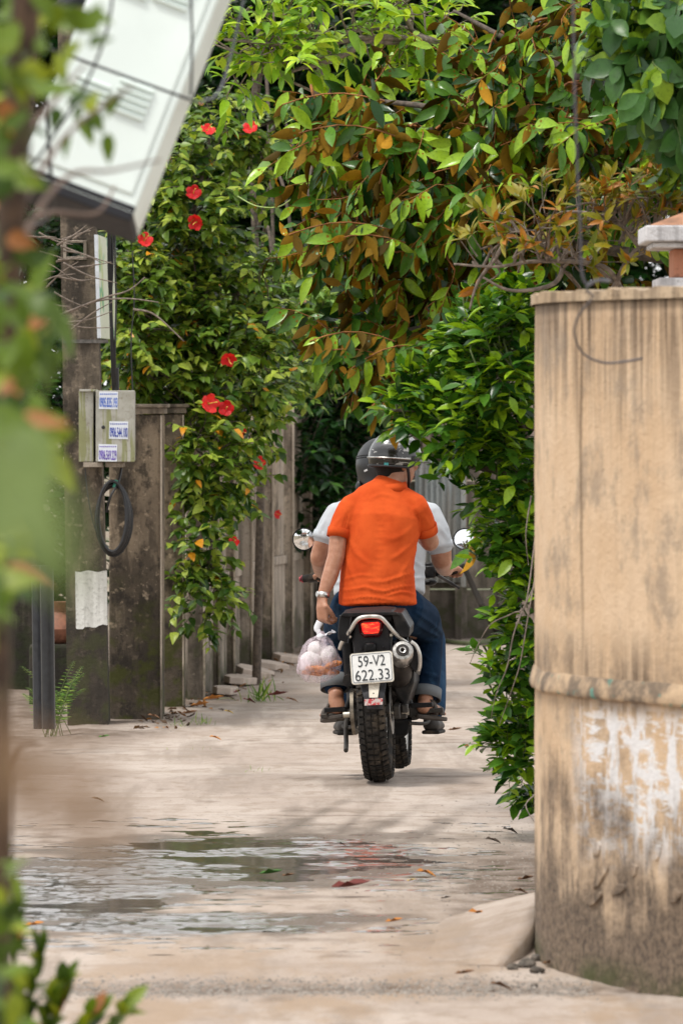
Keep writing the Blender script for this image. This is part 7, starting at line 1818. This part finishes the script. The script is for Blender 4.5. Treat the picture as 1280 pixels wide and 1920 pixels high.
# ================================================================== grass tufts, ferns, fallen leaves
m_gr = m_leaf('grass_blade', (0.06, 0.14, 0.015, 1), (0.13, 0.25, 0.03, 1), (0.24, 0.32, 0.05, 1), 0.5, 0.75)
def tuft(name, px, py, n, h, lab, z=GZ, spread=0.1, group='grass tufts along the lane'):
    p = G(px, py, z); e = empty(name, (p.x, p.y, gz(p.x, p.y)), lab, 'grass', group); lv = Leaves(); rr_ = np.random.default_rng(int(px))
    for _ in range(n):
        o_ = np.array((p.x + rr_.normal() * spread * .5, p.y + rr_.normal() * spread * .6, gz(p.x, p.y) - 0.004)); dr_ = np.array((rr_.normal() * .5, rr_.normal() * .5, 1.0)); lv.add(o_, dr_, rr_.normal(size=3) + np.array((0, -.5, .2)), h * rr_.uniform(.4, 1.1))
    lv.emit(e, [m_gr], [leaf_geo(W=0.08, curl=0.5, n=5), leaf_geo(W=0.07, curl=0.2, n=5)], 0, 'blade', 3)
for a in ((488, 1316, 34, 0.16, 'tall grass tuft standing on the lane in front of the fence'), (378, 1358, 22, 0.07, 'short grass tuft at the foot of the narrow pillar'), (332, 1362, 16, 0.05, 'tiny grass tuft at the foot of the broad pillar'), (484, 1449, 14, 0.03, 'sparse grass sprouting from the crack left of the motorcycle'), (355, 1405, 9, 0.03, 'sparse grass sprig on the lane before the broad pillar'), (565, 1200, 60, 0.2, 'dense grass clump at the far end of the fence')):
    tuft('grass_tuft', *a)
fn = empty('fern', (P(105, 0, 28.6).x, 28.6, GZ), 'feathery green fern at the foot of the utility pole', 'fern'); lv = Leaves(); rr_ = np.random.default_rng(9)
for i in range(16):
    a = rr_.uniform(-1.3, 1.5); base_ = np.array((P(100, 0, 28.6).x + rr_.normal() * .04, 28.6 + rr_.normal() * .05, GZ)); tip_ = np.array(P(100 + 60 * math.sin(a), 1345 - rr_.uniform(40, 110), 28.55)); sps = spline([Vector(base_), Vector((base_ + tip_) / 2 + np.array((0, 0, .06))), Vector(tip_)], 9)
    MB().tube(sps, 0.0022, 4).build('frond_stem', m_grn, fn)
    for j in range(4, len(sps)):
        ax_ = (sps[min(j + 1, len(sps) - 1)] - sps[j - 1]).normalized()
        for s_ in (-1, 1): lv.add(sps[j], ax_ * .5 + Vector((s_, -.2, -.15)), (0, -.6, 1), 0.055 * (1.15 - j / len(sps)))
lv.emit(fn, [m_gr], [leaf_geo(W=0.2, curl=0.2, n=3)], 0, 'leaflet', 3)

m_dry = {c: simple('fallen_' + c, v, 0.7, var=0.4, scale=60, bump=0.3) for c, v in (('brown', (0.16, 0.075, 0.03)), ('orange', (0.50, 0.19, 0.03)), ('red', (0.13, 0.018, 0.012)), ('green', (0.05, 0.17, 0.02)), ('dark', (0.05, 0.032, 0.02)), ('yellow', (0.50, 0.33, 0.05)))}
LG = [leaf_geo(W=0.45, curl=0.22, fold=0.5, n=5, wave=0.3), leaf_geo(W=0.4, curl=-0.25, fold=0.7, n=5, wave=0.4)]
def fallen(px, py, col, sz, lab, rot=None, z=0.0, grp='fallen leaves on the lane'):
    p = G(px, py, z); v, f_, m_ = LG[(px + py) % 2]
    me = bpy.data.meshes.new('fallen_leaf'); me.from_pydata([tuple(a) for a in v], [], [tuple(int(i) for i in a) for a in f_]); me.materials.append(m_dry[col]); me.polygons.foreach_set('use_smooth', np.ones(len(f_), bool))
    o = link('fallen_leaf', me); o.scale = (sz,) * 3; ang = (px * 0.7) % 6.28 if rot is None else rot
    o.rotation_euler = (0.15 * math.sin(px), 0.1, ang); zz = max(gz(p.x, p.y), -0.008) + 0.012 * sz / 0.1 + (0.02 if col != 'green' else 0.003) * sz / .1 * .8
    o.location = (p.x - math.cos(ang) * sz / 2, p.y - math.sin(ang) * sz / 2, zz); tag(o, lab, 'leaf', grp)
FLV = [(507, 1640, 'green', .085, 'single green leaf floating in the puddle', 0), (655, 1682, 'red', .13, 'long dark red leaf at the front edge of the puddle', .05), (852, 1391, 'brown', .075, 'upper brown leaf on the lane right of the rear wheel', .1), (877, 1421, 'orange', .075, 'orange leaf on the lane lower right of the rear wheel', 0.1),
       (957, 1563, 'dark', .08, 'crumpled dark leaf on the lane below the lime bush', .6), (925, 1581, 'dark', .07, 'thin dark leaf left of the crumpled one below the lime bush', .0), (738, 1735, 'orange', .06, 'small orange leaf on the lane in front of the puddle', .3), (800, 1642, 'orange', .08, 'reddish orange leaf right of the puddle', .1), (985, 1658, 'brown', .07, 'rust brown leaf nearest the ochre wall foot', .4),
       (978, 1676, 'brown', .06, 'brown leaf just in front of the rust one by the wall', 0), (900, 1722, 'orange', .085, 'orange leaf lying on the edge of the cement ramp', .2), (65, 1740, 'orange', .06, 'orange leaf at the left end of the front puddle', .1), (405, 1403, 'orange', .07, 'orange brown leaf on the lane below the fence', .1), (375, 1346, 'orange', .11, 'large orange leaf heap by the narrow pillar foot', .3),
       (400, 1335, 'orange', .12, 'curled orange leaf in the litter at the fence foot', .1), (520, 1327, 'red', .12, 'dark red leaf right of the tall grass tuft', .2), (468, 1332, 'red', .09, 'dark red petal left of the tall grass tuft', .5), (445, 1318, 'red', .08, 'dark red petal on the litter before the third post', 1.0), (548, 1330, 'brown', .08, 'brown leaf at the right end of the litter by the grass', .1), (430, 1352, 'yellow', .06, 'yellow leaf on the lane before the fence', .2),
       (355, 1360, 'brown', .09, 'brown leaf between the pillar foot and short grass', .1), (290, 1362, 'brown', .08, 'brown leaf at the foot of the broad pillar', .2), (195, 1400, 'green', .06, 'small green leaf on the lane at the left', .2), (185, 1503, 'brown', .06, 'brown leaf on the damp concrete at the left', .1), (940, 1455, 'yellow', .04, 'tiny yellow leaf beside the lime bush on the lane', .1), (835, 1690, 'dark', .04, 'tiny dark leaf before the cement ramp', .4),
       (770, 1655, 'yellow', .035, 'tiny yellow leaf at the right edge of the puddle', .4), (640, 1582, 'dark', .04, 'tiny dark leaf in the middle of the puddle', .2), (540, 1645, 'brown', .05, 'brown leaf beside the green leaf in the puddle', .2), (870, 1835, 'brown', .06, 'brown leaf on the lane in front of the ramp', .1), (940, 1852, 'brown', .075, 'tan leaf on the lane near the front of the wall', .1), (1030, 1815, 'brown', .05, 'tan leaf against the rubble at the wall foot', .2)]
def litter():
    rg_ = random.Random(12); lv = Leaves()
    for _ in range(170):
        y = rg_.uniform(29.2, 38.5); x = -0.93 + .086 * (y - 31.5) + abs(rg_.gauss(0, .13)) - 0.02; s_ = rg_.uniform(.025, .07)
        lv.add((x, y, gz(x, y) + 0.006), (rg_.uniform(-1, 1), rg_.uniform(-1, 1), rg_.uniform(-.1, .25)), (rg_.gauss(0, .4), rg_.gauss(0, .4), 1), s_)
    e = empty('leaf_litter', (-0.9, 31.5, GZ), 'brown leaf litter gathered along the foot of the concrete fence', 'litter'); e['kind'] = 'stuff'
    lv.emit(e, [m_leaf('litter_leaf', (0.06, 0.035, 0.02, 1), (0.16, 0.085, 0.035, 1), (0.38, 0.16, 0.03, 1), 0.8, 0.75, trans=0.0)], LG, 0, 'leaf', 4)
litter()
for a in FLV: fallen(*a[:5], rot=a[5], z=(GZ if a[1] < 1440 else 0))

# ================================================================== behind the camera: mirror-seen house, trees added to block low sky light
hs_ = empty('house', (-3.5, -16, -.1), 'pale house and porch behind the viewer, seen in the left mirror', 'house')
m_hw = simple('house_wall', (0.62, 0.60, 0.55), 0.8, obj=False); m_hr = simple('house_roof', (0.22, 0.09, 0.06), 0.8, obj=False); m_hd = simple('house_window', (0.03, 0.035, 0.04), 0.2, obj=False)
MB().box((-3.5, -18, 1.5), (7, 4, 3.3)).build('wall', m_hw, hs_); q = MB(); q.prism([(-7.4, -15.4, 3.2), (0.4, -15.4, 3.2), (0.4, -18, 4.8), (-7.4, -18, 4.8)], (0, 0, 0.15)); q.build('roof', m_hr, hs_)
for x in (-6, -3.6, -1.4): MB().box((x, -15.97, 1.4), (1.2, 0.1, 1.6)).build('window', m_hd, hs_)
q = MB(); q.box((-3.5, -14.9, 2.3), (7.2, 1.9, 0.08)); q.build('porch_roof', m_hr, hs_)
sprig_plant(empty('added_tree', (1.6, -12, -.1), 'leafy garden tree behind the viewer, seen in the mirrors', 'tree'), [(0, 0, 1, 0, 0, 0)], 0, None, 1, [M_HIB], V_BG) if False else None
def added_tree(x, y, zc, r, n, lab, seed):  # out-of-view crown added to cut frontal fill from the low sky
    gt = empty('added_tree', (x, y, -.1), lab, 'tree', 'trees added around the viewer to block sky light')
    MB().tube([(x, y, -.15), (x, y, zc)], [.14, .07], 9).build('trunk', m_bark, gt, smooth=True); lv = Leaves(); rr_ = np.random.default_rng(seed)
    for _ in range(n):
        u_ = rr_.normal(size=3); u_ /= np.linalg.norm(u_); lv.add(np.array((x, y, zc)) + u_ * np.array((r, r, r * .8)) * rr_.random() ** .4, rr_.normal(size=3), rr_.normal(size=3) + np.array((0, 0, 1)), rr_.uniform(.22, .38))
    lv.emit(gt, [M_DARK], V_BG, 0, 'leaf', seed)
added_tree(2.6, -11, 3.4, 2.1, 2600, 'round tree added right of the house to block low sky light', 8)
added_tree(5.2, -2, 3.6, 2.4, 2600, 'tree added to the right behind the viewer to block low sky light', 9)
added_tree(-5.0, 1.0, 3.6, 2.4, 2600, 'tree added to the left beside the viewer to block low sky light', 10)
added_tree(-7.5, -9, 3.8, 2.4, 2400, 'tree added left of the house to block low sky light', 12)
